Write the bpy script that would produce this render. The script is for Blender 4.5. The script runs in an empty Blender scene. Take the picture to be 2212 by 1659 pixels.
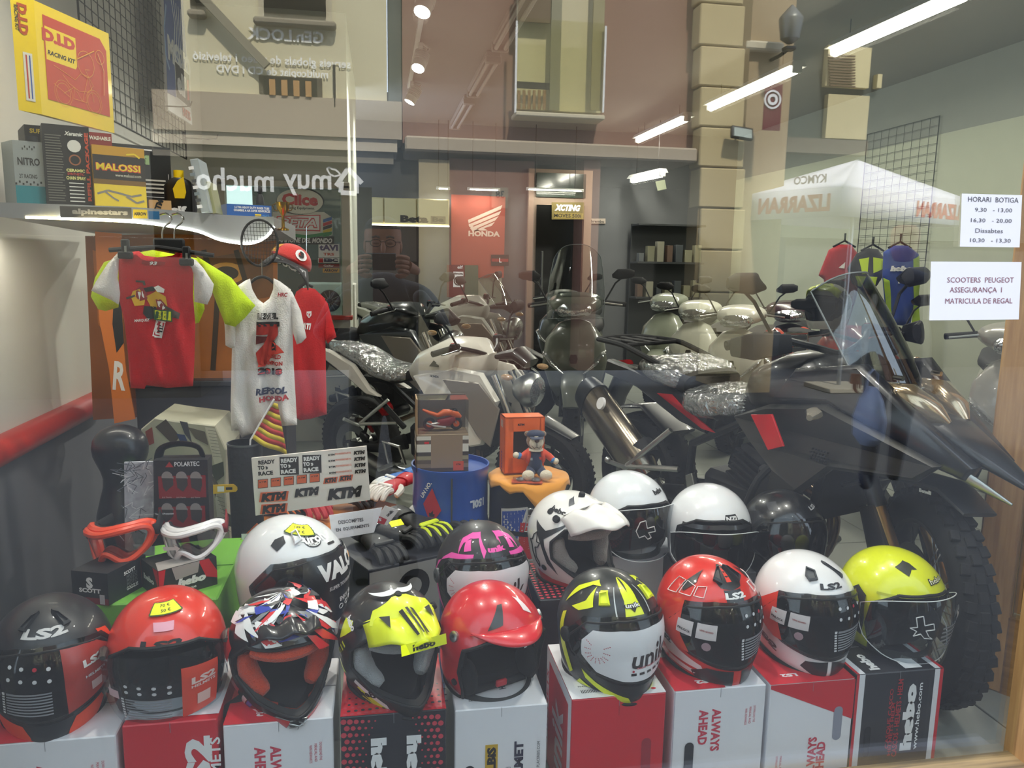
import bpy, bmesh, math, random
from math import pi, sin, cos, tan, atan2, sqrt, radians as R, floor
from mathutils import Vector as V, Matrix as X4, Euler
from mathutils.geometry import tessellate_polygon, delaunay_2d_cdt
random.seed(7)
S = bpy.context.scene
# ---------------------------------------------------------------- camera
F = 1671.; H = 1.35; D = 1.6; RO = R(1.0)
_x = -288*cos(RO)-267*sin(RO); _y = -288*sin(RO)+267*cos(RO)
TH = math.atan(_y/F); PS = math.atan(-_x/F*cos(TH))
fw = V((sin(PS)*cos(TH), cos(PS)*cos(TH), -sin(TH)))
rt = V((cos(PS), -sin(PS), 0)); up = rt.cross(fw)
rr = rt*cos(RO)+up*sin(RO); uu = up*cos(RO)-rt*sin(RO)
cd = bpy.data.cameras.new('camera'); cam = bpy.data.objects.new('camera', cd)
S.collection.objects.link(cam); S.camera = cam
cd.sensor_fit = 'HORIZONTAL'; cd.sensor_width = 36; cd.lens = F*36/2212; cd.clip_start = .004; cd.clip_end = 200
m4 = X4((rr, uu, -fw)).transposed().to_4x4(); m4.translation = (0, -D, H); cam.matrix_world = m4
# pixel -> place in the world, on a plane of known position
def ray(px, py): return fw + rr*((px-1106)/F) - uu*((py-829.5)/F)
CO = V((0, -D, H))
def aty(px, py, y): d = ray(px, py); return CO+d*((y+D)/d.y)
def atz(px, py, z): d = ray(px, py); return CO+d*((z-H)/d.z)
def atx(px, py, x): d = ray(px, py); return CO+d*(x/d.x)
def refl(px, py, y):          # a place in the street that the shop glass mirrors to that pixel
 p = aty(px, py, y); return V((p.x, -p.y, p.z))
# ---------------------------------------------------------------- world, sun, exposure
W = bpy.data.worlds.new('sky'); S.world = W; W.use_nodes = True
bg = W.node_tree.nodes['Background']; bg.inputs[0].default_value = (.72, .82, 1, 1); bg.inputs[1].default_value = 4.2
def lamp(kind, name, loc, energy, color=(1, 1, 1), size=.1, size_y=None, tgt=None, spot=None, rad=None, parent=None):
 l = bpy.data.lights.new(name, kind); l.energy = energy; l.color = color
 if kind == 'AREA':
  l.size = size
  if size_y: l.shape = 'RECTANGLE'; l.size_y = size_y
 if kind == 'SPOT': l.spot_size = spot; l.spot_blend = .6
 if rad is not None: l.shadow_soft_size = rad
 o = bpy.data.objects.new(name, l); S.collection.objects.link(o); o.location = loc
 if tgt is not None: o.rotation_euler = (V(tgt)-V(loc)).to_track_quat('-Z', 'Y').to_euler()
 if parent: o.parent = parent
 return o
sun = lamp('SUN', 'sunlight', (0, 20, 30), 9.5, (1, .93, .80)); sun.data.angle = R(3)
sun.rotation_euler = V((-.15, -.62, -.77)).to_track_quat('-Z', 'Y').to_euler()
S.view_settings.view_transform = 'Standard'; S.view_settings.look = 'None'
S.view_settings.gamma = 1; S.view_settings.use_curve_mapping = False; S.view_settings.exposure = 0.0
# ---------------------------------------------------------------- materials
MC = {}
def srgb(c):
 if isinstance(c, str):
  c = c.lstrip('#'); c = tuple(int(c[i:i+2], 16)/255 for i in (0, 2, 4))
 return tuple(((x+.055)/1.055)**2.4 if x > .04045 else x/12.92 for x in c)
def mat(c, rough=.5, metal=0, coat=0, var=0, scale=8, bump=0, bs=60, sheen=0, name=None):
 key = (c, rough, metal, coat, var, scale, bump, bs, sheen)
 if key in MC: return MC[key]
 m = bpy.data.materials.new(name or 'mat'); m.use_nodes = True; nt = m.node_tree; N = nt.nodes; L = nt.links
 b = N['Principled BSDF']; col = srgb(c)
 b.inputs['Base Color'].default_value = (*col, 1); b.inputs['Roughness'].default_value = rough
 b.inputs['Metallic'].default_value = metal; b.inputs['Coat Weight'].default_value = coat; b.inputs['Coat Roughness'].default_value = .06
 if sheen: b.inputs['Sheen Weight'].default_value = sheen
 tc = N.new('ShaderNodeTexCoord')
 nz = N.new('ShaderNodeTexNoise'); nz.inputs['Scale'].default_value = scale; nz.inputs['Detail'].default_value = 3
 L.new(tc.outputs['Object'], nz.inputs['Vector'])
 mx = N.new('ShaderNodeMix'); mx.data_type = 'RGBA'
 v = var or .03
 mx.inputs['A'].default_value = (*[x*(1-v) for x in col], 1); mx.inputs['B'].default_value = (*[min(1, x*(1+v)+v*.01) for x in col], 1)
 L.new(nz.outputs['Fac'], mx.inputs['Factor']); L.new(mx.outputs['Result'], b.inputs['Base Color'])
 if bump:
  n2 = N.new('ShaderNodeTexNoise'); n2.inputs['Scale'].default_value = bs; n2.inputs['Detail'].default_value = 2
  L.new(tc.outputs['Object'], n2.inputs['Vector'])
  bp = N.new('ShaderNodeBump'); bp.inputs['Strength'].default_value = bump; bp.inputs['Distance'].default_value = .01
  L.new(n2.outputs['Fac'], bp.inputs['Height']); L.new(bp.outputs['Normal'], b.inputs['Normal'])
 MC[key] = m; return m
def emit(c, s):
 key = ('e', c, s)
 if key in MC: return MC[key]
 m = bpy.data.materials.new('glow'); m.use_nodes = True; b = m.node_tree.nodes['Principled BSDF']
 b.inputs['Emission Color'].default_value = (*srgb(c), 1); b.inputs['Emission Strength'].default_value = s
 MC[key] = m; return m
def clear(tint='#ffffff', refl_=.06, rough=.02, ior=1.5, bump=0, bs=40, key2=None, alpha=0, acol='#222222'):
 key = ('g', tint, refl_, rough, ior, bump, bs, alpha, acol)
 if key in MC: return MC[key]
 m = bpy.data.materials.new('clear'); m.use_nodes = True; nt = m.node_tree; N = nt.nodes; L = nt.links
 for n in list(N): N.remove(n)
 o = N.new('ShaderNodeOutputMaterial'); t = N.new('ShaderNodeBsdfTransparent'); g = N.new('ShaderNodeBsdfGlossy')
 t.inputs[0].default_value = (*srgb(tint), 1); g.inputs['Roughness'].default_value = rough
 fr = N.new('ShaderNodeLayerWeight'); fr.inputs[0].default_value = .5
 pw = N.new('ShaderNodeMath'); pw.operation = 'POWER'; pw.inputs[1].default_value = 5; L.new(fr.outputs['Facing'], pw.inputs[0])
 ad = N.new('ShaderNodeMath'); ad.operation = 'MULTIPLY_ADD'; ad.inputs[1].default_value = .8; ad.inputs[2].default_value = refl_; ad.use_clamp = True
 L.new(pw.outputs[0], ad.inputs[0])
 mx = N.new('ShaderNodeMixShader'); L.new(ad.outputs[0], mx.inputs[0]); L.new(t.outputs[0], mx.inputs[1]); L.new(g.outputs[0], mx.inputs[2])
 if alpha:
  d = N.new('ShaderNodeBsdfDiffuse'); d.inputs[0].default_value = (*srgb(acol), 1)
  m2 = N.new('ShaderNodeMixShader'); m2.inputs[0].default_value = alpha
  L.new(t.outputs[0], m2.inputs[1]); L.new(d.outputs[0], m2.inputs[2]); L.new(m2.outputs[0], mx.inputs[1])
 if bump:
  tc = N.new('ShaderNodeTexCoord'); n2 = N.new('ShaderNodeTexNoise'); n2.inputs['Scale'].default_value = bs; n2.inputs['Detail'].default_value = 3
  n2.inputs['Distortion'].default_value = 1.5
  L.new(tc.outputs['Object'], n2.inputs['Vector']); bp = N.new('ShaderNodeBump'); bp.inputs['Strength'].default_value = bump; bp.inputs['Distance'].default_value = .02
  L.new(n2.outputs['Fac'], bp.inputs['Height']); L.new(bp.outputs['Normal'], g.inputs['Normal']); L.new(bp.outputs['Normal'], fr.inputs['Normal'])
 L.new(mx.outputs[0], o.inputs[0]); MC[key] = m; return m
def wood(c1, c2, scale=6, axis=2, rough=.45):
 key = ('w', c1, c2, scale, axis)
 if key in MC: return MC[key]
 m = bpy.data.materials.new('wood'); m.use_nodes = True; nt = m.node_tree; N = nt.nodes; L = nt.links; b = N['Principled BSDF']
 tc = N.new('ShaderNodeTexCoord'); mp = N.new('ShaderNodeMapping'); sc = [14, 14, 14]; sc[axis] = .9
 mp.inputs['Scale'].default_value = sc; L.new(tc.outputs['Object'], mp.inputs[0])
 nz = N.new('ShaderNodeTexNoise'); nz.inputs['Scale'].default_value = scale; nz.inputs['Detail'].default_value = 6; L.new(mp.outputs[0], nz.inputs[0])
 cr = N.new('ShaderNodeValToRGB'); cr.color_ramp.elements[0].position = .35; cr.color_ramp.elements[1].position = .68
 cr.color_ramp.elements[0].color = (*srgb(c1), 1); cr.color_ramp.elements[1].color = (*srgb(c2), 1)
 L.new(nz.outputs[0], cr.inputs[0]); L.new(cr.outputs[0], b.inputs['Base Color']); b.inputs['Roughness'].default_value = rough
 MC[key] = m; return m
BLACK = mat('#101114', .45); MATT = mat('#15161a', .75); RUB = mat('#141416', .85, bump=.1, bs=30); WHITE = mat('#ececee', .35, coat=.3)
CHROME = mat('#d8d8d8', .15, 1); ALU = mat('#b9bbb9', .35, 1); STEEL = mat('#8b8d8e', .3, 1); DARKM = mat('#3a3b3d', .4, .8)
PAPER = mat('#eeeef2', .8); RED = mat('#c8121e', .4, coat=.4); INK = mat('#18181a', .6); GREYP = mat('#4a4d50', .5)
# ---------------------------------------------------------------- mesh building
SPL = set('side_fairing fairing_upper indicator tail_panel red_flash silver_trim hand_guard crash_bar tank_shroud grey_shroud_panel fork_leg header_pipes screen_bolts engine_bolts eyebrow eyelid ear orange_side_panels end_cap suspension_wire shutter_slats louvre_shutter sunlit_wall peak_strap cheek_pad centre_stand pillar string_course'.split())
class MB:
 def __init__(s): s.v = []; s.f = []; s.m = []; s.mats = []; s.T = None
 def mi(s, m):
  if m not in s.mats: s.mats.append(m)
  return s.mats.index(m)
 def add(s, vs, fs, m=None):
  b = len(s.v); s.v += [tuple(s.T @ V(p)) for p in vs] if s.T else [tuple(p) for p in vs]
  k = s.mi(m); s.f += [tuple(b+i for i in f) for f in fs]; s.m += [k]*len(fs); return s
 def box(s, c, d, m=None, rot=None, bev=0, tap=1):
  x, y, z = d[0]/2, d[1]/2, d[2]/2; vs = []; fs = []
  if bev:
   b = min(bev, x*.95, y*.95, z*.95)
   for sx in (-1, 1):
    for sy in (-1, 1):
     for sz in (-1, 1):
      t = tap if sz > 0 else 1
      vs += [(sx*(x)*t, sy*(y-b)*t, sz*(z-b)), (sx*(x-b)*t, sy*y*t, sz*(z-b)), (sx*(x-b)*t, sy*(y-b)*t, sz*z)]
   ix = lambda a, b_, c_, k: ((a > 0)*4+(b_ > 0)*2+(c_ > 0))*3+k
   for a in (-1, 1):
    f = [ix(a, -1, -1, 0), ix(a, 1, -1, 0), ix(a, 1, 1, 0), ix(a, -1, 1, 0)]; fs.append(f if a > 0 else f[::-1])
    f = [ix(-1, a, -1, 1), ix(-1, a, 1, 1), ix(1, a, 1, 1), ix(1, a, -1, 1)]; fs.append(f if a > 0 else f[::-1])
    f = [ix(-1, -1, a, 2), ix(1, -1, a, 2), ix(1, 1, a, 2), ix(-1, 1, a, 2)]; fs.append(f if a > 0 else f[::-1])
   for a in (-1, 1):
    for b_ in (-1, 1):
     fs += [[ix(a, b_, -1, 0), ix(a, b_, 1, 0), ix(a, b_, 1, 1), ix(a, b_, -1, 1)], [ix(a, -1, b_, 0), ix(a, 1, b_, 0), ix(a, 1, b_, 2), ix(a, -1, b_, 2)],
                           [ix(-1, a, b_, 1), ix(1, a, b_, 1), ix(1, a, b_, 2), ix(-1, a, b_, 2)]]
     for c_ in (-1, 1): fs.append([ix(a, b_, c_, 0), ix(a, b_, c_, 1), ix(a, b_, c_, 2)])
  else:
   for sz in (-1, 1):
    t = tap if sz > 0 else 1
    vs += [(-x*t, -y*t, sz*z), (x*t, -y*t, sz*z), (x*t, y*t, sz*z), (-x*t, y*t, sz*z)]
   fs = [(0, 3, 2, 1), (4, 5, 6, 7), (0, 1, 5, 4), (1, 2, 6, 5), (2, 3, 7, 6), (3, 0, 4, 7)]
  q = Euler(rot).to_matrix() if rot else X4.Identity(3)
  return s.add([V(c)+q@V(p) for p in vs], fs, m)
 def tube(s, pts, r, m=None, n=8, cap=True, closed=False, flat=1):
  pts = [V(p) for p in pts]; k = len(pts); vs = []; fs = []; prev = None
  for i, p in enumerate(pts):
   if closed: t = (pts[(i+1) % k]-pts[i-1])
   else: t = pts[min(i+1, k-1)]-pts[max(i-1, 0)]
   if t.length < 1e-9: t = V((0, 0, 1))
   t.normalize()
   if prev is None: a = t.orthogonal().normalized()
   else: a = prev-t*prev.dot(t); a = a.normalized() if a.length > 1e-6 else t.orthogonal().normalized()
   prev = a; b = t.cross(a); rr_ = r[i] if isinstance(r, (list, tuple)) else r
   vs += [p+a*(cos(2*pi*j/n)*rr_)+b*(sin(2*pi*j/n)*rr_*flat) for j in range(n)]
  for i in range(k if closed else k-1):
   for j in range(n):
    a0 = i*n+j; a1 = i*n+(j+1) % n; b0 = ((i+1) % k)*n+j; b1 = ((i+1) % k)*n+(j+1) % n
    fs.append((a0, a1, b1, b0))
  if cap and not closed: fs += [tuple(range(n))[::-1], tuple((k-1)*n+j for j in range(n))]
  return s.add(vs, fs, m)
 def cyl(s, p0, p1, r0, m=None, r1=None, n=16): return s.tube([p0, p1], [r0, r0 if r1 is None else r1], m, n)
 def lathe(s, prof, m=None, n=32, c=(0, 0, 0), axis=None, a0=0, a1=2*pi):
  q = V(axis).to_track_quat('Z', 'Y').to_matrix() if axis is not None else X4.Identity(3); full = abs(a1-a0-2*pi) < 1e-6
  nn = n if full else n+1; vs = []
  for r_, z in prof: vs += [V(c)+q@V((r_*cos(a0+(a1-a0)*j/n), r_*sin(a0+(a1-a0)*j/n), z)) for j in range(nn)]
  fs = []
  for i in range(len(prof)-1):
   for j in range(n): fs.append((i*nn+j, i*nn+(j+1) % nn, (i+1)*nn+(j+1) % nn, (i+1)*nn+j))
  return s.add(vs, fs, m)
 def ball(s, c, r, m=None, n=20, k=12, rot=None):
  if not isinstance(r, (tuple, list, V)): r = (r, r, r)
  q = Euler(rot).to_matrix() if rot else X4.Identity(3); vs = []; fs = []
  for i in range(k+1):
   t = pi*i/k
   vs += [V(c)+q@V((r[0]*sin(t)*cos(2*pi*j/n), r[1]*sin(t)*sin(2*pi*j/n), -r[2]*cos(t))) for j in range(n)]
  for i in range(k):
   for j in range(n): fs.append((i*n+j, i*n+(j+1) % n, (i+1)*n+(j+1) % n, (i+1)*n+j))
  return s.add(vs, fs, m)
 def loft(s, secs, m=None, n=20, cap=True):
  # secs: (centre, half-width, half-height, exponent[, normal]) along a path; superellipse sections
  vs = []; fs = []; k = len(secs)
  for i, sc in enumerate(secs):
   c = V(sc[0]); t = (V(secs[min(i+1, k-1)][0])-V(secs[max(i-1, 0)][0])) if len(sc) < 5 else V(sc[4]); t.normalize()
   a = V((0, 1, 0)); a = (a-t*a.dot(t)).normalized() if abs(t.y) < .99 else V((1, 0, 0)); b = t.cross(a)*-1
   if b.z < 0 and abs(t.z) < .9: b = -b
   e = 2/sc[3]
   for j in range(n):
    th = 2*pi*j/n; ct, st = cos(th), sin(th)
    vs.append(c+a*(sc[1]*abs(ct)**e*(1 if ct > 0 else -1))+b*(sc[2]*abs(st)**e*(1 if st > 0 else -1)))
  for i in range(k-1):
   for j in range(n): fs.append((i*n+j, i*n+(j+1) % n, (i+1)*n+(j+1) % n, (i+1)*n+j))
  if cap: fs += [tuple(range(n))[::-1], tuple((k-1)*n+j for j in range(n))]
  return s.add(vs, fs, m)
 def prism(s, poly, y0, y1, m=None, bev=0, ax='y', tilt=None, holes=None):
  # side-profile polygon (a,b) pushed between y0 and y1 with chamfered rims
  f3 = {'y': lambda a, b, c: (a, c, b), 'z': lambda a, b, c: (a, b, c), 'x': lambda a, b, c: (c, a, b)}[ax]
  k = len(poly); c = V((sum(p[0] for p in poly)/k, sum(p[1] for p in poly)/k)); rings = []
  def shrink(b):
   out = []
   for i in range(k):
    p = V(poly[i]); e1 = (V(poly[i])-V(poly[i-1])); e2 = (V(poly[(i+1) % k])-V(poly[i]))
    e1 = e1.normalized() if e1.length else V((1, 0)); e2 = e2.normalized() if e2.length else e1
    n_ = V((-e1.y-e2.y, e1.x+e2.x)); n_ = n_.normalized() if n_.length > 1e-6 else V((-e1.y, e1.x))
    out.append(p+n_*b*s_)
   return out
  area = sum(poly[i-1][0]*poly[i][1]-poly[i][0]*poly[i-1][1] for i in range(k)); s_ = 1 if area > 0 else -1
  sg = 1 if y1 > y0 else -1
  if bev: lv = [(shrink(bev), y0), (poly, y0+sg*bev), (poly, y1-sg*bev), (shrink(bev), y1)]
  else: lv = [(poly, y0), (poly, y1)]
  vs = []
  for pl, y in lv: vs += [f3(p[0], p[1], y+(tilt(p[0], p[1]) if tilt else 0)) for p in pl]
  fs = []
  for i in range(len(lv)-1):
   for j in range(k): fs.append((i*k+j, i*k+(j+1) % k, (i+1)*k+(j+1) % k, (i+1)*k+j))
  tri = tessellate_polygon([[V((p[0], p[1], 0)) for p in lv[0][0]]])
  fs += [tuple(t) for t in tri]; o = (len(lv)-1)*k; fs += [tuple(o+i for i in t[::-1]) for t in tri]
  return s.add(vs, fs, m)
 def build(s, name, parent=None, smooth=True, ang=40, m=None, solid=0, sub=0, loc=None, rot=None, fixn=True):
  if name in SPL:      # left and right pieces become parts of their own
   r = list(range(len(s.v)))
   def fd(i):
    while r[i] != i: r[i] = r[r[i]]; i = r[i]
    return i
   for f in s.f:
    for i in f[1:]: r[fd(i)] = fd(f[0])
   cm = {}
   for f, k in zip(s.f, s.m): cm.setdefault(fd(f[0]), []).append((f, k))
   if 1 < len(cm) <= 12:
    for fs in cm.values():
     ix = sorted({i for f, _ in fs for i in f}); mp = {j: i for i, j in enumerate(ix)}; q = MB(); q.v = [s.v[i] for i in ix]; q.f = [tuple(mp[i] for i in f) for f, _ in fs]; q.m = [k for _, k in fs]; q.mats = s.mats; q.one = 1
     o = MB.make(q, name, parent, smooth, ang, m, solid, sub, loc, rot, fixn)
    return o
  return s.make(name, parent, smooth, ang, m, solid, sub, loc, rot, fixn)
 def make(s, name, parent, smooth, ang, m, solid, sub, loc, rot, fixn):
  me = bpy.data.meshes.new(name); me.from_pydata(s.v, [], s.f)
  for a in s.mats: me.materials.append(a or m)
  me.polygons.foreach_set('material_index', s.m)
  if fixn or smooth:
   b = bmesh.new(); b.from_mesh(me)
   if fixn: bmesh.ops.recalc_face_normals(b, faces=b.faces)
   lim = R(ang)
   for f in b.faces: f.smooth = smooth
   if smooth:
    for e in b.edges:
     if len(e.link_faces) == 2 and e.calc_face_angle(0) > lim: e.smooth = False
   b.to_mesh(me); b.free()
  o = bpy.data.objects.new(name, me); S.collection.objects.link(o)
  if parent: o.parent = parent
  if loc is not None: o.location = loc
  if rot is not None: o.rotation_euler = rot
  if solid: md = o.modifiers.new('t', 'SOLIDIFY'); md.thickness = solid
  if sub: md = o.modifiers.new('s', 'SUBSURF'); md.levels = sub; md.render_levels = sub
  return o
def tag(o, label, cat, group=None, kind=None):
 if label: o['label'] = label
 if cat: o['category'] = cat
 if group: o['group'] = group
 if kind: o['kind'] = kind
 return o
def thing(name, label, cat, loc=(0, 0, 0), rz=0, group=None, rot=None):
 o = bpy.data.objects.new(name, None); S.collection.objects.link(o); o.location = loc
 o.rotation_euler = rot or (0, 0, rz); o.empty_display_size = .05
 return tag(o, label, cat, group)
def struct(o, kind='structure'): o['kind'] = kind; return o
TC = {}
def txt(s, shear=0, bold=0, res=2):
 key = (s, shear, bold)
 if key in TC: return TC[key]
 c = bpy.data.curves.new('t', 'FONT'); c.body = s; c.size = 1; c.align_x = 'CENTER'; c.align_y = 'CENTER'; c.shear = shear; c.offset = bold; c.resolution_u = res
 o = bpy.data.objects.new('t', c); S.collection.objects.link(o)
 dg = bpy.context.evaluated_depsgraph_get(); me = bpy.data.meshes.new_from_object(o.evaluated_get(dg))
 vs = [v.co.copy() for v in me.vertices]; fs = [tuple(p.vertices) for p in me.polygons]
 bpy.data.objects.remove(o); bpy.data.curves.remove(c); bpy.data.meshes.remove(me)
 xs = [v.x for v in vs] or [0]; ys = [v.y for v in vs] or [0]; cx = (min(xs)+max(xs))/2; cy = (min(ys)+max(ys))/2
 r = ([(v.x-cx, v.y-cy) for v in vs], fs, max(xs)-min(xs), max(ys)-min(ys)); TC[key] = r; return r
class Face:
 """print on a flat face: frame o + u*U + v*Vv, lifted off along the normal"""
 def __init__(s, o, U, Vv, mb, off=.0012): s.o = V(o); s.U = V(U).normalized(); s.V = V(Vv).normalized(); s.n = s.U.cross(s.V).normalized(); s.mb = mb; s.off = off; s.k = 0
 def at(s, u, v, h): return s.o+s.U*u+s.V*v+s.n*h
 def poly(s, pts, m, lift=0):
  s.k += 1; h = s.off+lift+s.k*.00006
  tri = tessellate_polygon([[V((p[0], p[1], 0)) for p in pts]]); s.mb.add([s.at(p[0], p[1], h) for p in pts], [tuple(t) for t in tri], m)
 def rect(s, u0, v0, u1, v1, m, rot=0, lift=0):
  cx, cy = (u0+u1)/2, (v0+v1)/2; a, b = (u1-u0)/2, (v1-v0)/2; c_, s_ = cos(rot), sin(rot)
  s.poly([(cx+x*c_-y*s_, cy+x*s_+y*c_) for x, y in ((-a, -b), (a, -b), (a, b), (-a, b))], m, lift)
 def disc(s, u, v, r, m, n=14, sy=1, lift=0): s.poly([(u+r*cos(2*pi*i/n), v+r*sy*sin(2*pi*i/n)) for i in range(n)], m, lift)
 def ring(s, u, v, r, w, m, n=24, sy=1):
  s.k += 1; h = s.off+s.k*.00006; vs = []
  for i in range(n):
   a = 2*pi*i/n; vs += [s.at(u+r*cos(a), v+r*sin(a)*sy, h), s.at(u+(r-w)*cos(a), v+(r-w)*sin(a)*sy, h)]
  s.mb.add(vs, [(2*i, (2*i+2) % (2*n), (2*i+3) % (2*n), 2*i+1) for i in range(n)], m)
 def line(s, pts, w, m):
  for (a, b), (c, d) in zip(pts, pts[1:]):
   L_ = sqrt((c-a)**2+(d-b)**2) or 1e-6; nx, ny = -(d-b)/L_*w/2, (c-a)/L_*w/2
   s.poly([(a-nx, b-ny), (c-nx, d-ny), (c+nx, d+ny), (a+nx, b+ny)], m)
 def text(s, t, u, v, h, m, rot=0, w=None, shear=0, bold=.02, mirror=False, lift=0):
  vs, fs, tw, th = txt(t, shear, bold); s.k += 1; k = h/(th or 1); kx = (w/tw if w else k)*(-1 if mirror else 1); c_, s_ = cos(rot), sin(rot); hh = s.off+lift+s.k*.00006
  s.mb.add([s.at(u+x*kx*c_-y*k*s_, v+x*kx*s_+y*k*c_, hh) for x, y in vs], fs, m)
def catmull(pts, k=6, closed=False):
 P = [V(p) for p in pts]; n = len(P); out = []
 for i in range(n if closed else n-1):
  p0 = P[(i-1) % n] if closed or i > 0 else P[0]; p1 = P[i]; p2 = P[(i+1) % n]; p3 = P[(i+2) % n] if closed or i+2 < n else P[-1]
  for j in range(k):
   t = j/k; out.append(.5*((2*p1)+(p2-p0)*t+(2*p0-5*p1+4*p2-p3)*t*t+(3*p1-p0-3*p2+p3)*t**3))
 if not closed: out.append(P[-1])
 return out
def lerp_tab(tab, x):
 if x <= tab[0][0]: return tab[0][1:]
 for a, b in zip(tab, tab[1:]):
  if x <= b[0]:
   i = tab.index(a); p0 = tab[i-1] if i else a; p3 = tab[i+2] if i+2 < len(tab) and tab[i+2][0] <= 0 else b; t = (x-a[0])/(b[0]-a[0]); h = b[0]-a[0]
   return [(2*t**3-3*t*t+1)*p+(t**3-2*t*t+t)*h*(q-o)/((b[0]-p0[0]) or 1)+(3*t*t-2*t**3)*q+(t**3-t*t)*h*(r-p)/((p3[0]-a[0]) or 1) for o, p, q, r in zip(p0[1:], a[1:], b[1:], p3[1:])]
 return tab[-1][1:]
def copy_tree(o, parent=None):
 c = o.copy(); S.collection.objects.link(c); c.parent = parent
 for ch in list(o.children): copy_tree(ch, c)
 return c
# ================================================================ THE ROOM
XL = -1.2; XR = 4.75; YB = 8.45; ZC = 3.05; YP = 4.25
wallW = mat('#d2cfc6', .8, var=.03, scale=2, bump=.05); wallG = mat('#6c6c72', .7, var=.05, scale=2); railM = mat('#b8281c', .45, coat=.3)
ceilM = mat('#8d8880', .9, var=.04); darkW = mat('#7d817a', .85, var=.05); lightW = mat('#a3a896', .85, var=.04); tileM = mat('#83877f', .5, var=.08, scale=3); joint = mat('#3b3d3a', .9)
m = MB(); m.box((1.85, 4.2, -.03), (5.9, 8.7, .04), joint); fl = struct(m.build('floor', smooth=False))
tm = MB(); tm.box((0, 0, 0), (.634, .634, .012), tileM, bev=.002); t0 = tm.build('tile', fl, smooth=False); t0.location = (1.2-.32, .15, -.006)
first = True
for i in range(-4, 6):
 for j in range(-1, 14):
  x = 1.2-.32+i*.64; y = .15+j*.64
  if x < -1.1 or x > 4.6 or y > 8.4 or y < .1: continue
  if first: first = False; t0.location = (x, y, -.006); continue
  c = t0.copy(); S.collection.objects.link(c); c.location = (x, y, -.006+random.uniform(-.0006, .0006))
m = MB(); m.box((1.85, 4.2, ZC+.1), (6.2, 8.9, .2), ceilM); m.box((1.85, 4.2, ZC+.35), (6.4, 9, .1), darkW); struct(m.build('ceiling', smooth=False))
m = MB(); m.box((XL-.06, 2.1, 1.95), (.12, 4.3, 2.4), wallW); m.box((XL-.06, 2.1, .36), (.12, 4.3, .72), wallG); wl = struct(m.build('wall_left', smooth=False))
m = MB(); m.tube([(XL+.012, 0, .735), (XL+.012, 1.93, .735)], .048, railM, n=16); m.build('handrail', wl)
m = MB(); m.box((XR+.06, 4.2, 1.25), (.12, 8.8, 2.5), lightW); m.box((XR+.06, 4.2, 2.8), (.12, 8.8, .6), darkW); struct(m.build('wall_right', smooth=False))
m = MB(); m.box((1.85, YB+.06, 1.5), (6.2, .12, 3.1), mat('#5d5f62', .85, var=.06)); wb = struct(m.build('wall_back', smooth=False))
m = MB()   # the brown aluminium door in the back wall, dark glass, transom above
tf = mat('#8f7b6d', .5, .2); p0 = aty(1072, 380, YB); p1 = aty(1270, 380, YB); zt = 2.52; xa, xb = aty(1140, 600, YB).x, aty(1266, 600, YB).x
m.box(((xa+xb)/2-.0, YB-.04, 1.27), (xb-xa+.05, .08, 2.54), tf)
d1 = struct(m.build('door_1', smooth=False)); d1['label'] = 'brown aluminium door with dark glass and transom in the back wall'
m = MB(); m.box(((xa+xb)/2, YB-.09, 1.13), (xb-xa-.16, .03, 1.92), mat('#0c0d0d', .12, coat=.5)); m.build('pane', d1, smooth=False)
m = MB(); m.box(((xa+xb)/2, YB-.09, 2.34), (xb-xa-.14, .03, .30), mat('#3c453e', .12, coat=.5)); m.build('pane', d1, smooth=False)
m = MB(); m.tube([(xa+.16, YB-.09, .95), (xa+.16, YB-.14, .95), (xa+.16, YB-.14, 1.5), (xa+.16, YB-.09, 1.5)], .012, STEEL); m.build('door_handle', d1)
# partition with the stickered window
m = MB(); wx0 = aty(480, 400, YP).x; wx1 = aty(740, 400, YP).x; wz0 = aty(745, 685, YP).z; wz1 = aty(620, 398, YP).z; pxe = aty(752, 400, YP).x
pm = mat('#c9ccc0', .8, var=.03)
m.box(((XL+pxe)/2, YP+.05, (wz1+ZC)/2), (pxe-XL, .1, ZC-wz1), pm); m.box(((XL+pxe)/2, YP+.05, wz0/2), (pxe-XL, .1, wz0), pm)
m.box(((XL+wx0)/2, YP+.05, (wz0+wz1)/2), (wx0-XL, .1, wz1-wz0), pm); m.box((pxe-.03, YP+1.2, ZC/2), (.06, 2.3, ZC), pm)
wp = struct(m.build('wall_partition', smooth=False))
m = MB(); fm = mat('#b9b4a8', .4, .3)
for c, d in (((wx1+.02, YP-.02, (wz0+wz1)/2), (.06, .07, wz1-wz0)), ((wx0, YP-.02, (wz0+wz1)/2), (.05, .07, wz1-wz0)), (((wx0+wx1)/2, YP-.02, wz1), (wx1-wx0+.1, .07, .045))): m.box(c, d, fm, bev=.004)
w2 = struct(m.build('window_2', smooth=False)); m = MB(); m.box(((wx0+wx1)/2, YP-.04, wz0), (wx1-wx0+.12, .12, .03), railM, bev=.004); m.build('window_sill', w2, smooth=False)
m = MB(); m.box(((wx0+wx1)/2, YP+.03, (wz0+wz1)/2), (wx1-wx0, .006, wz1-wz0), clear('#cfd6cc', .05)); m.build('pane', w2, smooth=False)
m = MB(); m.box(((wx0+wx1)/2, YP+2.6, 1.05), (1.2, .05, 2.1), mat('#3a3b34', .8, var=.3, scale=5)); bk = m.build('office_backboard', smooth=False); tag(bk, 'dark board seen through the stickered office window', 'board')
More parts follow.
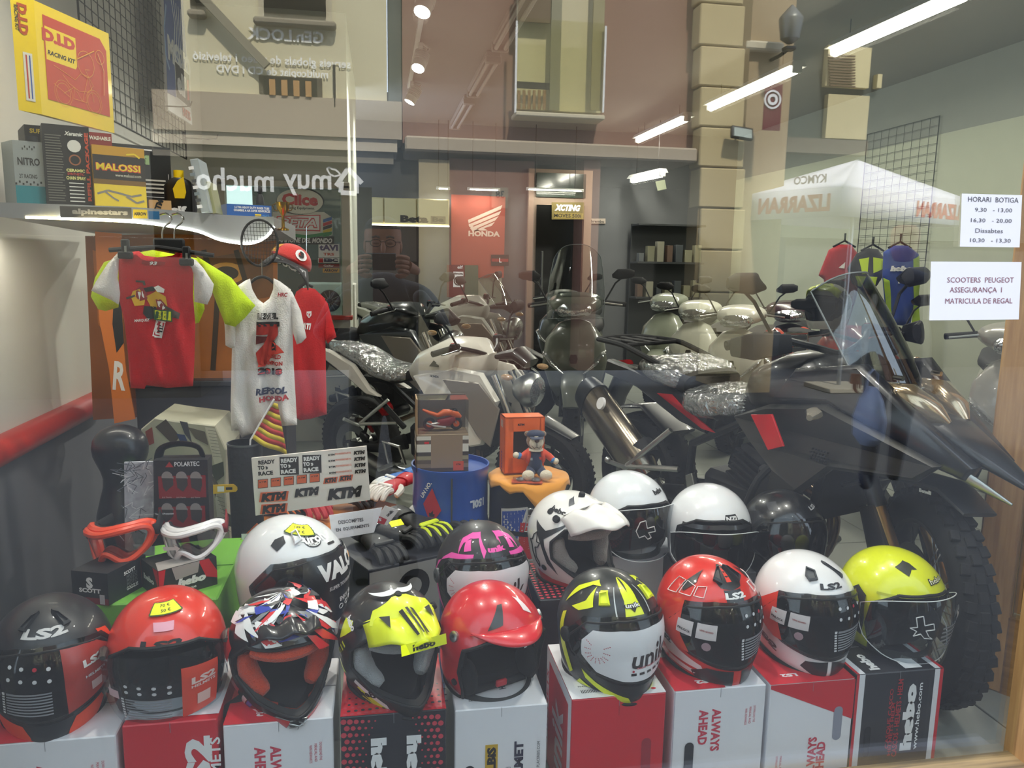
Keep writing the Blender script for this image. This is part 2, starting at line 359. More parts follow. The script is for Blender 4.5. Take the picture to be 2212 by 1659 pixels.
# the shop's own front: glass, frame, upper facade
oak = wood('#a87c4e', '#c79b63', 5); oakd = wood('#6e5038', '#8b6848', 5); stone = mat('#9a9484', .9, var=.1, scale=3)
GLASS = clear('#f4f7f5', .135, .0, 1.45)
m = MB(); m.box((.28, 0, 1.4), (2.7, .008, 2.68), GLASS); w1 = struct(m.build('window_1', smooth=False)); w1['label'] = 'large shop window pane mirroring the street'
m = MB(); m.box((.3, -.02, .055), (2.75, .10, .09), wood('#6b5a45', '#b09468', 4, 0), bev=.012); m.build('window_frame', w1)
m = MB(); m.box((.3, -.11, .02), (2.75, .12, .06), mat('#8b8d96', .6, var=.25, scale=20), bev=.01); m.build('window_sill', w1)
m = MB(); m.box((1.668, -.01, 1.4), (.085, .1, 2.7), oak, bev=.008); m.build('window_mullion', w1)
m = MB(); m.box((.3, -.15, 6.2), (12, .3, 6.5), stone); m.box((-3.4, -.15, 1.3), (4.6, .3, 3.4), stone); m.box((4.4, -.15, 1.3), (4.1, .3, 3.4), stone); m.box((.3, -.05, 2.85), (2.9, .12, .26), oakd)
struct(m.build('wall_front', smooth=False))
# the half-open glazed oak door
dl = thing('glazed_shop_door', 'oak shop door with glass pane standing half open at the right', 'door', (2.29, 0, 0), atan2(.517, 1.926-2.29))
Wd = sqrt(.364**2+.517**2); m = MB(); ht = 2.02
for c, d in (((Wd-.055, 0, ht/2), (.11, .045, ht)), ((.055, 0, ht/2), (.11, .045, ht))): m.box(c, d, oak, bev=.006)
m.box((Wd/2, 0, ht-.07), (Wd-.2, .043, .14), wood('#a87c4e', '#c79b63', 5, 0)); m.box((Wd/2, 0, .13), (Wd-.2, .043, .26), wood('#6e5038', '#8b6848', 5, 0)); m.build('door_frame', dl)
m = MB()
for y in (-.022, .022):
 m.tube([(.125, y, .285), (Wd-.125, y, .285), (Wd-.125, y, ht-.16), (.125, y, ht-.16)], .009, oakd, n=6, closed=True)
m.build('glazing_bead', dl)
m = MB(); m.box((Wd/2, 0, (ht+.12)/2), (Wd-.22, .006, ht-.4), clear('#dfe8ea', .08)); m.build('pane', dl, smooth=False)
m = MB()
for z in (.13,): m.box((Wd/2, -.026, z), (Wd-.3, .012, .15), oakd, bev=.005)
m.build('door_panel', dl)
# ---- notices taped inside the pane
def notice(name, label, quad, lines, col, h=.02, group=None, wfr=.8):
 a, b, c, d = [aty(*q, -.006) for q in quad]   # bl, br, tr, tl
 o = (a+b+c+d)/4; U = (b+c-a-d)/2; Vv = (c+d-a-b)/2; w, hh = U.length, Vv.length; u = U.normalized(); v = Vv.normalized(); n = u.cross(v)
 t = thing(name, label, 'notice', o, 0, group); m = MB(); q = X4((u, v, n)).transposed()
 m.prism([(-w/2, -hh/2), (w/2, -hh/2), (w/2, hh/2), (-w/2, hh/2)], 0, .001, PAPER, ax='z'); m.v = [tuple(q@V(p)) for p in m.v]
 m.build('paper', t, smooth=False); m = MB(); f = Face((0, 0, 0), u, v, m, .0016)
 for (s, x, y, sz, ww) in lines: f.text(s, x*w, y*hh, sz*hh, col, w=ww*w if ww else None, bold=0)
 m.build('lettering', t, smooth=False); return t
gi = mat('#55555c', .7); gr = mat('#8a5a66', .7)
notice('opening_hours_notice', 'white paper notice with the opening hours, upper of two on the glass', [(2072, 531), (2203, 536), (2206, 420), (2079, 420)],
       [('HORARI  BOTIGA', .02, .40, .095, .84), ('9,30   - 13,00', .03, .20, .085, .62), ('16,30   - 20,00', 0, 0, .085, .68), ('Dissabtes', -.03, -.19, .085, .46), ('10,30   - 13,30', 0, -.38, .085, .68)], gi)
notice('scooter_offer_notice', 'white paper notice offering scooter insurance, lower of two on the glass', [(2005, 691), (2202, 691), (2204, 565), (2013, 566)],
       [('SCOOTERS  PEUGEOT', .05, .19, .09, .74), ('ASSEGURANÇA  I', .0, .01, .11, .58), ('MATRICULA DE REGAL', .04, -.17, .09, .75)], gr)
# ================================================================ THE STREET THAT THE GLASS MIRRORS
YV = 7.0; cream = mat('#d8cfae', .85, var=.05, scale=1.5); pink = mat('#937262', .85, var=.05, scale=1.2); sand = mat('#c2b084', .9, var=.08, scale=2, bump=.1, bs=9)
trimc = mat('#c9bfa6', .8); dglass = mat('#2a2a26', .12, coat=.5); shut = mat('#7a5637', .6); dk = mat('#2c2b29', .8, var=.1)
def rb(mb, x0, y0, x1, y1, Yv, dep, mt, bev=0):
 "a block whose mirrored face fills the given span at distance Yv behind the glass"
 a = refl(x0, (y0+y1)/2, Yv); b = refl(x1, (y0+y1)/2, Yv); c = refl((x0+x1)/2, y0, Yv); d = refl((x0+x1)/2, y1, Yv)
 mb.box(((a.x+b.x)/2, -Yv-dep/2, (c.z+d.z)/2), (abs(b.x-a.x), dep, abs(c.z-d.z)), mt, bev=bev)
 return (a.x+b.x)/2, (c.z+d.z)/2, abs(b.x-a.x), abs(c.z-d.z)
g = MB(); g.box((2, -7.5, -.2), (26, 15, .1), mat('#4a4a4c', .8, var=.12, scale=3)); struct(g.build('pavement', smooth=False)).location = (0, 0, 0)
# cream house
b1 = thing('cream_house', 'cream plastered house across the street with brown windows, mirrored in the glass', 'building', (-2, -7, -.15))
def bt(mb, name, par, smooth=False):
 o = mb.build(name, par, smooth=smooth); inv = X4.Translation(-V(par.location))
 for c in par.children: c.matrix_parent_inverse = inv
 return o
zb = refl(640, 215, YV).z; xr = refl(835, 100, YV).x
m = MB(); xl = refl(395, 100, YV).x; m.box(((xl+xr)/2, -YV-.6, (zb+8.5)/2), (xr-xl, 1.2, 8.5-zb), cream); bt(m, 'wall', b1)
m = MB(); m.box(((-7+xl)/2, -YV-.7, 4.2), (xl+7, 1.2, 8.7), mat('#4e4d48', .85, var=.1)); bt(m, 'grey_neighbour_wall', b1)
m = MB(); rb(m, 838, -60, 870, 238, 7.15, .3, mat('#5d6664', .8)); rb(m, 780, 200, 925, 352, 7.7, .1, dk); bt(m, 'side_wall', b1)
def window(par, x0, y0, x1, y1, Yv, sill=True, slats=0, frame=trimc):
 m = MB(); cx, cz, w, h = rb(m, x0, y0, x1, y1, Yv-.02, .1, frame); wo = bt(m, 'window', par)
 m = MB(); m.box((cx, -Yv+.035, cz), (w*.84, .03, h*.9), dglass); m.build('pane', wo, smooth=False)
 if slats:
  m = MB()
  for i in range(slats): m.box((cx-w*.38+w*.76*(i+.5)/slats, -Yv+.06, cz-h*.05), (w*.76/slats*.5, .02, h*.7), mat('#b98d55', .6))
  m.build('shutter_slats', wo, smooth=False)
 if sill:
  m = MB(); m.box((cx, -Yv+.07, cz-h/2-.04), (w*1.12, .12, .07), mat('#8c8270', .8), bev=.02); m.build('window_sill', wo)
window(b1, 555, -220, 715, 45, YV); window(b1, 560, 166, 696, 214, YV, False, 4, mat('#5c5545', .7)); window(b1, 405, -220, 440, 25, YV)
m = MB(); a = refl(723, 190, YV); m.cyl((a.x, -YV+.04, a.z-.2), (a.x, -YV+.04, a.z+.22), .012, dk); bt(m, 'downpipe', b1)
m = MB(); a = refl(440, 0, YV); b = refl(580, 148, YV); m.box(((a.x+b.x)/2, -YV+.1, (a.z+b.z)/2), ((b-a).length, .06, .08), mat('#8f8874', .8), rot=(0, atan2(a.z-b.z, b.x-a.x), 0)); bt(m, 'gable_moulding', b1)
m = MB(); fc = Face((0, -YV+.02, 0), (-1, 0, 0), (0, 0, 1), m); wt = mat('#fbfbf6', .5)
def sign(s, px, py, wpx, hpx, mt, Yv=YV, shear=0, bold=.02, f=None):
 c = refl(px, py, Yv); a = refl(px-wpx/2, py, Yv); b = refl(px+wpx/2, py, Yv); t = refl(px, py-hpx/2, Yv); d = refl(px, py+hpx/2, Yv)
 (f or fc).text(s, -c.x, c.z, t.z-d.z, mt, w=abs(b.x-a.x), shear=shear, bold=bold)
sign('GEn.LOCK', 618, 78, 165, 26, wt, bold=.03); sign('serveis globals de vídeo i televisió', 590, 133, 340, 24, wt); sign('multicopiat de CD i DVD', 590, 158, 240, 22, wt)
bt(m, 'lettering', b1)
# shopfront below with its cornice
b2 = thing('homeware_shopfront', 'dark shopfront with pale cornice and house-shaped logo, mirrored in the glass', 'shopfront', (-1, -6.8, -.15))
cor = mat('#b3a48f', .8, var=.05, scale=2); m = MB(); rb(m, 330, 206, 868, 290, 6.95, .6, cor); rb(m, 330, 290, 858, 318, 6.98, .6, mat('#c4b8a4', .8)); bt(m, 'cornice', b2)
m = MB(); rb(m, 330, 318, 850, 345, 7.03, .5, mat('#7f786b', .8)); rb(m, 330, 340, 905, 560, 7.1, .3, dk); rb(m, 330, 560, 905, 800, 7.15, .3, mat('#3a3733', .8, var=.3, scale=3)); bt(m, 'fascia', b2)
m = MB(); fc = Face((0, -7.08, 0), (-1, 0, 0), (0, 0, 1), m); SY = 7.08
sign('muy', 664, 400, 104, 46, WHITE, SY); sign('mucho', 508, 388, 168, 50, WHITE, SY)
hx = [refl(*p, SY) for p in ((726, 402), (752, 364), (782, 396))]; fc.line([(-p.x, p.z) for p in hx], .05, WHITE)
hx = [refl(*p, SY) for p in ((738, 392), (736, 416), (770, 418), (770, 390))]; fc.line([(-p.x, p.z) for p in hx], .05, WHITE)
cl = [refl(*p, SY) for p in ((706, 364), (712, 361), (718, 366), (724, 366), (731, 372), (736, 378), (722, 381), (712, 376), (706, 364))]; fc.line([(-p.x, p.z) for p in cl], .018, WHITE)
bt(m, 'lettering', b2)
# pink house
b3 = thing('pink_house', 'rose plastered house with a glass balcony, mirrored above the shop ceiling lights', 'building', (2, -7, -.15))
x0 = refl(870, 200, YV).x; x1 = refl(1512, 200, YV).x; z0 = refl(1190, 320, YV).z
m = MB(); m.box(((x0+x1)/2, -YV-.7, (z0+8.5)/2), (x1-x0, 1.2, 8.5-z0), pink); bt(m, 'wall', b3)
m = MB(); rb(m, 875, 306, 1508, 338, 6.9, .8, cor, .02); bt(m, 'string_course', b3)
m = MB(); rb(m, 905, 345, 970, 800, 7.0, .4, mat('#a79878', .85, var=.05)); rb(m, 970, 345, 1150, 800, 7.05, .4, mat('#8a6455', .85, var=.05)); rb(m, 1255, 345, 1290, 800, 7.0, .4, mat('#8a6455', .85)); bt(m, 'pillar', b3)
m = MB(); rb(m, 905, 338, 1510, 400, 7.6, .2, mat('#3c413e', .8)); rb(m, 1150, 400, 1510, 800, 7.7, .1, mat('#232527', .6)); bt(m, 'shopfront', b3)
m = MB(); fc = Face((0, -6.985, 0), (-1, 0, 0), (0, 0, 1), m); c = refl(1080, 425, 6.98); fc.rect(-c.x-.09, c.z-.12, -c.x+.09, c.z+.1, mat('#8f7d6a', .6)); sign('38', 1080, 420, 18, 16, INK, 6.98); bt(m, 'house_number', b3)
m = MB(); cx, cz, w, h = rb(m, 1118, -60, 1302, 240, 6.98, .1, cream); wo = bt(m, 'window', b3)  # cream stands for a bright facade reflected in this window's glass
def q(mb, nm): mb.build(nm, wo, smooth=False)
m = MB(); rb(m, 1190, -60, 1212, 238, 6.86, .03, mat('#8d8a72', .7)); rb(m, 1280, -60, 1304, 238, 6.86, .03, mat('#9d9470', .7)); q(m, 'window_frame')  # bands of that reflected facade, coloured in
m = MB()
for i in range(6): rb(m, 1118+i*11, 195, 1124+i*11, 236, 6.87, .02, mat('#9a7445', .6))
rb(m, 1117, 178, 1203, 192, 6.87, .02, dk); rb(m, 1120, -60, 1190, 48, 6.87, .02, mat('#6d5a42', .6)); q(m, 'shutter_slats')  # slats and dark strips coloured in as part of the reflected facade
m = MB(); rb(m, 1114, 244, 1307, 254, 6.8, .3, trimc, .01); rb(m, 1113, 44, 1117, 243, 6.8, .03, WHITE); rb(m, 1304, 56, 1308, 243, 6.8, .03, WHITE); q(m, 'balcony_frame')
m = MB(); rb(m, 1117, 44, 1304, 243, 6.8, .01, clear('#fbfbf0', .05)); q(m, 'balcony_glass')
# sandstone pilaster
b4 = thing('sandstone_pilaster', 'tall sandstone pier of stacked blocks, mirrored right of the ceiling tubes', 'pillar', (3.9, -7, -.15))
ys = [-160, -80, 8, 100, 188, 275, 362, 450, 540, 632, 720, 810]
for a, b in zip(ys, ys[1:]):
 m = MB(); rb(m, 1512, a+1.5, 1608 if b < 600 else 1600, b-1.5, 6.88+random.uniform(-.006, .006), .3, sand, .012); bt(m, 'stone_block', b4)
m = MB(); rb(m, 1514, -160, 1606, 812, 6.91, .3, mat('#7d6c4d', .9)); bt(m, 'mortar_core', b4)
b5 = thing('arcade_house', 'sandstone arcade front with a dark archway, mirrored behind the parasol', 'building', (5, -7.2, -.15))
m = MB(); x0 = refl(1608, 300, YV).x; x1 = refl(1700, 300, YV).x
m.box(((x0+x1)/2, -YV-.5, 4), (x1-x0, 1, 8.4), mat('#a89372', .85, var=.06, scale=2)); bt(m, 'wall', b5)
m = MB(); rb(m, 1700, -300, 2300, 520, 9.0, .2, mat('#474d47', .85, var=.1, scale=1)); rb(m, 1690, 470, 2300, 800, 9.1, .2, mat('#45474a', .85, var=.15)); bt(m, 'archway_shade', b5)  # archway shade put into dark wall colour; the slabs also hide bright sky
m = MB(); rb(m, 1610, 88, 1695, 108, 6.9, .2, trimc, .02); rb(m, 1700, 300, 1875, 332, 8.8, .3, mat('#6b6253', .8)); bt(m, 'string_course', b5)
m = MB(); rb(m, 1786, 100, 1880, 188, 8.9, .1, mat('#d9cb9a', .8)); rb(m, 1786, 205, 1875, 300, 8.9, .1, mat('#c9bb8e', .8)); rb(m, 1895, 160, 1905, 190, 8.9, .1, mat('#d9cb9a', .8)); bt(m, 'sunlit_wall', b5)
m = MB()
for i in range(12): rb(m, 1790+i*.3, 118+i*6, 1848, 121+i*6, 8.84, .03, mat('#6d5535', .6))
bt(m, 'louvre_shutter', b5)
m = MB(); rb(m, 1650, 180, 1688, 282, 6.6, .01, mat('#6d2630', .8)); c = refl(1669, 215, 6.59); fc = Face((0, -6.59, 0), (-1, 0, 0), (0, 0, 1), m); fc.ring(-c.x, c.z, .1, .02, WHITE); fc.ring(-c.x, c.z, .06, .03, WHITE)
fb = bt(m, 'wall_banner', b5)
lp = thing('street_lantern', 'grey street lantern mirrored at the top right beside the archway', 'lamp', (0, 0, 0)); a = refl(1705, 95, 6.7); lp.location = a
m = MB(); m.lathe([(.03, 0), (.1, .05), (.13, .25), (.12, .28), (.05, .36), (.01, .4)], mat('#6d706e', .4, .5), 12); m.build('lantern_body', lp)
m = MB(); m.box((0, 0, -.05), (.12, .12, .04), DARKM, bev=.01); m.tube([(0, 0, -.05), (-.05, -.1, -.1), (-.05, -.3, -.1)], .02, DARKM); m.build('bracket', lp)
fl2 = thing('floodlight', 'small grey floodlight on the mirrored sandstone wall', 'lamp', refl(1602, 288, 6.75))
m = MB(); m.box((0, 0, 0), (.26, .05, .14), DARKM, rot=(.3, .1, 0), bev=.01); m.build('housing', fl2); m = MB(); m.box((0, .03, 0), (.21, .01, .1), mat('#aab5ae', .2), rot=(.3, .1, 0)); m.build('pane', fl2); m = MB(); m.cyl((0, 0, 0), (0, -.16, 0), .015, DARKM); m.build('bracket', fl2)
# parasol, one corner towards the shop
cs = [refl(1578, 437, 7.3), refl(1818, 428, 5.9), refl(2108, 400, 7.0)]; rz = sum(p.z for p in cs)/3+.15; uc = (cs[0]+cs[2])/2; cp = refl(1900, 347, -uc.y); um = thing('market_parasol', 'white market parasol with red shop lettering on its valance, mirrored at the right', 'parasol', (uc.x, uc.y, -.15)); cs = [V((p.x-uc.x, p.y-uc.y, rz)) for p in cs]; cs.append(V((-cs[1].x, -cs[1].y, rz)))
cl_ = mat('#d6d2de', .9, sheen=.2); m = MB(); hz = cp.z+.15; top = V((0, 0, hz))
for i in range(4):
 a, b = cs[i], cs[(i+1) % 4]; g_ = 6; vs = []; fs = []
 for r_ in range(g_+1):
  for c_ in range(g_+1):
   e = a.lerp(b, c_/g_); p = top.lerp(e, r_/g_); p.z -= .1*sin(pi*r_/g_)*(1-abs(2*c_/g_-1))*.6; vs.append(p)
 for r_ in range(g_):
  for c_ in range(g_): k = r_*(g_+1)+c_; fs.append((k, k+1, k+g_+2, k+g_+1))
 m.add(vs, fs, cl_)
m.build('canopy', um, solid=.004)
m = MB()
for i in range(4):
 a, b = cs[i], cs[(i+1) % 4]; m.add([a, b, b-V((0, 0, .3)), a-V((0, 0, .3))], [(0, 1, 2, 3)], cl_)
m.build('valance', um, solid=.003)
m = MB(); rd = mat('#b3303a', .7)
f_ = Face(cs[0].lerp(cs[1], .5)-V((0, 0, .15)), cs[0]-cs[1], (0, 0, 1), m, .006); f_.text('LIZARRAN', -.15, 0, .18, rd, w=.95, bold=.05); f_.text('CASA', .62, .05, .05, rd); f_.text('SERGIO', .62, -.04, .05, rd); f_.text('KYMCO', -.35, .25, .09, mat('#a4848f', .7), bold=.03)
f_ = Face(cs[1].lerp(cs[2], .5)-V((0, 0, .15)), cs[1]-cs[2], (0, 0, 1), m, .006); f_.text('LIZARRAN', -.55, 0, .18, rd, w=.95, bold=.05); m.build('lettering', um, smooth=False)
m = MB(); m.cyl((0, 0, 0), (0, 0, hz), .025, ALU); m.box((0, 0, .03), (.6, .6, .06), stone, bev=.01)
for c_ in cs: m.tube([c_+V((0, 0, -.01)), top-V((0, 0, .03))], .008, ALU, n=5)
m.build('pole', um)
# ================================================================ LAMPS OF THE SHOP
tubeE = emit('#fff6e2', 26); whitem = mat('#d8d8d4', .4)
def tube_light(name, label, a, b, power, grp, w=.06):
 a = V(a); b = V(b); c = (a+b)/2; L_ = (b-a).length; ang = atan2((b-a).y, (b-a).x)
 t = thing(name, label, 'lamp', c, ang, grp)
 m = MB(); m.prism([(-.075, .045), (.075, .045), (.04, .09), (-.04, .09)], -L_/2, L_/2, whitem, .002, ax='x'); m.v = [(p[0], p[1], p[2]) for p in m.v]; m.build('batten', t, smooth=False)
 m = MB(); m.cyl((-L_/2+.03, 0, .02), (L_/2-.03, 0, .02), w/2, tubeE, n=12); m.build('tube', t)
 m = MB()
 for s in (-1, 1): m.box((s*(L_/2-.012), 0, .03), (.03, .075, .07), whitem, bev=.006)
 m.build('end_cap', t)
 m = MB()
 for s in (-.35, .35): m.cyl((s*L_, 0, .09), (s*L_, 0, (ZC-c.z)/(.4 if w < .04 else 1)), .004, DARKM, n=6)
 m.build('suspension_wire', t)
 if power: lamp('AREA', 'tube_glow', (0, 0, -.03), power, (1, .92, .80), .05, L_*.9, parent=t).rotation_euler = (0, 0, pi/2)
 return t
ZT = 2.85
tube_light('tube_light', 'long fluorescent tube nearest the window, running out of the frame top right', (3.25, 2.5, ZT), (3.22, 3.78, ZT), 45, 'right row of fluorescent tubes')
tube_light('tube_light', 'second fluorescent tube of the receding row, above the sandstone pier', (3.22, 4.25, ZT), (3.20, 5.85, ZT), 45, 'right row of fluorescent tubes')
tube_light('tube_light', 'third fluorescent tube, just above the long pale string course', (3.20, 6.4, ZT), (3.18, 7.95, ZT), 45, 'right row of fluorescent tubes')
a = aty(1365, 395, 8.2); b = aty(1432, 380, 7.4); tube_light('tube_light', 'short lower tube light near the back wall below the string course', a, b, 6, 'tubes at the back')
for (x0, x1, y_, lb) in ((1137, 1260, 412, 'widest thin tube glowing across the transom of the back door'), (1010, 1080, 411, 'thin tube light above the red wing banner'), (943, 972, 409, 'smallest thin tube light left of the red wing banner')):
 a = aty(x0, y_, 8.2); b = aty(x1, y_+1.5, 8.2); a.z -= 0; tube_light('tube_light', lb, a, b, 5, 'tubes at the back', .03).scale = (1, .4, .4)
# unlit batten row
for i, (y0, y1) in enumerate(((2.6, 4.6), (4.9, 6.3), (6.6, 8.2))):
 t = thing('unlit_tube_fitting', ['unlit twin tube fitting on the ceiling, nearest of the row', 'unlit twin tube fitting on the ceiling, middle of the row', 'unlit twin tube fitting on the ceiling, at the far end'][i], 'lamp', (.93, (y0+y1)/2, ZC-.09), 0, 'unlit ceiling fittings')
 L_ = y1-y0; m = MB(); m.box((0, 0, .05), (.12, L_, .05), mat('#8d867e', .5), bev=.008); m.build('batten', t)
 for s in (-.035, .035): m = MB(); m.cyl((s, -L_/2+.06, 0), (s, L_/2-.06, 0), .016, mat('#aaa39a', .4), n=10); m.build('tube', t)
 m = MB(); [m.box((0, s*(L_/2-.03), .015), (.13, .05, .07), mat('#8d867e', .5), bev=.008) for s in (-1, 1)]; m.build('end_cap', t)
# spotlights
tr = MB(); tr.box((.31, 4.6, 3.035), (.035, 3.6, .03), whitem); tag(tr.build('lighting_track', smooth=False), 'white lighting track on the ceiling carrying the spotlights', 'track')
for i, (px, py, L2) in enumerate(((912, 25, 'uppermost'), (903, 147, 'middle'), (885, 220, 'lowest'))):
 p = atz(px, py, 2.84); t = thing('spotlight', L2+' of the three bright track spotlights on the ceiling', 'spotlight', p, 0, 'track spotlights'); dn = V((-.25, -.45, -.85)).normalized()
 if i == 2: dn = V((-.45, -.1, -.9)).normalized()
 m = MB(); m.lathe([(.0, .17), (.042, .165), (.05, .12), (.056, 0), (.05, -.005)], whitem, 20, c=dn*-.0, axis=-dn); m.build('lamp_head', t)
 m = MB(); m.lathe([(.0, .02), (.05, .02)], emit('#ffffff', 60), 20, axis=-dn); m.build('lens', t)
 m = MB(); m.tube([-dn*.1, -dn*.12+V((.06, 0, .06)), V((.04, 0, 3.02-p.z))], .008, whitem); m.box((.02, 0, 3.0-p.z), (.03, .12, .035), whitem); m.build('bracket', t)
 m = MB()
 for k in range(6): m.lathe([(.05, .06+.016*k), (.062, .06+.016*k), (.062, .065+.016*k), (.05, .065+.016*k)], whitem, 16, axis=-dn)
 m.build('cooling_fins', t)
 lamp('SPOT', 'spot_beam', dn*.03, 150 if i < 2 else 90, (1, .95, .86), spot=R(95), rad=.05, tgt=None, parent=t).rotation_euler = dn.to_track_quat('-Z', 'Y').to_euler()
# unseen warm fill lights, added above the frame to brighten the display
for i, x in enumerate((-.6, .5, 1.4)):
 t = thing('added_fill_light', ['left', 'middle', 'right'][i]+' of three unseen fill lights added above the window display', 'spotlight', (x, .75, ZC-.06), 0, 'added fill lights')
 m = MB(); m.lathe([(0, .06), (.05, .06), (.055, 0), (.045, 0), (.04, .02), (0, .02)], whitem, 18); m.build('lamp_head', t)
 lamp('SPOT', 'fill_light_beam', (0, 0, 0), 115, (1, .93, .85), spot=R(110), rad=.04, parent=t)
# ================================================================ SHELF WITH LED STRIP
led = [aty(*p) for p in ((-40, 462, .86), (50, 469, .86), (180, 473, .88), (300, 480, .92), (370, 489, 1.02), (430, 500, 1.12), (480, 519, 1.2), (540, 526, 1.26), (575, 512, 1.26), (592, 490, 1.24))]
led = catmull(led, 5); sh = thing('wavy_display_shelf', 'wavy grey display shelf edged with a glowing light strip, across the upper left', 'shelf', (XL, 1.2, 1.45))
def loc(o, pts): return [V(p)-o.location for p in pts]
m = MB(); zt = 1.492; vs = []; k = len(led)
for p in led: vs += [V((p.x, p.y, p.z-.004)), V((p.x, p.y, zt+.002))]
shelfm = mat('#8f9193', .5, .1); m.add(loc(sh, vs), [(2*i, 2*i+2, 2*i+3, 2*i+1) for i in range(k-1)], shelfm)
b0 = [V((max(p.x, XL+.0), 1.95, 0)) for p in led]; vs = []
for p, q_ in zip(led, b0): vs += [V((p.x, p.y, zt)), V((q_.x, 1.95, zt)), V((p.x, p.y, p.z)), V((q_.x, 1.95, 1.43))]
m.add(loc(sh, vs), [f for i in range(k-1) for f in ((4*i, 4*i+4, 4*i+5, 4*i+1), (4*i+2, 4*i+3, 4*i+7, 4*i+6))], shelfm)
e = 4*(k-1); m.add(loc(sh, [vs[e], vs[e+1], vs[e+3], vs[e+2]]), [(0, 1, 2, 3)], shelfm); m.build('shelf_board', sh)
m = MB(); m.tube(loc(sh, [p+V((0, -.006, .0)) for p in led[8:]]), .0045, emit('#fffdf4', 14), n=6); m.build('light_strip', sh)
m = MB()
for i in range(1, 26): p = aty(52+i*9.4, 469.2+i*.38, .868); m.box(p-sh.location+V((0, -.006, 0)), (.009, .006, .007), emit('#ffe9b0', 18))
struct(m.build('light_diodes', sh, smooth=False), 'stuff')
lamp('AREA', 'strip_glow', (.35, -.1, -.04), 3.5, (1, .9, .78), .8, .05, parent=sh)
# poster board behind the shirts, dark board below
pb = thing('orange_poster_board', 'tall orange and brown poster board behind the hanging shirts, white letter on its edge', 'poster', (0, 1.62, 0))
bd = [aty(*p, 1.66) for p in ((188, 510), (600, 500), (600, 880), (205, 905))]
orb = mat('#9a5b26', .5, var=.5, scale=4); m = MB(); m.prism([(p.x, p.z) for p in bd], .02, .035, orb); m.build('board', pb, smooth=False)
m = MB(); f = Face((0, .02, 0), (1, 0, 0), (0, 0, 1), m)
def U_(px, py, y=1.64): p = aty(px, py, y); return (p.x, p.z)
f.poly([U_(*p) for p in ((200, 540), (262, 560), (270, 780), (212, 700))], mat('#c9752a', .5)); f.poly([U_(*p) for p in ((430, 560), (520, 545), (590, 570), (590, 640), (470, 660))], mat('#6d431f', .5))
ec = U_(490, 590); f.disc(*ec, .07, mat('#d59a3c', .5), 20, .6); f.disc(*ec, .045, mat('#2d2013', .5), 20, .6)
for k in range(4): f.line([U_(300+70*k, 540), U_(330+70*k, 640), U_(320+70*k, 800)], .02, mat('#3a2d22', .6))
f.poly([U_(*p) for p in ((300, 650), (420, 640), (400, 800), (300, 820))], mat('#3b3a3a', .6))
m.build('printed_picture', pb, smooth=False)
ba = thing('orange_letter_banner', 'narrow orange banner with a black top and a white letter R by the left wall', 'banner', (0, 1.5, 0))
m = MB(); pts = [U_(*p, 1.5) for p in ((205, 500), (262, 505), (262, 690), (272, 800), (292, 905), (247, 915), (236, 800), (214, 690))]; m.prism(pts, 0, .008, mat('#d9792b', .55)); m.build('cloth', ba, smooth=False)
m = MB(); f = Face((0, 0, 0), (1, 0, 0), (0, 0, 1), m); f.poly([U_(*p, 1.5) for p in ((246, 640), (262, 650), (268, 740), (252, 762), (243, 700))], INK); c = U_(259, 812, 1.5); f.text('R', *c, .11, WHITE, rot=-.12, w=.045, bold=.03); m.build('lettering', ba, smooth=False)
db = thing('dark_counter', 'dark grey counter front below the orange poster board', 'counter', (0, 1.5, 0)); m = MB(); p0 = aty(286, 838, 1.56); p1 = aty(620, 930, 1.56)
m.box(((p0.x+p1.x)/2, .24, p0.z/2), (p1.x-p0.x, .3, p0.z), mat('#34343a', .5, var=.1), bev=.006); m.build('body', db)
m = MB(); m.box(((p0.x+p1.x)/2, .235, p0.z+.012), (p1.x-p0.x+.03, .33, .024), mat('#26262b', .4), bev=.004); m.build('worktop', db)
# ================================================================ BACK OF THE SHOP
def plate(name, label, cat, quad, y, mt, dep=.01, art=None, group=None, par=None):
 "a flat sign whose outline is given on the plane y"
 pts = [aty(*q, y) for q in quad]; c = sum(pts, V())/len(pts); t = thing(name, label, cat, c, 0, group)
 m = MB(); m.prism([(p.x-c.x, p.z-c.z) for p in pts], 0, dep, mt); m.build('panel', t, smooth=False)
 if art:
  m = MB(); f = Face((0, 0, 0), (1, 0, 0), (0, 0, 1), m)
  def P_(px, py): p = aty(px, py, y); return (p.x-c.x, p.z-c.z)
  art(f, P_); m.build('printed_graphics', t, smooth=False)
 return t
mpp = lambda y: (y+D)/F*1.0   # metres per pixel near the view axis
def T(f, P_, s, px, py, wpx, hpx, mt, y, rot=0, shear=0, bold=.02, mirror=False):
 a = P_(px-wpx/2, py); b = P_(px+wpx/2, py); c = P_(px, py-hpx/2); d = P_(px, py+hpx/2); o = P_(px, py)
 f.text(s, o[0], o[1], abs(c[1]-d[1]), mt, rot=rot, w=abs(b[0]-a[0]), shear=shear, bold=bold, mirror=mirror)
y = YB-.06
def hw(f, P_):
 wh = mat('#cdb5a6', .7)
 for a in (((1011, 475), (1085, 443), (1082, 452), (1012, 482)), ((1012, 485), (1083, 455), (1078, 464), (1014, 491)), ((1015, 493), (1077, 467), (1070, 476), (1020, 498)), ((1020, 500), (1069, 479), (1062, 488), (1045, 493), (1054, 498), (1036, 498), (1012, 482))):
  f.poly([P_(*p) for p in a], wh)
 T(f, P_, 'HONDA', 1046, 505, 68, 12, wh, y, bold=.05)
plate('red_wing_banner', 'faded red wall banner with a white wing logo at the back', 'banner', [(975, 600), (1088, 600), (1092, 425), (975, 420)], y, mat('#9a4a3c', .8), art=hw)
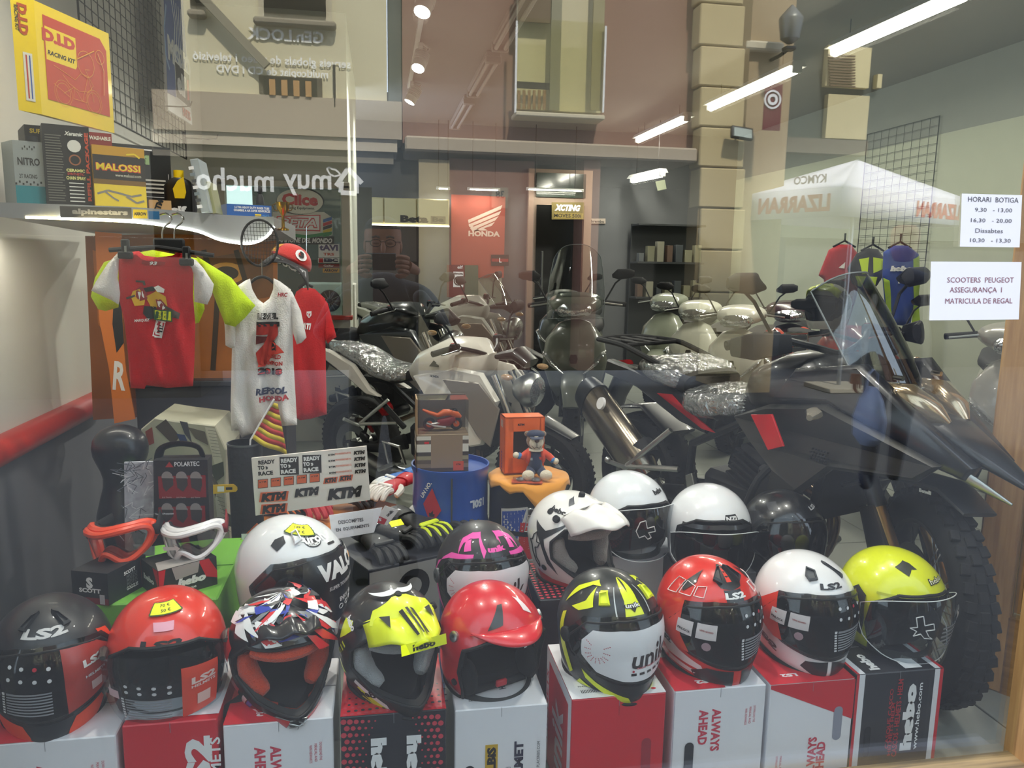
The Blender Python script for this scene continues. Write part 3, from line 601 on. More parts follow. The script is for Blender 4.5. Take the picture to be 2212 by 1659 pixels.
bf = thing('wall_cupboard', 'cream wall cupboard with black motorcycle maker lettering, on the back wall', 'cupboard', (0, YB-.3, 0)); m = MB()
cu = mat('#c8bd92', .6); q0 = aty(757, 481, YB-.4); q1 = aty(972, 430, YB-.4); m.box(((q0.x+q1.x)/2, .14, (q0.z+q1.z)/2), (q1.x-q0.x, .3, q1.z-q0.z), cu, bev=.004); m.build('body', bf)
for i in range(3):
 a = q0.x+(q1.x-q0.x)*i/3; w_ = (q1.x-q0.x)/3; m = MB(); m.box((a+w_/2, -.02, (q0.z+q1.z)/2), (w_-.02, .016, q1.z-q0.z-.02), cu, bev=.003); m.build('door', bf)
m = MB(); f = Face((0, -.03, 0), (1, 0, 0), (0, 0, 1), m); c = aty(895, 473, YB-.33); f.text('Beta', c.x, c.z, .085, mat('#2a2722', .6), w=.34, bold=.06); f.rect(c.x+.2, c.z-.05, c.x+.38, c.z+.04, mat('#8d8062', .6)); f.text('Be', c.x+.29, c.z, .06, mat('#5b533d', .6), w=.14, bold=.05); m.build('lettering', bf, smooth=False)
m = MB(); m.box(((q0.x+q1.x)/2, -.02, q0.z-.012), (q1.x-q0.x, .02, .016), emit('#fff4dc', 7)); m.build('light_strip', bf)
m = MB(); p0 = aty(757, 486, YB-.05); p1 = aty(905, 700, YB-.05); m.box(((p0.x+p1.x)/2, YB-.03, (p0.z+p1.z)/2), (p1.x-p0.x, .03, p0.z-p1.z), mat('#2a1c14', .6, var=.4, scale=3)); tag(m.build('brown_back_panel', smooth=False), 'dark brown wall panel below the cream cupboard at the back', 'panel')
op = plate('orange_round_poster', 'orange half-disc poster on the back wall left of the photographer reflection', 'poster', [(758, 480), (800, 480), (806, 465), (798, 450), (780, 444), (758, 450)], YB-.05, mat('#c56a35', .6))
def xc(f, P_): T(f, P_, 'XCTING', 1226, 449, 56, 14, WHITE, 0, shear=.3, bold=.06); f.rect(*P_(1196, 472), *P_(1260, 461), mat('#8d7a3c', .6)); T(f, P_, 'MOVES 500i', 1226, 466, 58, 8, INK, 0)
plate('yellow_scooter_sign', 'dim yellow sign with slanted white letters in the door transom', 'sign', [(1192, 474), (1262, 474), (1262, 437), (1192, 437)], YB-.13, mat('#6d6032', .6), art=xc)
def bm(f, P_):
 f.rect(*P_(979, 620), *P_(1001, 587), WHITE); o = P_(990, 607); f.ring(o[0], o[1], .06, .016, INK); f.ring(o[0], o[1], .035, .015, INK); T(f, P_, 'bimota', 990, 591, 20, 5, INK, 0, bold=.05); T(f, P_, 'elf', 994, 577, 12, 7, WHITE, 0)
plate('maroon_notice', 'maroon poster with a round black and white emblem on the back wall', 'poster', [(965, 642), (1003, 642), (1003, 572), (965, 572)], YB-.07, mat('#5c1a22', .6), art=bm)
plate('green_notice', 'dull green poster beside the maroon one on the back wall', 'poster', [(1004, 642), (1033, 642), (1033, 573), (1004, 573)], YB-.07, mat('#3f5a48', .6))
plate('pale_wall_poster', 'pale grey-green poster below the wing banner', 'poster', [(1010, 660), (1084, 660), (1084, 543), (1010, 540)], YB-.05, mat('#8f9383', .7))
def ts(f, P_): f.rect(*P_(1062, 565), *P_(1098, 559), mat('#8d2a2a', .5)); T(f, P_, 'L', 1081, 562, 5, 10, WHITE, 0)
plate('dark_framed_sign', 'small dark sign with a red band right of the wing banner', 'sign', [(1061, 574), (1099, 574), (1099, 550), (1061, 550)], YB-.07, mat('#24282a', .4), art=ts)
plate('white_brake_sticker', 'small white strip sticker right of the dark door', 'sticker', [(1270, 483), (1308, 483), (1308, 472), (1270, 472)], YB-.02, mat('#a89c90', .6), art=lambda f, P_: T(f, P_, 'brembo', 1291, 478, 28, 6, INK, 0))
plate('wall_paper_note', 'yellowish paper note hanging under the short tube light', 'paper', [(1421, 412), (1440, 408), (1436, 388), (1416, 392)], 8.2, mat('#9aa08a', .8))
# dark stock rack at the back with small packed parts
rk = thing('stock_rack', 'dark metal rack of small accessories on the back wall', 'rack', (0, YB-.35, 0)); p0 = aty(1372, 482, YB-.3); p1 = aty(1505, 690, YB-.3)
m = MB(); rkm = mat('#2f3234', .6)
m.box(((p0.x+p1.x)/2, .2, p0.z/2), (p1.x-p0.x, .03, p0.z), rkm); m.build('back_panel', rk, smooth=False)
for z in (p0.z-.02, p0.z-.5, p0.z-.95): m = MB(); m.box(((p0.x+p1.x)/2, .05, z), (p1.x-p0.x, .3, .025), rkm, bev=.003); m.build('shelf_board', rk)
for i in range(14):
 x = p0.x+.08+random.random()*(p1.x-p0.x-.16); zz = p0.z-[.5, .95][i % 2]+.013; w_ = random.uniform(.07, .14); h_ = random.uniform(.1, .26)
 x = p0.x+.06+(i//2)*(p1.x-p0.x-.12)/6.2; t = thing('accessory_box', ['first', 'second', 'third', 'fourth', 'fifth', 'sixth', 'seventh'][i//2]+' small box from the left on the '+['middle', 'lower'][i % 2]+' shelf of the dark rack', 'box', (x, YB-.38, zz), 0, 'small boxes on the back rack')
 m = MB(); m.box((0, 0, h_/2), (w_*.7, .1, h_), mat(random.choice(['#54585a', '#75745f', '#3f4448', '#8a8878', '#5d4a3f']), .6), bev=.003); m.build('carton', t)
# wire grid on the right wall with its hanging shirts
def wire_grid(name, label, o, U, w, h, cols, rows, r=.0022, fr=.005, mt=None):
 t = thing(name, label, 'display grid', o); U = V(U).normalized(); mt = mt or mat('#1d1e20', .5, .3); m = MB(); Z_ = V((0, 0, 1))
 for i in range(1, cols): m.cyl(U*(w*i/cols), U*(w*i/cols)+Z_*h, r, mt, n=4)
 for j in range(1, rows): m.cyl(Z_*(h*j/rows), U*w+Z_*(h*j/rows), r, mt, n=4)
 struct(m.build('wire_mesh', t), 'stuff'); m = MB(); m.tube([V((0, 0, 0)), U*w, U*w+Z_*h, Z_*h], fr, mt, n=6, closed=True); m.build('grid_frame', t); return t
p0 = atx(2030, 250, XR-.02); p1 = atx(1875, 275, XR-.02); gz0 = 1.3
wire_grid('right_wire_grid', 'black wire display grid on the right wall behind the parasol reflection', (XR-.02, p0.y, gz0), (0, 1, 0), p1.y-p0.y, p0.z-gz0, 9, 18)
wire_grid('left_wire_grid', 'large black wire display grid on the upper left wall', (XL+.05, 1.86, 1.94), (0, 1, 0), 1.68, 1.0, 22, 20)
# ================================================================ HELMETS
def prof(kind):
 # s, half-width, front, back, z, front exponent
 if kind == 'mx': return [(-1, .098, .172, .095, 0, 1.45), (-.75, .112, .192, .115, .035, 1.4), (-.45, .122, .175, .132, .072, 1.55), (0, .130, .140, .146, .125, 2), (1, 0, 0, 0, .262, 2)]
 if kind == 'jet': return [(-1, .108, .12, .10, 0, 2), (-.7, .119, .128, .12, .03, 2), (0, .128, .138, .142, .115, 2), (1, 0, 0, 0, .245, 2)]
 return [(-1, .102, .148, .10, 0, 1.85), (-.85, .110, .156, .112, .018, 1.8), (-.45, .121, .150, .130, .07, 1.85), (0, .127, .138, .144, .122, 2), (1, 0, 0, 0, .255, 2)]
class Helmet:
 def __init__(s, name, label, kind, loc, head, pitch=0, roll=0, scale=1, group=None):
  s.kind = kind; s.P = prof(kind); s.t = thing(name, label, 'helmet', loc, 0, group, rot=(pitch, roll, head)); s.t.scale = (scale,)*3; s.lay = 0
 def pt(s, az, e, off=0, raw=False):
  "az in degrees (0 = front, + = wearer's left as seen right in front view), e -1 rim .. 0 widest .. 1 crown"
  P = s.P; a = R(az); e = max(-1., min(1., e))
  if e >= 0:
   w, f, b, z0 = P[-2][1:5]; h = P[-1][4]-z0; c = cos(e*pi/2); w *= c**.96; f *= c**.96; b *= c**.93; z = z0+h*sin(e*pi/2); n = 2
  else: w, f, b, z, n = lerp_tab(P, e)
  fr = cos(a) > 0; L_ = f if fr else b; n = n if fr else 2; n += (2-n)*(sin(a)**2 if fr else 0)*.0
  ca, sa = abs(cos(a)), abs(sin(a)); r = 1/(((sa/(w or 1e-5))**n+(ca/(L_ or 1e-5))**n)**(1/n)) if w > 1e-5 else 0
  p = V((r*sin(a), -r*cos(a), z))
  if off and not raw:
   d = 2; p1 = s.pt(az+d, e); p2 = s.pt(az-d, e); e1 = min(1, e+.02); e2 = max(-1, e-.02); p3 = s.pt(az, e1); p4 = s.pt(az, e2)
   nn = (p1-p2).cross(p3-p4)
   nn = nn.normalized() if nn.length > 1e-9 and e < .985 else V((0, 0, 1)); p = p+nn*off
  return p
 def inside(s, az, e, poly):
  c = False; n = len(poly)
  for i in range(n):
   x1, y1 = poly[i-1]; x2, y2 = poly[i]
   if (y1 > e) != (y2 > e) and az < (x2-x1)*(e-y1)/(y2-y1)+x1: c = not c
  return c
 def shell(s, mt, port, name='shell', na=96, ne=44, off=0, k=1., lo=-1):
  m = MB(); es = [lo+(0-lo)*i/(ne*.45) for i in range(int(ne*.45))]; es += [i/(ne*.5) for i in range(int(ne*.5)+1)]; es = [x for x in es if x <= 1]
  azs = [-180+360*i/na for i in range(na)]; dense = []
  for i in range(len(port)):
   a, b = V(port[i-1]), V(port[i]); st = max(1, int((b-a).length/3)); dense += [a.lerp(b, j/st) for j in range(st)] if True else []
  G = []
  for e in es:
   row = []
   for az in azs:
    q = V((az, e)); best = None
    for d in dense:
     dx = abs(d.x-az); dy = abs(d.y-e)
     if dx < 200./na and dy < .62/ne*1.6:
      dd = (dx/(360/na))**2+(dy/(1.9/ne))**2
      if best is None or dd < best[0]: best = (dd, d)
    if best and best[0] < .3: q = V(best[1])
    row.append(q)
   G.append(row)
  vs = []; fs = []
  for row in G:
   for q in row: p = s.pt(q.x, q.y, off); p = V((p.x*k, p.y*k, (p.z-.1)*k+.1)); vs.append(p)
  for i in range(len(es)-1):
   for j in range(na):
    j2 = (j+1) % na; qs = [G[i][j], G[i][j2], G[i+1][j2], G[i+1][j]]; ax = [x.x+(360 if (j2 == 0 and t in (1, 2)) else 0) for t, x in enumerate(qs)]
    if port and s.inside(sum(ax)/4, sum(x.y for x in qs)/4, port): continue
    fs.append((i*na+j, i*na+j2, (i+1)*na+j2, (i+1)*na+j))
  m.add(vs, fs, mt); return m.build(name, s.t, ang=60)
 def edge(s, pts, r, mt, name, off=.001, closed=True, step=3):
  out = []; n = len(pts)
  for i in range(n if closed else n-1):
   a, b = V(pts[i]), V(pts[(i+1) % n]); L_ = sqrt((b.x-a.x)**2+((b.y-a.y)*70)**2); st = max(1, int(L_/step))
   out += [s.pt(*a.lerp(b, j/st), off) for j in range(st)]
  if not closed: out.append(s.pt(*pts[-1], off))
  m = MB(); m.tube(out, r, mt, n=8, closed=closed); return m.build(name, s.t)
 def grid(s, mb, poly, mt, off):
  "fill an (az,e) outline, following the shell"
  pts = [V(p) for p in poly]; es = []; dense = []
  n = len(pts)
  for i in range(n):
   a, b = pts[i], pts[(i+1) % n]; st = max(1, int(sqrt((b.x-a.x)**2+((b.y-a.y)*80)**2)/4.0)); dense += [a.lerp(b, j/st) for j in range(st)]
  k = len(dense); inner = []; x0, x1 = min(p.x for p in pts), max(p.x for p in pts); y0, y1 = min(p.y for p in pts), max(p.y for p in pts)
  sx, sy = 6., .07
  x = x0+sx/2
  while x < x1:
   y = y0+sy/2
   while y < y1:
    if s.inside(x, y, poly): inner.append(V((x, y)))
    y += sy
   x += sx
  sc = V((1, 80)); co = [V((p.x, p.y*80)) for p in dense+inner]
  try: vo, ed, fa, *_ = delaunay_2d_cdt(co, [], [list(range(k))], 1, 1e-4)
  except Exception: return
  mb.add([s.pt(p.x, p.y/80, off) for p in vo], [tuple(f) for f in fa], mt)
 def art(s, fn, name='printed_graphics'):
  s.mb = MB(); fn(s); o = s.mb.build(name, s.t, ang=80, fixn=False); return o
 def patch(s, poly, mt, both=False, off=None):
  s.lay += 1; o = off if off is not None else .0008+s.lay*.00007
  if isinstance(mt, str): mt = mat(mt, .35, coat=.5)
  s.grid(s.mb, poly, mt, o)
  if both: s.grid(s.mb, [(-a, e) for a, e in poly][::-1], mt, o)
 def text(s, t, az, e, h, mt, w=None, rot=0, off=None, shear=0, bold=.03):
  s.lay += 1; o = off if off is not None else .0012+s.lay*.00007; vs, fs, tw, th = txt(t, shear, bold); k = h/(th or 1); kx = w/tw if w else k; c_, s_ = cos(rot), sin(rot)
  p0 = s.pt(az, e); du = (s.pt(az+1, e)-p0).length or 1e-4; de = .01; dv = (s.pt(az, min(1, e+de))-s.pt(az, e)).length/de or 1e-4
  def mp(x, y):
   X, Y = x*kx*c_-y*k*s_, x*kx*s_+y*k*c_; return s.pt(az+X/du, e+Y/dv, o)
  # long faces are cut so that letters bend with the shell
  b = bmesh.new(); bv = [b.verts.new((x, y, 0)) for x, y in vs]
  for f in fs:
   try: b.faces.new([bv[i] for i in f])
   except ValueError: pass
  for _ in range(2):
   lg = [e_ for e_ in b.edges if e_.calc_length()*max(k, kx) > .012]
   if not lg: break
   bmesh.ops.subdivide_edges(b, edges=lg, cuts=1); bmesh.ops.triangulate(b, faces=b.faces[:])
  b.verts.index_update(); s.mb.add([mp(v.co.x, v.co.y) for v in b.verts], [tuple(v.index for v in f.verts) for f in b.faces], mt if not isinstance(mt, str) else mat(mt, .4)); b.free()
 def spot(s, az, e, r, mt, off=None, n=10):
  s.lay += 1; p0 = s.pt(az, e); du = (s.pt(az+1, e)-p0).length; dv = (s.pt(az, e+.01)-p0).length/.01; o = off if off is not None else .0012+s.lay*.00007
  s.mb.add([s.pt(az+r*cos(2*pi*i/n)/du, e+r*sin(2*pi*i/n)/dv, o) for i in range(n)], [tuple(range(n))], mt if not isinstance(mt, str) else mat(mt, .4))
 def visor(s, poly, mt, off=.004, name='visor', thick=.0018):
  m = MB(); s.grid(m, poly, mt, off); return m.build(name, s.t, ang=80)
 def stud(s, az, e, r, mt, h=.006, name='pivot_screw', off=.003):
  p = s.pt(az, e); n = (s.pt(az, e, .01)-p).normalized(); m = MB(); m.lathe([(0, h), (r*.8, h), (r, h*.6), (r, -.004)], mt, 18, c=p+n*off, axis=n); m.lathe([(0, h+.0008), (r*.35, h+.0008)], INK, 8, c=p+n*off, axis=n); return m.build(name, s.t)
 def vent(s, poly, mt, h=.008, name='vent', both=False, slot=True):
  for sg in ((1, -1) if both else (1,)):
   pl = [(a*sg, e) for a, e in poly]; k = len(pl); cx = sum(p[0] for p in pl)/k; cy = sum(p[1] for p in pl)/k
   m = MB(); inn = [(cx+(a-cx)*.72, cy+(e-cy)*.72) for a, e in pl]; vs = [s.pt(*p, -.002) for p in pl]+[s.pt(*p, h*.8) for p in pl]+[s.pt(*p, h) for p in inn]+[s.pt(*p, h*.4) for p in inn]
   fs = [(r_*k+i, r_*k+(i+1) % k, (r_+1)*k+(i+1) % k, (r_+1)*k+i) for r_ in range(3) for i in range(k)]+[tuple(3*k+i for i in range(k))]
   m.add(vs, fs, mt); m.build(name, s.t, ang=30)
 def liner(s, mt, k=.86, port=None, lo=-1): return s.shell(mt, port or [], 'inner_lining', 48, 22, 0, k, lo)
 def rimband(s, port, mt, k=.88, name='port_edge'):
  n = len(port); out = []
  for i in range(n):
   a, b = V(port[i]), V(port[(i+1) % n]); st = max(1, int(sqrt((b.x-a.x)**2+((b.y-a.y)*70)**2)/4)); out += [a.lerp(b, j/st) for j in range(st)]
  m = MB(); vs = []; N_ = len(out)
  for q in out: p = s.pt(*q); vs += [p, V((p.x*k, p.y*k, (p.z-.1)*k+.1))]
  m.add(vs, [(2*i, (2*i+2) % (2*N_), (2*i+3) % (2*N_), 2*i+1) for i in range(N_)], mt); return m.build(name, s.t)
PORTF = [(-80, .02), (-60, .30), (-25, .40), (0, .415), (25, .40), (60, .30), (80, .02), (72, -.20), (45, -.42), (20, -.50), (0, -.52), (-20, -.50), (-45, -.42), (-72, -.20)]
VISF = [(-86, .04), (-66, .35), (-30, .45), (0, .465), (30, .45), (66, .35), (86, .04), (78, -.24), (48, -.47), (20, -.56), (0, -.58), (-20, -.56), (-48, -.47), (-78, -.24)]
PORTJ = [(-62, -1.05), (-60, -.7), (-66, -.3), (-62, .12), (-35, .30), (0, .33), (35, .30), (62, .12), (66, -.3), (60, -.7), (62, -1.05)]
PORTM = [(-72, .1), (-55, .30), (0, .36), (55, .30), (72, .1), (70, -.25), (38, -.62), (0, -.66), (-38, -.62), (-70, -.25)]
SMOKE = clear('#5b5d60', .07, .03); CLEARV = clear('#dfe6ea', .08, .02); GASK = mat('#0d0d0f', .6); LINE = mat('#131316', .9)
def sticker_panel(h, side=1, dots=True, o=.0052, a0=0, e0=0, w2=None):
 "size dots, lines of small print and white labels printed on the protective film of a visor"
 wt = mat('#d9d9de', .5); rd = mat('#c4223a', .5); fg = mat('#8d8f96', .5)
 for r_ in range(2):
  for i in range(4): h.spot(a0+i*11*side, e0+.26-.12*r_-.01*i, .0042, rd if (r_ == 0 and i == 2 and dots) else wt, o)
 for i in range(8):
  e = e0+.0-.055*i; h.patch([(a0-2*side, e), (a0+34*side, e-.01), (a0+34*side, e-.034), (a0-2*side, e-.03)], fg, off=o); h.patch([(a0-6*side, e+.004), (a0-3.4*side, e+.004), (a0-3.4*side, e-.03), (a0-6*side, e-.03)], wt, off=o)
def fullface(name, label, px, py, yy, head, col, zb=.325, artf=None, lin=LINE, visor=SMOKE, kind='full', scale=1.0, pitch=0, gloss=None, group=None, bottom=GASK):
 p = aty(px, py, yy); hd = R(head)+atan2(-p.x, p.y+D)*-1 if True else 0
 # heading: 0 = facing the camera, + = turned towards picture right
 az = atan2(p.x, p.y+D); h = Helmet(name, label, kind, (p.x, yy, zb), -az+R(head), pitch, 0, scale, group)
 cm = gloss or (mat(col, .3, coat=.8) if isinstance(col, str) else col); h.body = cm; port = {'full': PORTF, 'jet': PORTJ, 'mx': PORTM}[kind]
 h.shell(cm, port); h.liner(lin, .87, port if kind != 'jet' else [(a*.98, e) for a, e in port]); h.rimband(port, GASK)
 h.edge(port if kind != 'jet' else port[:], .0042, GASK, 'port_gasket', closed=kind != 'jet')
 rim = [(-180+i*10, -.995) for i in range(36)]
 if kind == 'jet': h.edge([(64+i*(232/24), -.995) for i in range(25)], .0055, bottom, 'neck_trim', closed=False)
 else: h.edge(rim, .0055, bottom, 'neck_trim')
 m = MB(); fr_ = .45 if kind == 'jet' else 1.; pts = [h.pt(a, -.98) for a, _ in rim]; pts = [V((p_.x*.97, p_.y*(fr_ if p_.y < 0 else 1)*.97, p_.z)) for p_ in pts]
 m.add(pts+[V((p_.x*.8, p_.y*.78, .035)) for p_ in pts]+[V((0, .01, .045))], [(i, (i+1) % 36, 36+(i+1) % 36, 36+i) for i in range(36)]+[(36+i, 36+(i+1) % 36, 72) for i in range(36)], LINE); m.build('dark_filler', h.t)  # dark disc added so the hollow helmet looks shaded inside
 return h
# ---------------------------------------------------------------- the nine on the front boxes, left to right
M_ = lambda c, r=.35, co=.5: mat(c, r, coat=co)
flo = '#e6f018'; org = '#f0471c'
# 1 matt black, orange corners, red film
h = fullface('full_face_helmet', 'matte black full-face helmet with orange corner patches and a half red visor film', 116, 1445, .2, -6, '#24262a', gloss=mat('#232529', .42, coat=.2), zb=.385-.05, pitch=R(8))
def a1(h):
 fo = mat(org, .5); h.patch([(20, -.62), (50, -.56), (56, -.7), (46, -.97), (12, -.97), (14, -.8)], fo, True); h.patch([(62, .40), (80, .32), (84, .12), (64, .2)], fo, True)
 h.text('LS2', 0, .60, .024, mat('#c6c6c8', .4), w=.085, bold=.05)
 rf = mat('#a83328', .35, coat=.4); h.patch([(14, .40), (50, .34), (74, .12), (76, -.1), (50, -.38), (14, -.5)], rf, off=.0048)
 h.text('LS2', 42, .17, .016, '#dadada', w=.05, off=.0056, bold=.05); h.text('HELMETS', 42, .03, .006, '#dadada', w=.05, off=.0056)
 h.patch([(36, -.1), (48, -.1), (48, -.28), (36, -.28)], mat('#d6b9b4', .5), off=.0055)
 h.patch([(-52, .12), (-38, .12), (-38, -.04), (-52, -.04)], mat('#b9aab4', .5), off=.0055); h.spot(-44, -.16, .011, mat('#83868c', .4), .0055); sticker_panel(h, 1, True, .0055, -30, .02)
 h.patch([(-70, .3), (-40, .38), (-40, .3), (-72, .2)], mat('#2f3136', .3, coat=.5), True)
h.art(a1); h.visor(VISF, SMOKE); h.stud(80, 0, .012, ALU); h.stud(-80, 0, .012, ALU); h.vent([(18, .85), (30, .8), (38, .62), (26, .62)], mat('#2b2d31', .5), .01, both=True)
def film_visor(h, visor, col='#a83328'): pass
# 2 red open face with long clear visor
h = fullface('open_face_helmet', 'glossy orange-red open-face helmet with a long clear visor and yellow price tag', 368, 1465, .2, -4, '#e0331f', kind='jet', zb=.345, pitch=R(4))
def a2(h):
 rf = mat('#e2492f', .4, coat=.3)
 h.text('LS2', -2, .34, .02, INK, w=.09, bold=.05)
 h.patch([(12, .1), (44, .06), (44, -.75), (12, -.82)], rf, off=.020); h.text('LS2', 30, -.1, .018, '#f2d8d2', w=.05, off=.0215, bold=.05); h.text('HELMETS', 30, -.22, .007, '#f2d8d2', w=.05, off=.0215)
 h.patch([(24, -.4), (36, -.4), (36, -.62), (24, -.62)], mat('#e9c9c0', .5), off=.0215); h.patch([(-50, -.2), (-38, -.2), (-38, -.36), (-50, -.36)], mat('#d7b9c0', .5), off=.021)
 sticker_panel(h, 1, False, .021, -30, -.32); h.patch([(-14, .58), (14, .58), (11, .48), (-11, .48)], mat('#e9a7ba', .3))
h.art(a2)
vj = [(-60, .1), (-40, .22), (0, .25), (40, .22), (60, .1), (66, -.3), (56, -.75), (40, -1.0), (20, -1.12), (0, -1.15), (-20, -1.12), (-40, -1.0), (-56, -.75), (-66, -.3)]
m = MB(); vs = []; n1 = 30; n2 = 12
for j in range(n2+1):
 for i in range(n1+1):
  a = -62+124*i/n1; w_ = 1-abs(a/62)**3; top_ = .10+.14*w_; bot = -.55-.75*w_; e = top_+(bot-top_)*j/n2; q_ = h.pt(a, max(e, -1), .018); q_.z += min(0, (e+1))*.1; vs.append(q_)
m.add(vs, [(j*(n1+1)+i, j*(n1+1)+i+1, (j+1)*(n1+1)+i+1, (j+1)*(n1+1)+i) for j in range(n2) for i in range(n1)], CLEARV); m.build('visor', h.t)
for s_ in (-1, 1):
 m = MB(); a = h.pt(s_*66, .16, .012); b = h.pt(s_*80, .10, .006); c = h.pt(s_*84, -.12, .006); m.tube([h.pt(s_*58, .14, .02), a, b, c], [.006, .010, .011, .006], mat('#5b5450', .3, .6), n=8, flat=1); m.build('visor_hinge', h.t)
def price_tag(h, az, e, rot, lines=('70 €', '50 €')):
 h.mb = MB(); ye = mat('#f2f21c', .6); p0 = h.pt(az, e); du = (h.pt(az+1, e)-p0).length; dv = (h.pt(az, e+.01)-p0).length/.01
 def mp(x, y): c_, s_ = cos(rot), sin(rot); return (az+(x*c_-y*s_)/du, e+(x*s_+y*c_)/dv)
 out = []
 for x0, y0, x1, y1, k in ((-.028, -.018, .028, -.018, 12), (.028, -.018, .028, .018, 8), (.028, .018, -.028, .018, 12), (-.028, .018, -.028, -.018, 8)):
  for i in range(k):
   t = i/k; x, y = x0+(x1-x0)*t, y0+(y1-y0)*t; z = .0022 if i % 2 else 0; out.append(mp(x*(1+z*20), y*(1+z*30)))
 h.patch(out, mat('#3a5a2a', .7), off=.0042); h.patch([mp(x, y) for x, y in ((-.026, -.016), (.026, -.016), (.026, .016), (-.026, .016))], ye, off=.0048)
 for i, l in enumerate(lines): a, ee = mp(0, .007-.014*i); h.text(l, a, ee, .008, INK, rot=rot, off=.0054, bold=0)
 h.mb.build('price_tag', h.t, ang=80, fixn=False)
price_tag(h, 3, .74, .1)
# 3 motocross helmet, many colours, orange lining
def mx_parts(h, lin_c, peak_c, peak=True, chin=None, pk=(1, 0)):
 m = MB(); cm = mat(lin_c, .95, bump=.6, bs=300, sheen=.3)
 for s_ in (-1, 1):
  pts = [h.pt(s_*a, e) for a, e in ((62, .12), (60, -.12), (48, -.42), (28, -.6))]; m2 = MB(); m2.tube([V((p_.x*.80, p_.y*.76+.012, p_.z)) for p_ in catmull(pts, 4)], [.016, .021, .023, .024, .025, .026, .026, .025, .024, .023, .022, .018, .012][:13], cm, n=10); m2.build('cheek_pad', h.t)
 pts = [h.pt(a, .22) for a in range(-50, 51, 10)]; m2 = MB(); m2.tube([V((p_.x*.84, p_.y*.84, p_.z)) for p_ in pts], .016, cm, n=8); m2.build('brow_pad', h.t)
 if peak:
  m = MB(); n1 = 20; n2 = 9; vs = []
  for j in range(n2+1):
   t = j/n2
   for i in range(n1+1):
    u_ = -1+2*i/n1; a = u_*66*(1-.2*t); base = h.pt(u_*66, .46+.20*(1-u_*u_), .008); L_ = (.045+.075*(1-abs(u_)**1.8))*pk[0]
    tipd = V((u_*.018, -1, .22+pk[1]-.35*t)).normalized(); p_ = base+tipd*L_*t; p_.z += .006*cos(u_*pi*3)-.03*u_*u_*t; vs.append(p_)
  m.add(vs, [(j*(n1+1)+i, j*(n1+1)+i+1, (j+1)*(n1+1)+i+1, (j+1)*(n1+1)+i) for j in range(n2) for i in range(n1)], peak_c); m.build('peak', h.t, solid=.004)
  m = MB(); vs = []
  for j in range(7):
   for i in range(n1+1):
    u_ = -1+2*i/n1; vs.append(h.pt(u_*(66-4*j), .46+.20*(1-u_*u_)+j*.05*(1-.3*abs(u_)), .008*(1-j/6)+.0015))
  m.add(vs, [(j*(n1+1)+i, j*(n1+1)+i+1, (j+1)*(n1+1)+i+1, (j+1)*(n1+1)+i) for j in range(6) for i in range(n1)], peak_c); m.build('peak_base', h.t)
  for s_ in (-1, 1): h.stud(s_*72, .42, .011, MATT, .009)
  h.stud(0, .88, .010, MATT, .012)
 m = MB(); c = h.pt(0, -.66); c2 = h.pt(0, -.93)
 return h
h = fullface('motocross_helmet', 'motocross helmet in black, white, red and blue splinter graphics with orange lining', 604, 1440, .21, 12, '#1b1b20', kind='mx', lin=mat('#a83a20', .95), zb=.33, pitch=R(10), scale=.93)
mx_parts(h, '#d2451f', mat('#1c1c22', .3, coat=.5), True, pk=(.55, .1)); random.seed(11)
def a3(h):
 cs = ['#f0f0f2', '#2a3fb0', '#d8242a', '#f0f0f2', '#83868c', '#17171b', '#f0f0f2', '#d8242a']
 for k in range(90):
  a = random.uniform(8, 110)*random.choice((-1, 1)); e = random.uniform(.42, .92); L_ = random.uniform(12, 30)/max(.4, cos(e*pi/2)); w_ = random.uniform(.03, .08); sl = random.uniform(-.012, .004)*(1 if a > 0 else -1)
  h.patch([(a, e), (a+L_*.45, e+sl*L_*.5+w_), (a+L_, e+sl*L_), (a+L_*.4, e+sl*L_*.5-w_)], cs[k % 8], off=.0118+k*.00005)
 for s_ in (1, -1):
  h.patch([(s_*74, .2), (s_*100, .3), (s_*96, .05), (s_*78, .0)], '#d8242a'); h.patch([(s_*80, -.1), (s_*104, .0), (s_*98, -.3), (s_*84, -.35)], '#f0f0f2')
  h.patch([(s_*5, -.7), (s_*24, -.72), (s_*40, -.9), (s_*30, -.99), (s_*8, -.99)], '#cf1f2a'); h.patch([(s_*42, -.72), (s_*48, -.66), (s_*62, -.96), (s_*54, -.98)], '#2a62c8'); h.patch([(s_*50, -.66), (s_*56, -.6), (s_*70, -.92), (s_*64, -.96)], '#f0f0f2'); h.patch([(s_*34, -.8), (s_*38, -.78), (s_*52, -.97), (s_*47, -.99)], '#f0f0f2')
  h.patch([(s_*62, -.5), (s_*76, -.4), (s_*84, -.6), (s_*70, -.7)], '#c3202c')
h.art(a3)
m = MB(); pl = [(-15, -.72), (15, -.72), (20, -.80), (9, -.985), (-9, -.985), (-20, -.80)]; h.grid(m, pl, mat('#2a2c2e', .5, .3), .003); m.build('chin_grille', h.t)
m = MB(); q_ = [(0, -.80)];
for a_, b_ in (((-15, -.72), (0, -.80)), ((15, -.72), (0, -.80)), ((-20, -.8), (0, -.8)), ((20, -.8), (0, -.8)), ((-9, -.985), (0, -.8)), ((9, -.985), (0, -.8)), ((0, -.72), (6, -.88)), ((0, -.8), (0, -.985)), ((-15, -.72), (15, -.72)), ((-20, -.8), (-15, -.72)), ((20, -.8), (15, -.72)), ((-20, -.8), (-9, -.985)), ((20, -.8), (9, -.985)), ((-11, -.9), (0, -.94)), ((11, -.9), (0, -.94)), ((-8, -.76), (-12, -.88)), ((8, -.76), (12, -.88))):
 m.tube([h.pt(*(V(a_).lerp(V(b_), t/3)), .005) for t in range(4)], .0016, ALU, n=5)
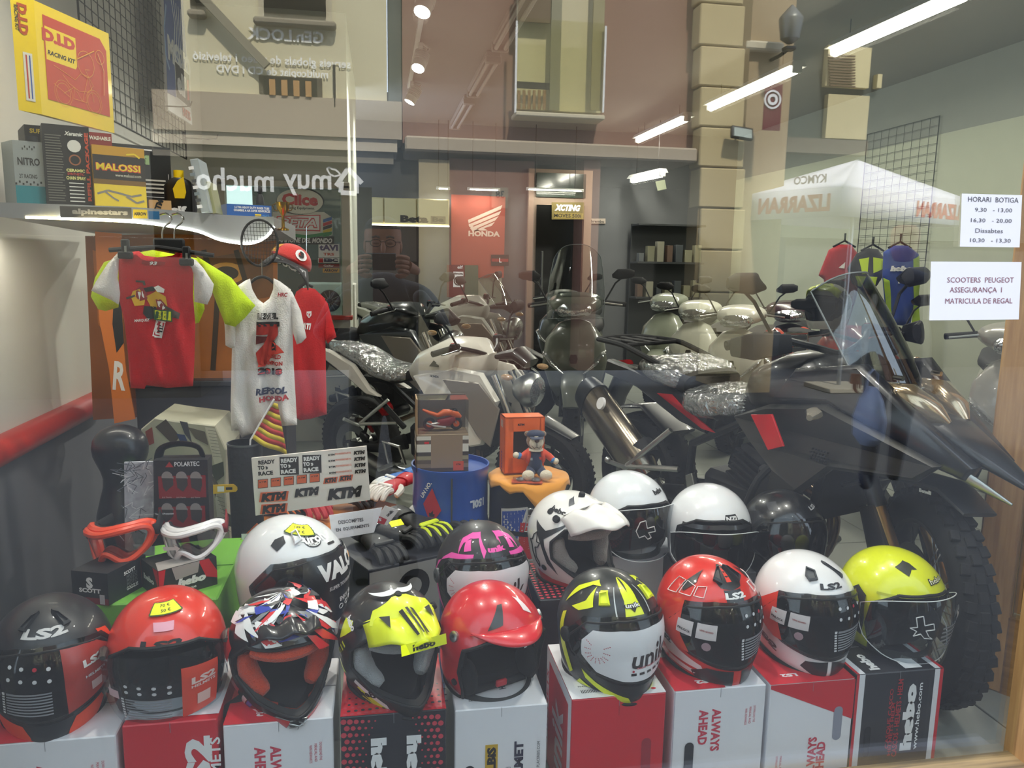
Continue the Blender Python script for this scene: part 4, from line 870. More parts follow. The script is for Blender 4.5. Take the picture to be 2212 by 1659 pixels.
struct(m.build('grille_bars', h.t), 'stuff')
m = MB(); p_ = h.pt(-74, -.85); m.tube([p_+V((.02, 0, -.0)), p_+V((-.03, -.01, -.022)), p_+V((-.075, -.03, -.032)), p_+V((-.09, -.035, -.034))], [.011, .013, .012, .009], MATT, n=8, flat=.35); m.build('chin_strap', h.t)
# 4 fluorescent yellow and black motocross helmet with peak
h = fullface('motocross_helmet', 'fluorescent yellow and black motocross helmet with peak and grey honeycomb lining', 834, 1415, .2, 24, '#141417', gloss=mat('#141417', .4, coat=.4), kind='mx', lin=mat('#1c1719', .95), zb=.335, pitch=R(10), scale=.93)
fy = mat('#e4ee12', .35, coat=.3); mx_parts(h, '#a2a6ac', fy, True)
def a4(h):
 h.patch([(-60, .62), (-30, .84), (0, .88), (30, .84), (60, .62), (54, .46), (0, .60), (-54, .46)], fy, off=.0112); h.patch([(-70, .80), (-20, .90), (20, .90), (70, .80), (110, .72), (60, .96), (-60, .96), (-110, .72)], '#e9e9ee', off=.0105)
 for s_ in (1, -1):
  h.patch([(s_*98, .1), (s_*104, .34), (s_*86, .40), (s_*80, .3), (s_*88, .2)], fy); h.patch([(s_*26, -.86), (s_*60, -.66), (s_*66, -.74), (s_*40, -.93), (s_*20, -.97)], fy); h.patch([(s_*100, -.35), (s_*84, -.55), (s_*92, -.6), (s_*110, -.4)], fy)
  h.patch([(s_*2, -.99), (s_*14, -.965), (s_*60, -.88), (s_*60, -.92), (s_*14, -.995)], fy)
  h.patch([(s_*20, -.9), (s_*24, -.78), (s_*66, -.52), (s_*70, -.64)], '#f2f2f2'); h.text('hebo', s_*44, -.72, .020, INK, w=.085, rot=-.40*s_, bold=.04)
 h.text('hebo', -88, .36, .016, WHITE, w=.045, rot=-.25, bold=.05)
 for k in range(5): h.patch([(-90-3*k, .12-.06*k), (-82-3*k, .10-.06*k), (-82-3*k, .075-.06*k), (-90-3*k, .095-.06*k)], '#e6ee30')
h.art(a4)
m = MB();
def peakpt(u_, t, h_=h, up=.008):
 base = h_.pt(u_*66, .46+.20*(1-u_*u_), .008); L_ = (.045+.075*(1-abs(u_)**1.8)); tipd = V((u_*.018, -1, .22-.35*t)).normalized(); p_ = base+tipd*L_*t; p_.z += .006*cos(u_*pi*3)-.03*u_*u_*t; return p_+V((0, 0, up))
for us in ((-.22, -.12), (-.05, .03), (.1, .22)):
 m.add([peakpt(us[0], .02), peakpt(us[1], .02), peakpt(us[1]*.9, .85), peakpt(us[0]*.9+.03, .85)], [(0, 1, 2, 3)], INK)
for s_ in (-1, 1): m.add([peakpt(s_*.5, .15, up=.009), peakpt(s_*.72, .1, up=.006), peakpt(s_*.62, .6, up=.006)], [(0, 1, 2)], INK)
m.build('peak_graphics', h.t)
m = MB(); f = Face(peakpt(0, 1)+V((0, .012, -.026)), (1, 0, 0), (0, .35, 1), m, .001); f.rect(-.06, -.012, .06, .014, fy); f.text('hebo', 0, .0, .016, INK, w=.06, bold=.05); m.build('brow_plate', h.t, smooth=False)
# 5 glossy red jet with short peak
h = fullface('trial_jet_helmet', 'glossy red open jet helmet with a short built-in peak and black lining', 1054, 1420, .2, 30, '#d4202e', kind='jet', zb=.32, scale=1.0, pitch=R(8))
def a5(h):
 h.patch([(-38, .42), (-26, .74), (-14, .76), (-18, .5)], '#2a2a2d'); h.patch([(26, .6), (34, .8), (42, .72), (38, .5)], '#f1dfe2'); h.patch([(-10, .42), (2, .46), (4, .36), (-2, .30)], '#f0a9b8')
 h.text('A', 12, .30, .034, '#f4f4f4', w=.034, shear=.3, bold=.03); h.text('A', 12, .30, .020, '#d4202e', w=.014, shear=.3, bold=.01)
 h.patch([(-84, -.75), (-66, -.9), (-68, -.98), (-88, -.9)], '#e9b7be')
h.art(a5); h.stud(-78, .22, .013, ALU, .004); h.stud(78, .22, .013, ALU, .004); h.stud(-72, -.6, .008, MATT, .003)
m = MB(); vs = []; n1 = 20
for j in range(7):
 for i in range(n1+1):
  u_ = -1+2*i/n1; t = j/6; b_ = h.pt(u_*58, .33+.12*(1-u_*u_), .001); vs.append(b_+V((u_*.006, -1, -.30)).normalized()*(.052*(1-abs(u_)**2.2))*t+V((0, 0, .004*sin(pi*t))))
m.add(vs, [(j*(n1+1)+i, j*(n1+1)+i+1, (j+1)*(n1+1)+i+1, (j+1)*(n1+1)+i) for j in range(6) for i in range(n1)], h.body); m.build('peak', h.t, solid=.004)
m = MB(); m.tube([h.pt(-58, -.9)*.8, V((-.03, -.05, .01)), V((.03, -.055, .012)), h.pt(58, -.9)*.8], .009, MATT, n=8, flat=.3); m.build('chin_strap', h.t); m = MB(); m.box((.0, -.065, .022), (.03, .01, .018), mat('#c3222f', .4), bev=.003); m.build('strap_buckle', h.t)
for s_ in (-1, 1): m = MB(); pp = h.pt(s_*62, -.55); m.ball((pp.x*.78, pp.y*.7, pp.z), (.022, .04, .045), LINE); m.build('cheek_pad', h.t)
# 6 black and fluorescent yellow full face with white visor film
def whitefilm(h, dotc, inkc='#2a2426', o=.0052, lo=-.46):
 wf = mat('#e9e9ee', .35, coat=.3); h.patch([(-60, .10), (-50, .25), (-20, .31), (20, .31), (60, .24), (72, .05), (64, -.2), (40, -.40), (14, lo-.02), (-14, lo-.02), (-40, -.40), (-58, -.14)], wf, off=o)
 h.text('unik', 16, -.04, .042, inkc, w=.115, shear=.15, off=o+.0008, bold=.02); h.text('CASCOS · HELMETS · CASQUES', 14, -.22, .005, dotc, w=.085, off=o+.0008)
 for r_ in range(11):
  for c_ in range(4):
   t = r_/10*pi*1.2-pi*.1; rad = .016+.0042*c_; h.spot(-42-rad*cos(t)*440, .05-rad*sin(t)*8.5, .0013, dotc, o+.0008, 6)
 for i in range(6): h.patch([(-8+8*i, -.31), (-3+8*i, -.31), (-3+8*i, -.36), (-8+8*i, -.36)], inkc, off=o+.0008)
 h.spot(-6, -.27, .003, dotc, o+.0008, 8)
h = fullface('full_face_helmet', 'black full-face helmet with fluorescent yellow stripes and white lettered visor film', 1305, 1410, .2, 31, '#1b1f20', gloss=mat('#1b1f20', .35, coat=.3), zb=.325, pitch=R(9), scale=1.02)
def a6(h):
 h.patch([(-14, .44), (14, .44), (13, .64), (24, .97), (10, .98), (0, .74), (-10, .98), (-24, .97), (-13, .64)], fy)
 for s_ in (1, -1):
  h.patch([(s_*36, .56), (s_*52, .52), (s_*64, .70), (s_*48, .74)], fy); h.patch([(s_*60, .48), (s_*78, .72), (s_*76, .5), (s_*92, .34), (s_*78, .36)], fy); h.patch([(s_*70, .75), (s_*96, .8), (s_*112, .55), (s_*108, .3), (s_*100, .55), (s_*90, .70)], fy)
  h.patch([(s_*86, -.2), (s_*96, .25), (s_*102, .2), (s_*96, -.3), (s_*78, -.82), (s_*72, -.72)], fy); h.patch([(s_*4, -.96), (s_*8, -.82), (s_*40, -.66), (s_*58, -.52), (s_*52, -.68), (s_*20, -.9), (s_*16, -.97)], fy); h.patch([(s_*60, -.78), (s_*44, -.84), (s_*66, -.92)], fy)
  h.patch([(s_*24, .44), (s_*34, .8), (s_*36, .8), (s_*26, .44)], '#c9ced0');
 h.patch([(-10, .60), (10, .60), (0, .50)], INK); h.text('unik', 0, .58, .014, INK, w=.042, bold=.06); h.text('unik', 0, .58, .011, WHITE, w=.038, bold=.02); whitefilm(h, '#b8293c')
h.art(a6); h.visor(VISF, SMOKE); h.stud(-84, .02, .018, MATT, .006); h.stud(84, .02, .018, MATT, .006); h.vent([(36, .56), (52, .52), (62, .66), (48, .72)], fy, .009, both=True)
# 7 red and black
h = fullface('full_face_helmet', 'red full-face helmet with black crown vents, white outline letters and dark visor', 1518, 1360, .22, 33, '#dc2a1e', zb=.335, pitch=R(9), scale=1.03)
def stickers(h, side=-1):
 wt = mat('#dcd4d6', .5)
 h.patch([(-66, .14), (-48, .17), (-48, -.01), (-66, -.04)], wt, off=.0055); h.patch([(-44, .18), (-24, .20), (-24, .02), (-44, 0)], wt, off=.0055); h.text('PINLOCK', -57, .04, .006, INK, off=.0062); h.text('LENS GUARD', -34, .11, .004, '#a04040', off=.0062); h.spot(-32, -.14, .011, mat('#a58a92', .4), .0055)
 sticker_panel(h, 1, True, .0055, 8, .04)
def a7(h):
 rd2 = '#e8402c'; h.patch([(-30, .98), (-34, .72), (-20, .62), (0, .60), (20, .62), (34, .72), (30, .98)], '#1a1a1c'); h.patch([(-6, .96), (-6, .7), (6, .7), (6, .96)], rd2); h.patch([(-16, .60), (16, .60), (13, .46), (-13, .46)], '#1a1a1c'); h.text('LS2', 2, .53, .016, '#e9e9e9', w=.055, bold=.05)
 for s_ in (1, -1):
  h.patch([(s_*66, .34), (s_*88, .12), (s_*80, -.22), (s_*60, -.42), (s_*48, -.42), (s_*60, -.1)], '#e0402c', off=.0052)
  h.patch([(s_*62, -.5), (s_*100, -.2), (s_*106, -.34), (s_*80, -.7), (s_*30, -.72), (s_*34, -.62)], '#e9dfe2'); h.patch([(s_*80, -.74), (s_*36, -.78), (s_*40, -.86), (s_*78, -.86)], '#e9dfe2'); h.patch([(s_*4, -.60), (s_*28, -.62), (s_*44, -.8), (s_*36, -.97), (s_*4, -.97)], '#1b1c20')
  wl_ = mat('#f4e6e6', .4);
  for pl in (((s_*44, .46), (s_*58, .44), (s_*58, .56), (s_*44, .60)), ((s_*62, .42), (s_*80, .38), (s_*80, .56), (s_*62, .55)), ((s_*84, .36), (s_*100, .3), (s_*100, .52), (s_*84, .55))):
   h.lay += 1; out = [h.pt(*(V(pl[i]).lerp(V(pl[(i+1) % 4]), j/3)), .0016) for i in range(4) for j in range(3)]; h.mb.tube(out, .0012, wl_, n=4, closed=True)
  h.patch([(s_*64, .6), (s_*76, .42), (s_*84, .5), (s_*74, .8)], '#1a1a1c')
 h.text('LS2', -84, -.42, .014, INK, w=.045, bold=.05, rot=-.1); stickers(h)
h.art(a7); h.visor(VISF, SMOKE); h.vent([(16, .92), (30, .9), (36, .7), (18, .66)], mat('#232326', .4, coat=.3), .012, both=True)
# 8 white with red side films
h = fullface('full_face_helmet', 'glossy white full-face helmet with red visor corners and dark visor', 1725, 1350, .23, 30, '#eeecee', zb=.335, pitch=R(9), scale=1.02)
def a8(h):
 for s_ in (1, -1):
  h.patch([(s_*66, .34), (s_*88, .12), (s_*80, -.22), (s_*60, -.42), (s_*48, -.42), (s_*56, .0)], '#dd3a24', off=.0052)
  h.patch([(s_*2, -.60), (s_*22, -.66), (s_*26, -.80), (s_*14, -.93), (s_*2, -.95)], '#1b1c20'); h.patch([(s_*62, -.66), (s_*104, -.5), (s_*104, -.54), (s_*62, -.72)], '#3a3436')
 h.text('LS2', 6, .56, .017, '#26262c', w=.06, bold=.05); h.text('LS2', -74, -.62, .02, '#4a3a3c', w=.09, rot=-.3); stickers(h)
h.art(a8); h.visor(VISF, SMOKE); h.vent([(-46, .78), (-20, .76), (-16, .64), (-30, .6), (-40, .66)], mat('#45484c', .5), .008); h.vent([(30, .86), (40, .9), (48, .62), (40, .6)], mat('#35373b', .5), .006)
# 9 yellow jet with clear visor
def jetvisor(h, mt=CLEARV, lo=-.92, top=.27, off=.016, name='visor', w=.9):
 m = MB(); vs = []; n1 = 30; n2 = 12
 for j in range(n2+1):
  for i in range(n1+1):
   a = (-74+148*i/n1); q_ = 1-abs(a/74)**2.6; tp = top-.2*(1-q_); bt_ = lo*q_+(1-q_)*-.3; e = tp+(bt_-tp)*j/n2; vs.append(h.pt(a, e, off*min(1, q_*3)+.005))
 m.add(vs, [(j*(n1+1)+i, j*(n1+1)+i+1, (j+1)*(n1+1)+i+1, (j+1)*(n1+1)+i) for j in range(n2) for i in range(n1)], mt); o_ = m.build(name, h.t)
 ed = [vs[i] for i in range(n1+1)]+[vs[j*(n1+1)+n1] for j in range(1, n2+1)]+[vs[n2*(n1+1)+i] for i in range(n1-1, -1, -1)]+[vs[j*(n1+1)] for j in range(n2-1, 0, -1)]
 m = MB(); m.tube(ed, .0014, mat('#dfe3e6', .2), n=5, closed=True); m.build('visor_rim', h.t)
def sidepod(h, c='#26282b'):
 h.mb = MB()
 for s_ in (1, -1): h.patch([(s_*70, .18), (s_*84, .26), (s_*98, .12), (s_*94, -.15), (s_*80, -.55), (s_*70, -.62), (s_*68, -.2)], mat(c, .5), off=.004)
 h.mb.build('visor_pod', h.t, ang=80, fixn=False)
 for s_ in (1, -1): h.stud(s_*84, .05, .013, MATT, .008); h.stud(s_*78, -.35, .006, mat('#8f8f3a', .4), .006)
h = fullface('open_face_helmet', 'bright yellow open-face helmet with clear visor beside the door', 1915, 1350, .24, 42, '#e2ea18', kind='jet', zb=.33, scale=1.04, pitch=R(4))
sidepod(h)
def a9(h):
 h.patch([(-46, .66), (-28, .80), (-12, .76), (-2, .66), (-14, .66), (-22, .56), (-34, .62)], mat('#33362c', .4)); h.text('hebo', 24, .48, .018, INK, w=.06, bold=.07); h.text('hebo', 24, .48, .013, '#f3f3d0', w=.054, bold=.01)
 h.text('hebo', 40, .06, .018, '#e9e9e9', w=.05, off=.024, bold=.05)
 ms = [(-20, .1), (-14, .12), (-12, .02), (-4, .04), (-2, -.04), (-10, -.06), (-6, -.2), (-2, -.26), (-10, -.24), (-14, -.14), (-20, -.2), (-18, -.08), (-24, -.02), (-18, .0)]
 for i in range(len(ms)): h.mb.tube([h.pt(*ms[i-1], .0225), h.pt(*ms[i], .0225)], .0012, WHITE, n=4)
 for i in range(6): h.patch([(8, -.04-.1*i), (44, -.06-.1*i), (44, -.10-.1*i), (8, -.08-.1*i)], mat('#8e9096', .5), off=.0225)
 h.patch([(0, .34), (60, .28), (60, .25), (0, .31)], mat('#b9c020', .4)); h.patch([(-60, .28), (0, .34), (0, .31), (-60, .25)], mat('#b9c020', .4))
h.art(a9); jetvisor(h)
def cheeks(h):
 for s_ in (-1, 1): m = MB(); pp = h.pt(s_*62, -.5); m.ball((pp.x*.76, pp.y*.62, pp.z), (.024, .05, .05), LINE); m.build('cheek_pad', h.t)
cheeks(h)
# ---------------------------------------------------------------- second row
h = fullface('flip_up_helmet', 'big white flip-front helmet with black lettered film and yellow tag', 622, 1300, .50, 38, '#e8eaee', zb=.37, scale=1.13, pitch=R(9))
def b1_(h):
 bk_ = mat('#17171a', .3, coat=.4); h.patch([(-30, .38), (-10, .44), (30, .42), (66, .33), (84, .04), (76, -.22), (46, -.46), (14, -.55), (-14, -.55), (-30, -.4)], bk_, off=.0052)
 h.text('VALOR', 24, .26, .040, '#f0f0f0', w=.17, off=.0062, bold=.06); h.text('SUPER TOURISM HELMET', 22, .07, .009, '#d8d8d8', w=.12, off=.0062); h.text('ENJOY YOUR RIDE', 30, -.2, .013, '#e8e8e8', w=.10, off=.0062)
 for i in range(5):
  out = [(10+i*10+3*cos(t*pi/5), -.33+.045*sin(t*pi/5)) for t in range(10)]; h.mb.tube([h.pt(*q_, .0066) for q_ in out], .0007, WHITE, n=4, closed=True)
 h.mb.tube([h.pt(50+12*cos(t/6), .05+.2*sin(t/6), .0066) for t in range(-8, 14)], .0012, mat('#c98c3a', .4), n=4)
 out = [(-8+17*cos(t*pi/12), .66+.10*sin(t*pi/12)) for t in range(24)]; h.patch(out, INK); h.patch([(-8+15*cos(t*pi/12), .66+.085*sin(t*pi/12)) for t in range(24)], '#e8eaee'); h.patch([(-8+14*cos(t*pi/12), .66+.075*sin(t*pi/12)) for t in range(24)], INK)
 h.text('Airoh', -8, .665, .024, '#f2f2f2', w=.07, bold=.04); h.text('HELMET', -8, .60, .006, '#f2f2f2', w=.03); h.patch([(-11, .735), (-5, .735), (-8, .77)], '#d2322a')
 h.patch([(14, .56), (30, .53), (30, .50), (14, .53)], INK); h.patch([(-78, .62), (-66, .7), (-56, .62), (-64, .5), (-78, .54)], mat('#26282c', .5))
h.art(b1_); h.visor(VISF, SMOKE); price_tag(h, -30, .80, -.2, ('149 €', '119 €')); h.vent([(-52, .74), (-40, .8), (-28, .66), (-40, .6)], h.body, .01)
h = fullface('full_face_helmet', 'matte black full-face helmet with pink wings and white lettered visor film', 1036, 1300, .52, 16, '#19181c', gloss=mat('#1a191d', .45, coat=.2), zb=.35, scale=1.03, pitch=R(7))
pk_ = mat('#ee4fae', .4, coat=.2)
def b2_(h):
 for s_ in (1, -1):
  h.patch([(s_*56, .44), (s_*70, .66), (s_*60, .8), (s_*30, .86), (s_*10, .56), (s_*14, .46), (s_*28, .74), (s_*50, .70), (s_*58, .6)], pk_); h.patch([(s_*36, .54), (s_*48, .50), (s_*56, .64), (s_*46, .7)], pk_); h.patch([(s_*30, .43), (s_*70, .34), (s_*92, .2), (s_*94, .05), (s_*82, .3), (s_*70, .42), (s_*30, .50)], pk_); h.patch([(s_*90, .1), (s_*96, .1), (s_*88, -.6), (s_*70, -.8), (s_*80, -.5)], pk_)
 h.patch([(-4, .70), (22, .70), (22, .47), (-4, .47)], '#19181c'); h.text('unik', 9, .58, .018, pk_, w=.05, bold=.06); whitefilm(h, '#c22a3c', '#3a2a2a')
h.art(b2_); h.visor(VISF, SMOKE); h.stud(-84, .02, .02, GREYP, .006); h.stud(84, .02, .02, GREYP, .006)
h = fullface('motocross_helmet', 'white dual-sport helmet with long peak, red hem and black line figure', 1228, 1238, .62, 44, '#eeebe8', kind='mx', zb=.40, pitch=R(4), lin=mat('#3a3a3c', .9))
mx_parts(h, '#8e8b86', mat('#efece8', .35, coat=.4), True, pk=(1.15, .0))
def b3_(h):
 h.patch([(-100, -.95), (-72, -.98), (-40, -.98), (-40, -.86), (-72, -.84), (-100, -.72)], '#cf2a32'); h.patch([(-110, .3), (-84, .22), (-60, .35), (-50, .42), (-58, .32), (-84, .1), (-74, -.3), (-60, -.7), (-78, -.45), (-88, .0)], '#2a2b2e'); h.text('hebo', -76, .55, .018, INK, w=.055, bold=.05, rot=-.1); h.text('hebo', -40, .48, .018, '#5a4a40', w=.055, bold=.05)
 fig = [(-104, .1), (-98, .16), (-96, .02), (-90, .02), (-94, -.1), (-100, -.14), (-98, -.4), (-92, -.5), (-92, -.62), (-100, -.5), (-106, -.3), (-108, -.1), (-112, .0), (-106, .02)]
 for i in range(len(fig)): h.mb.tube([h.pt(*fig[i-1], .002), h.pt(*fig[i], .002)], .0017, INK, n=4)
 h.patch([(-66, .8), (-50, .9), (-44, .72), (-58, .66)], mat('#4a4c52', .4)); h.spot(-92, .5, .011, MATT); h.spot(-84, -.6, .010, MATT)
h.art(b3_)
h = fullface('open_face_helmet', 'white open-face helmet with clear visor behind the peaked white one', 1350, 1222, .84, 34, '#e4e8ee', kind='jet', zb=.40, scale=1.05, pitch=R(3)); sidepod(h, '#1f2124')
def b4_(h):
 h.text('hebo', 28, .5, .018, INK, w=.05, bold=.06); ms = [(-20, .1), (-14, .12), (-12, .02), (-4, .04), (-2, -.04), (-10, -.06), (-6, -.2), (-10, -.24), (-14, -.14), (-20, -.2), (-24, -.02)]
 for i in range(len(ms)): h.mb.tube([h.pt(*ms[i-1], .0225), h.pt(*ms[i], .0225)], .0015, WHITE, n=4)
h.art(b4_); jetvisor(h); cheeks(h)
h = fullface('open_face_helmet', 'plain glossy white jet helmet with two small badges, behind the red full-face', 1523, 1232, .72, 18, '#e9eaee', kind='jet', zb=.38, scale=1.06, pitch=R(4))
def b5_(h):
 h.patch([(6, .42), (24, .42), (26, .35), (24, .30), (6, .30), (4, .35)], INK); h.text('NZi', 15, .36, .014, WHITE, w=.036, bold=.05); h.patch([(0, .28), (56, .22), (56, .16), (0, .21)], '#2a2b2f'); h.patch([(-56, .22), (0, .28), (0, .21), (-56, .16)], '#2a2b2f'); h.text('NZi', 46, .02, .014, WHITE, w=.036, bold=.05, off=.02)
h.art(b5_); jetvisor(h, SMOKE, top=.16); cheeks(h)
h = fullface('full_face_helmet', 'black glossy full-face helmet half hidden behind the white one', 1678, 1262, .70, 30, '#15161a', zb=.35, scale=1.05, pitch=R(5))
def b6_(h):
 for s_ in (1, -1): h.patch([(s_*40, .55), (s_*60, .7), (s_*80, .6), (s_*60, .5)], '#34363c'); h.patch([(s_*86, .4), (s_*104, .5), (s_*110, .3)], '#34363c')
 h.text('LS2', 40, .6, .014, '#b9b9be', w=.04, bold=.05)
h.art(b6_); h.visor(VISF, SMOKE)
# ================================================================ BOXES UNDER THE HELMETS
cw = mat('#e6e6ec', .45, coat=.2, var=.02); cr = mat('#cf1f2e', .45, coat=.2, var=.03); cg = mat('#c9384f', .5)
def carton(name, label, cat, c, d, rz, mt, art=None, group=None, bev=.0025, lid=True, z0=0):
 "c = centre of the base; art gets faces front(u right,v up), top(u right, v back), left, right"
 t = thing(name, label, cat, (c[0], c[1], z0), rz, group); w, dp, h = d; m = MB(); m.box((0, 0, h/2), (w, dp, h), mt, bev=bev); m.build('carton', t, smooth=False)
 if lid:
  m = MB(); m.box((0, 0, h+.0005), (w*.995, .0016, .001), mat('#8d8d92', .7)); m.box((0, -dp/2-.0004, h-.012), (.0008, .001, .024), mat('#8d8d92', .7)); m.build('flap_seam', t, smooth=False)
 if art:
  m = MB(); a = dict(f=Face((0, -dp/2, h/2), (1, 0, 0), (0, 0, 1), m, .0008), t=Face((0, 0, h), (1, 0, 0), (0, 1, 0), m, .0014), l=Face((-w/2, 0, h/2), (0, -1, 0), (0, 0, 1), m, .0008), r=Face((w/2, 0, h/2), (0, 1, 0), (0, 0, 1), m, .0008)); art(a, w, dp, h); m.build('printed_graphics', t, smooth=False)
 return t
def slot(f, u, v, w=.022, h=.09, c='#27272c'):
 n = 10; mt = mat(c, .9)
 f.poly([(u+w/2*cos(pi*i/n), v+h/2+w/2*sin(pi*i/n)) for i in range(n+1)]+[(u-w/2*cos(pi*i/n), v-h/2-w/2*sin(pi*i/n)) for i in range(n+1)], mt)
def always(a, w, dp, h, top='w', f=None):
 f = a['f']; f.text('ALWAYS', -.008, .05, .024, cg, rot=-pi/2, w=.115, bold=.04); f.text('AHEAD', -.042, .06, .024, cg, rot=-pi/2, w=.095, bold=.04)
 for i, s in enumerate(('DOWNLOAD THE', 'MANUAL AND', 'WIN REWARDS')): f.text(s, w/2-.028-.011*i, .085-.003*i, .006, cg, rot=-pi/2, w=.045, bold=0)
 a['t'].rect(-w/2, -dp/2, w*.05, dp*.1, cr); a['t'].text('LS2', -w*.12, -dp*.38, .016, WHITE, rot=pi, w=.05, bold=.05); a['t'].rect(-w*.2, -dp*.25, -w*.03, -dp*.2, WHITE)
FX = lambda px, py=1560: aty(px, py, .05).x
def fbox(x0, x1, h, **k):
 a, b = FX(x0), FX(x1); return (a+b)/2, b-a, h
def b1f(a, w, dp, h):
 always(a, w, dp, h); a['t'].rect(-w/2, -dp/2, -.01, dp/2, cr)
x, w_, h_ = fbox(-70, 250, .376); carton('helmet_box', 'white helmet box with red top corner under the matte black helmet', 'box', (x, .185), (w_-.006, .27, h_-.048), 0, cw, b1f, 'helmet boxes in the front row')
def b2f(a, w, dp, h):
 a['f'].text('LS2', .055, .05, .055, WHITE, rot=pi/2, w=.17, bold=.05); a['f'].text('HELMETS', .092, .05, .022, WHITE, rot=pi/2, w=.16, bold=.02); slot(a['f'], -.075, -.05, .022, .05, '#40262a'); a['t'].rect(-w/2, -dp/2+.02, w/2, dp/2, cw); a['t'].rect(-w/2, -dp/2+.12, 0, dp/2, cr); a['f'].disc(-.06, -.05, .004, mat('#7d3038', .7))
x, w_, h_ = fbox(258, 470, .345); carton('helmet_box', 'red helmet box with large white vertical letters under the orange-red helmet', 'box', (x, .19), (w_-.004, .27, h_), 0, cr, b2f, 'helmet boxes in the front row')
x, w_, h_ = fbox(478, 722, .33); carton('helmet_box', 'white helmet box with a red top under the motocross helmet in splinter graphics', 'box', (x, .185), (w_-.006, .27, h_), 0, cw, always, 'helmet boxes in the front row')
dkb = mat('#26262e', .5, coat=.2)
def b4f(a, w, dp, h):
 f = a['f']; rd_ = mat('#c9404f', .5)
 for i in range(17):
  for j in range(20):
   u = -w/2+.007+i*.0142+(j % 2)*.007; v = h/2-.012-j*.0165; k = abs(u)/(w/2)-.32+.35*max(0, (v-h/2+.1)/.1)*.2
   r = min(.0068, max(0, k*.0105)+max(0, (v-h/2+.05)*.03));
   if r > .0018 and u < w/2-.006: f.disc(u, v, r, rd_, 8)
 f.text('hebo', -.035, .03, .036, WHITE, rot=-pi/2, w=.16, bold=.08); f.text('hebo', .045, .02, .034, WHITE, rot=-pi/2, w=.18, bold=.08)
 t = a['t']; t.rect(-w/2, -dp/2, w/2, dp/2, cr)
 for i in range(15):
  for j in range(9): t.disc(-w/2+.01+i*.016+(j % 2)*.008, -dp/2+.006+j*.013, .0052-.0004*j, dkb if j % 2 else rd_, 6)
x, w_, h_ = fbox(733, 966, .325); carton('helmet_box', 'dark box with red halftone dots under the fluorescent motocross helmet', 'box', (x, .19), (w_-.004, .27, h_), 0, dkb, b4f, 'helmet boxes in the front row')
def b5f(a, w, dp, h):
 f = a['f']; yb = mat('#c9a21e', .5); f.rect(-.038, -.07, -.008, .062, yb); f.text('NOLBiS', -.023, -.005, .022, INK, rot=pi/2, w=.12, bold=.06); f.text('HELMET', .043, .0, .022, mat('#2c2c44', .5), rot=pi/2, w=.13, bold=.05); f.text('offroad', .018, -.03, .012, mat('#8a8a90', .5), rot=pi/2, w=.06, bold=0)
 f.text('WWW.PLACERBIS.COM', w/2-.02, .01, .007, INK, rot=pi/2, w=.10, bold=0); slot(f, -.075, -.03, .024, .06); t = a['t']; t.text('HELMET', .01, -.03, .018, mat('#3c3c4a', .5), rot=pi*.55, w=.06, bold=.04); t.text('C€ 22.05', -.06, -.1, .008, INK, w=.03)
x, w_, h_ = fbox(984, 1185, .312); carton('helmet_box', 'plain white helmet box with yellow strip lettering under the red jet helmet', 'box', (x, .2), (w_, .27, h_), 0, cw, b5f, 'helmet boxes in the front row')
def b6f(a, w, dp, h):
 a['t'].rect(-w/2, -dp/2, w/2, dp/2, cw); t = a['t']; t.rect(-w/2+.02, -dp/2+.045, -w/2+.075, -dp/2+.075, PAPER); t.text('PINLOCK', -w/2+.045, -dp/2+.052, .006, INK)
 for i in range(12): t.rect(-w/2+.03+i*.004, -dp/2+.022, -w/2+.032+i*.004, -dp/2+.036, INK)
 for i in range(3): t.disc(w/2-.07+i*.022, -dp/2+.02, .007, cr, 10, .6)
 l = a['l']; l.rect(-dp/2, -h/2, dp/2, h/2, cw); l.poly([(-dp/2+.03, -h/2), (dp/2-.03, -h/2), (dp/2-.03, h/2-.03), (-dp/2+.03, h/2-.03)], cr); l.text('unik', 0, -.03, .12, cw, rot=pi/2, w=.22, bold=.03); l.text('HELMETS', -dp/2+.015, .0, .02, cg, rot=pi/2, w=.2)
 a['f'].rect(-.0005, h/2-.05, .0006, h/2, mat('#8a2430', .6)); slot(a['f'], w/2-.045, -.0, .024, .07, '#9c2230')
x, w_, h_ = fbox(1234, 1436, .325); carton('helmet_box', 'red-fronted helmet box with white top under the black and yellow helmet', 'box', (x, .185), (w_, .27, h_), 0, cr, b6f, 'helmet boxes in the front row')
def b7f(a, w, dp, h):
 always(a, w, dp, h); slot(a['f'], -w/2+.045, -.03, .024, .08); slot(a['l'], 0, -.02, .024, .08); a['f'].rect(-w/2, -h/2, -w/2+.001, h/2, mat('#9999aa', .6))
x, w_, h_ = fbox(1456, 1652, .322); carton('helmet_box', 'white helmet box with red lettering and oval handle slots under the red helmet', 'box', (x, .19), (w_, .27, h_), 0, cw, b7f, 'helmet boxes in the front row')
def b8f(a, w, dp, h):
 f = a['f']; a['t'].rect(-w/2, -dp/2, w/2, dp/2, cr); a['t'].text('LS2', -w*.2, -dp*.36, .014, WHITE, rot=pi, w=.045, bold=.05); f.poly([(-w/2, h/2), (w/2, h/2), (w/2, h/2-.11), (-w/2, h/2-.01)], cr); slot(f, w/2-.04, .04, .024, .07, '#8d90a0')
 f.text('ALWAYS', .01, -.05, .024, cg, rot=pi/2, w=.115, bold=.04); f.text('AHEAD', .035, -.055, .024, cg, rot=pi/2, w=.095, bold=.04)
 for i, s in enumerate(('DOWNLOAD THE', 'MANUAL AND')): f.text(s, -w/2+.03+.011*i, -.06, .006, cg, rot=-pi/2, w=.045, bold=0)
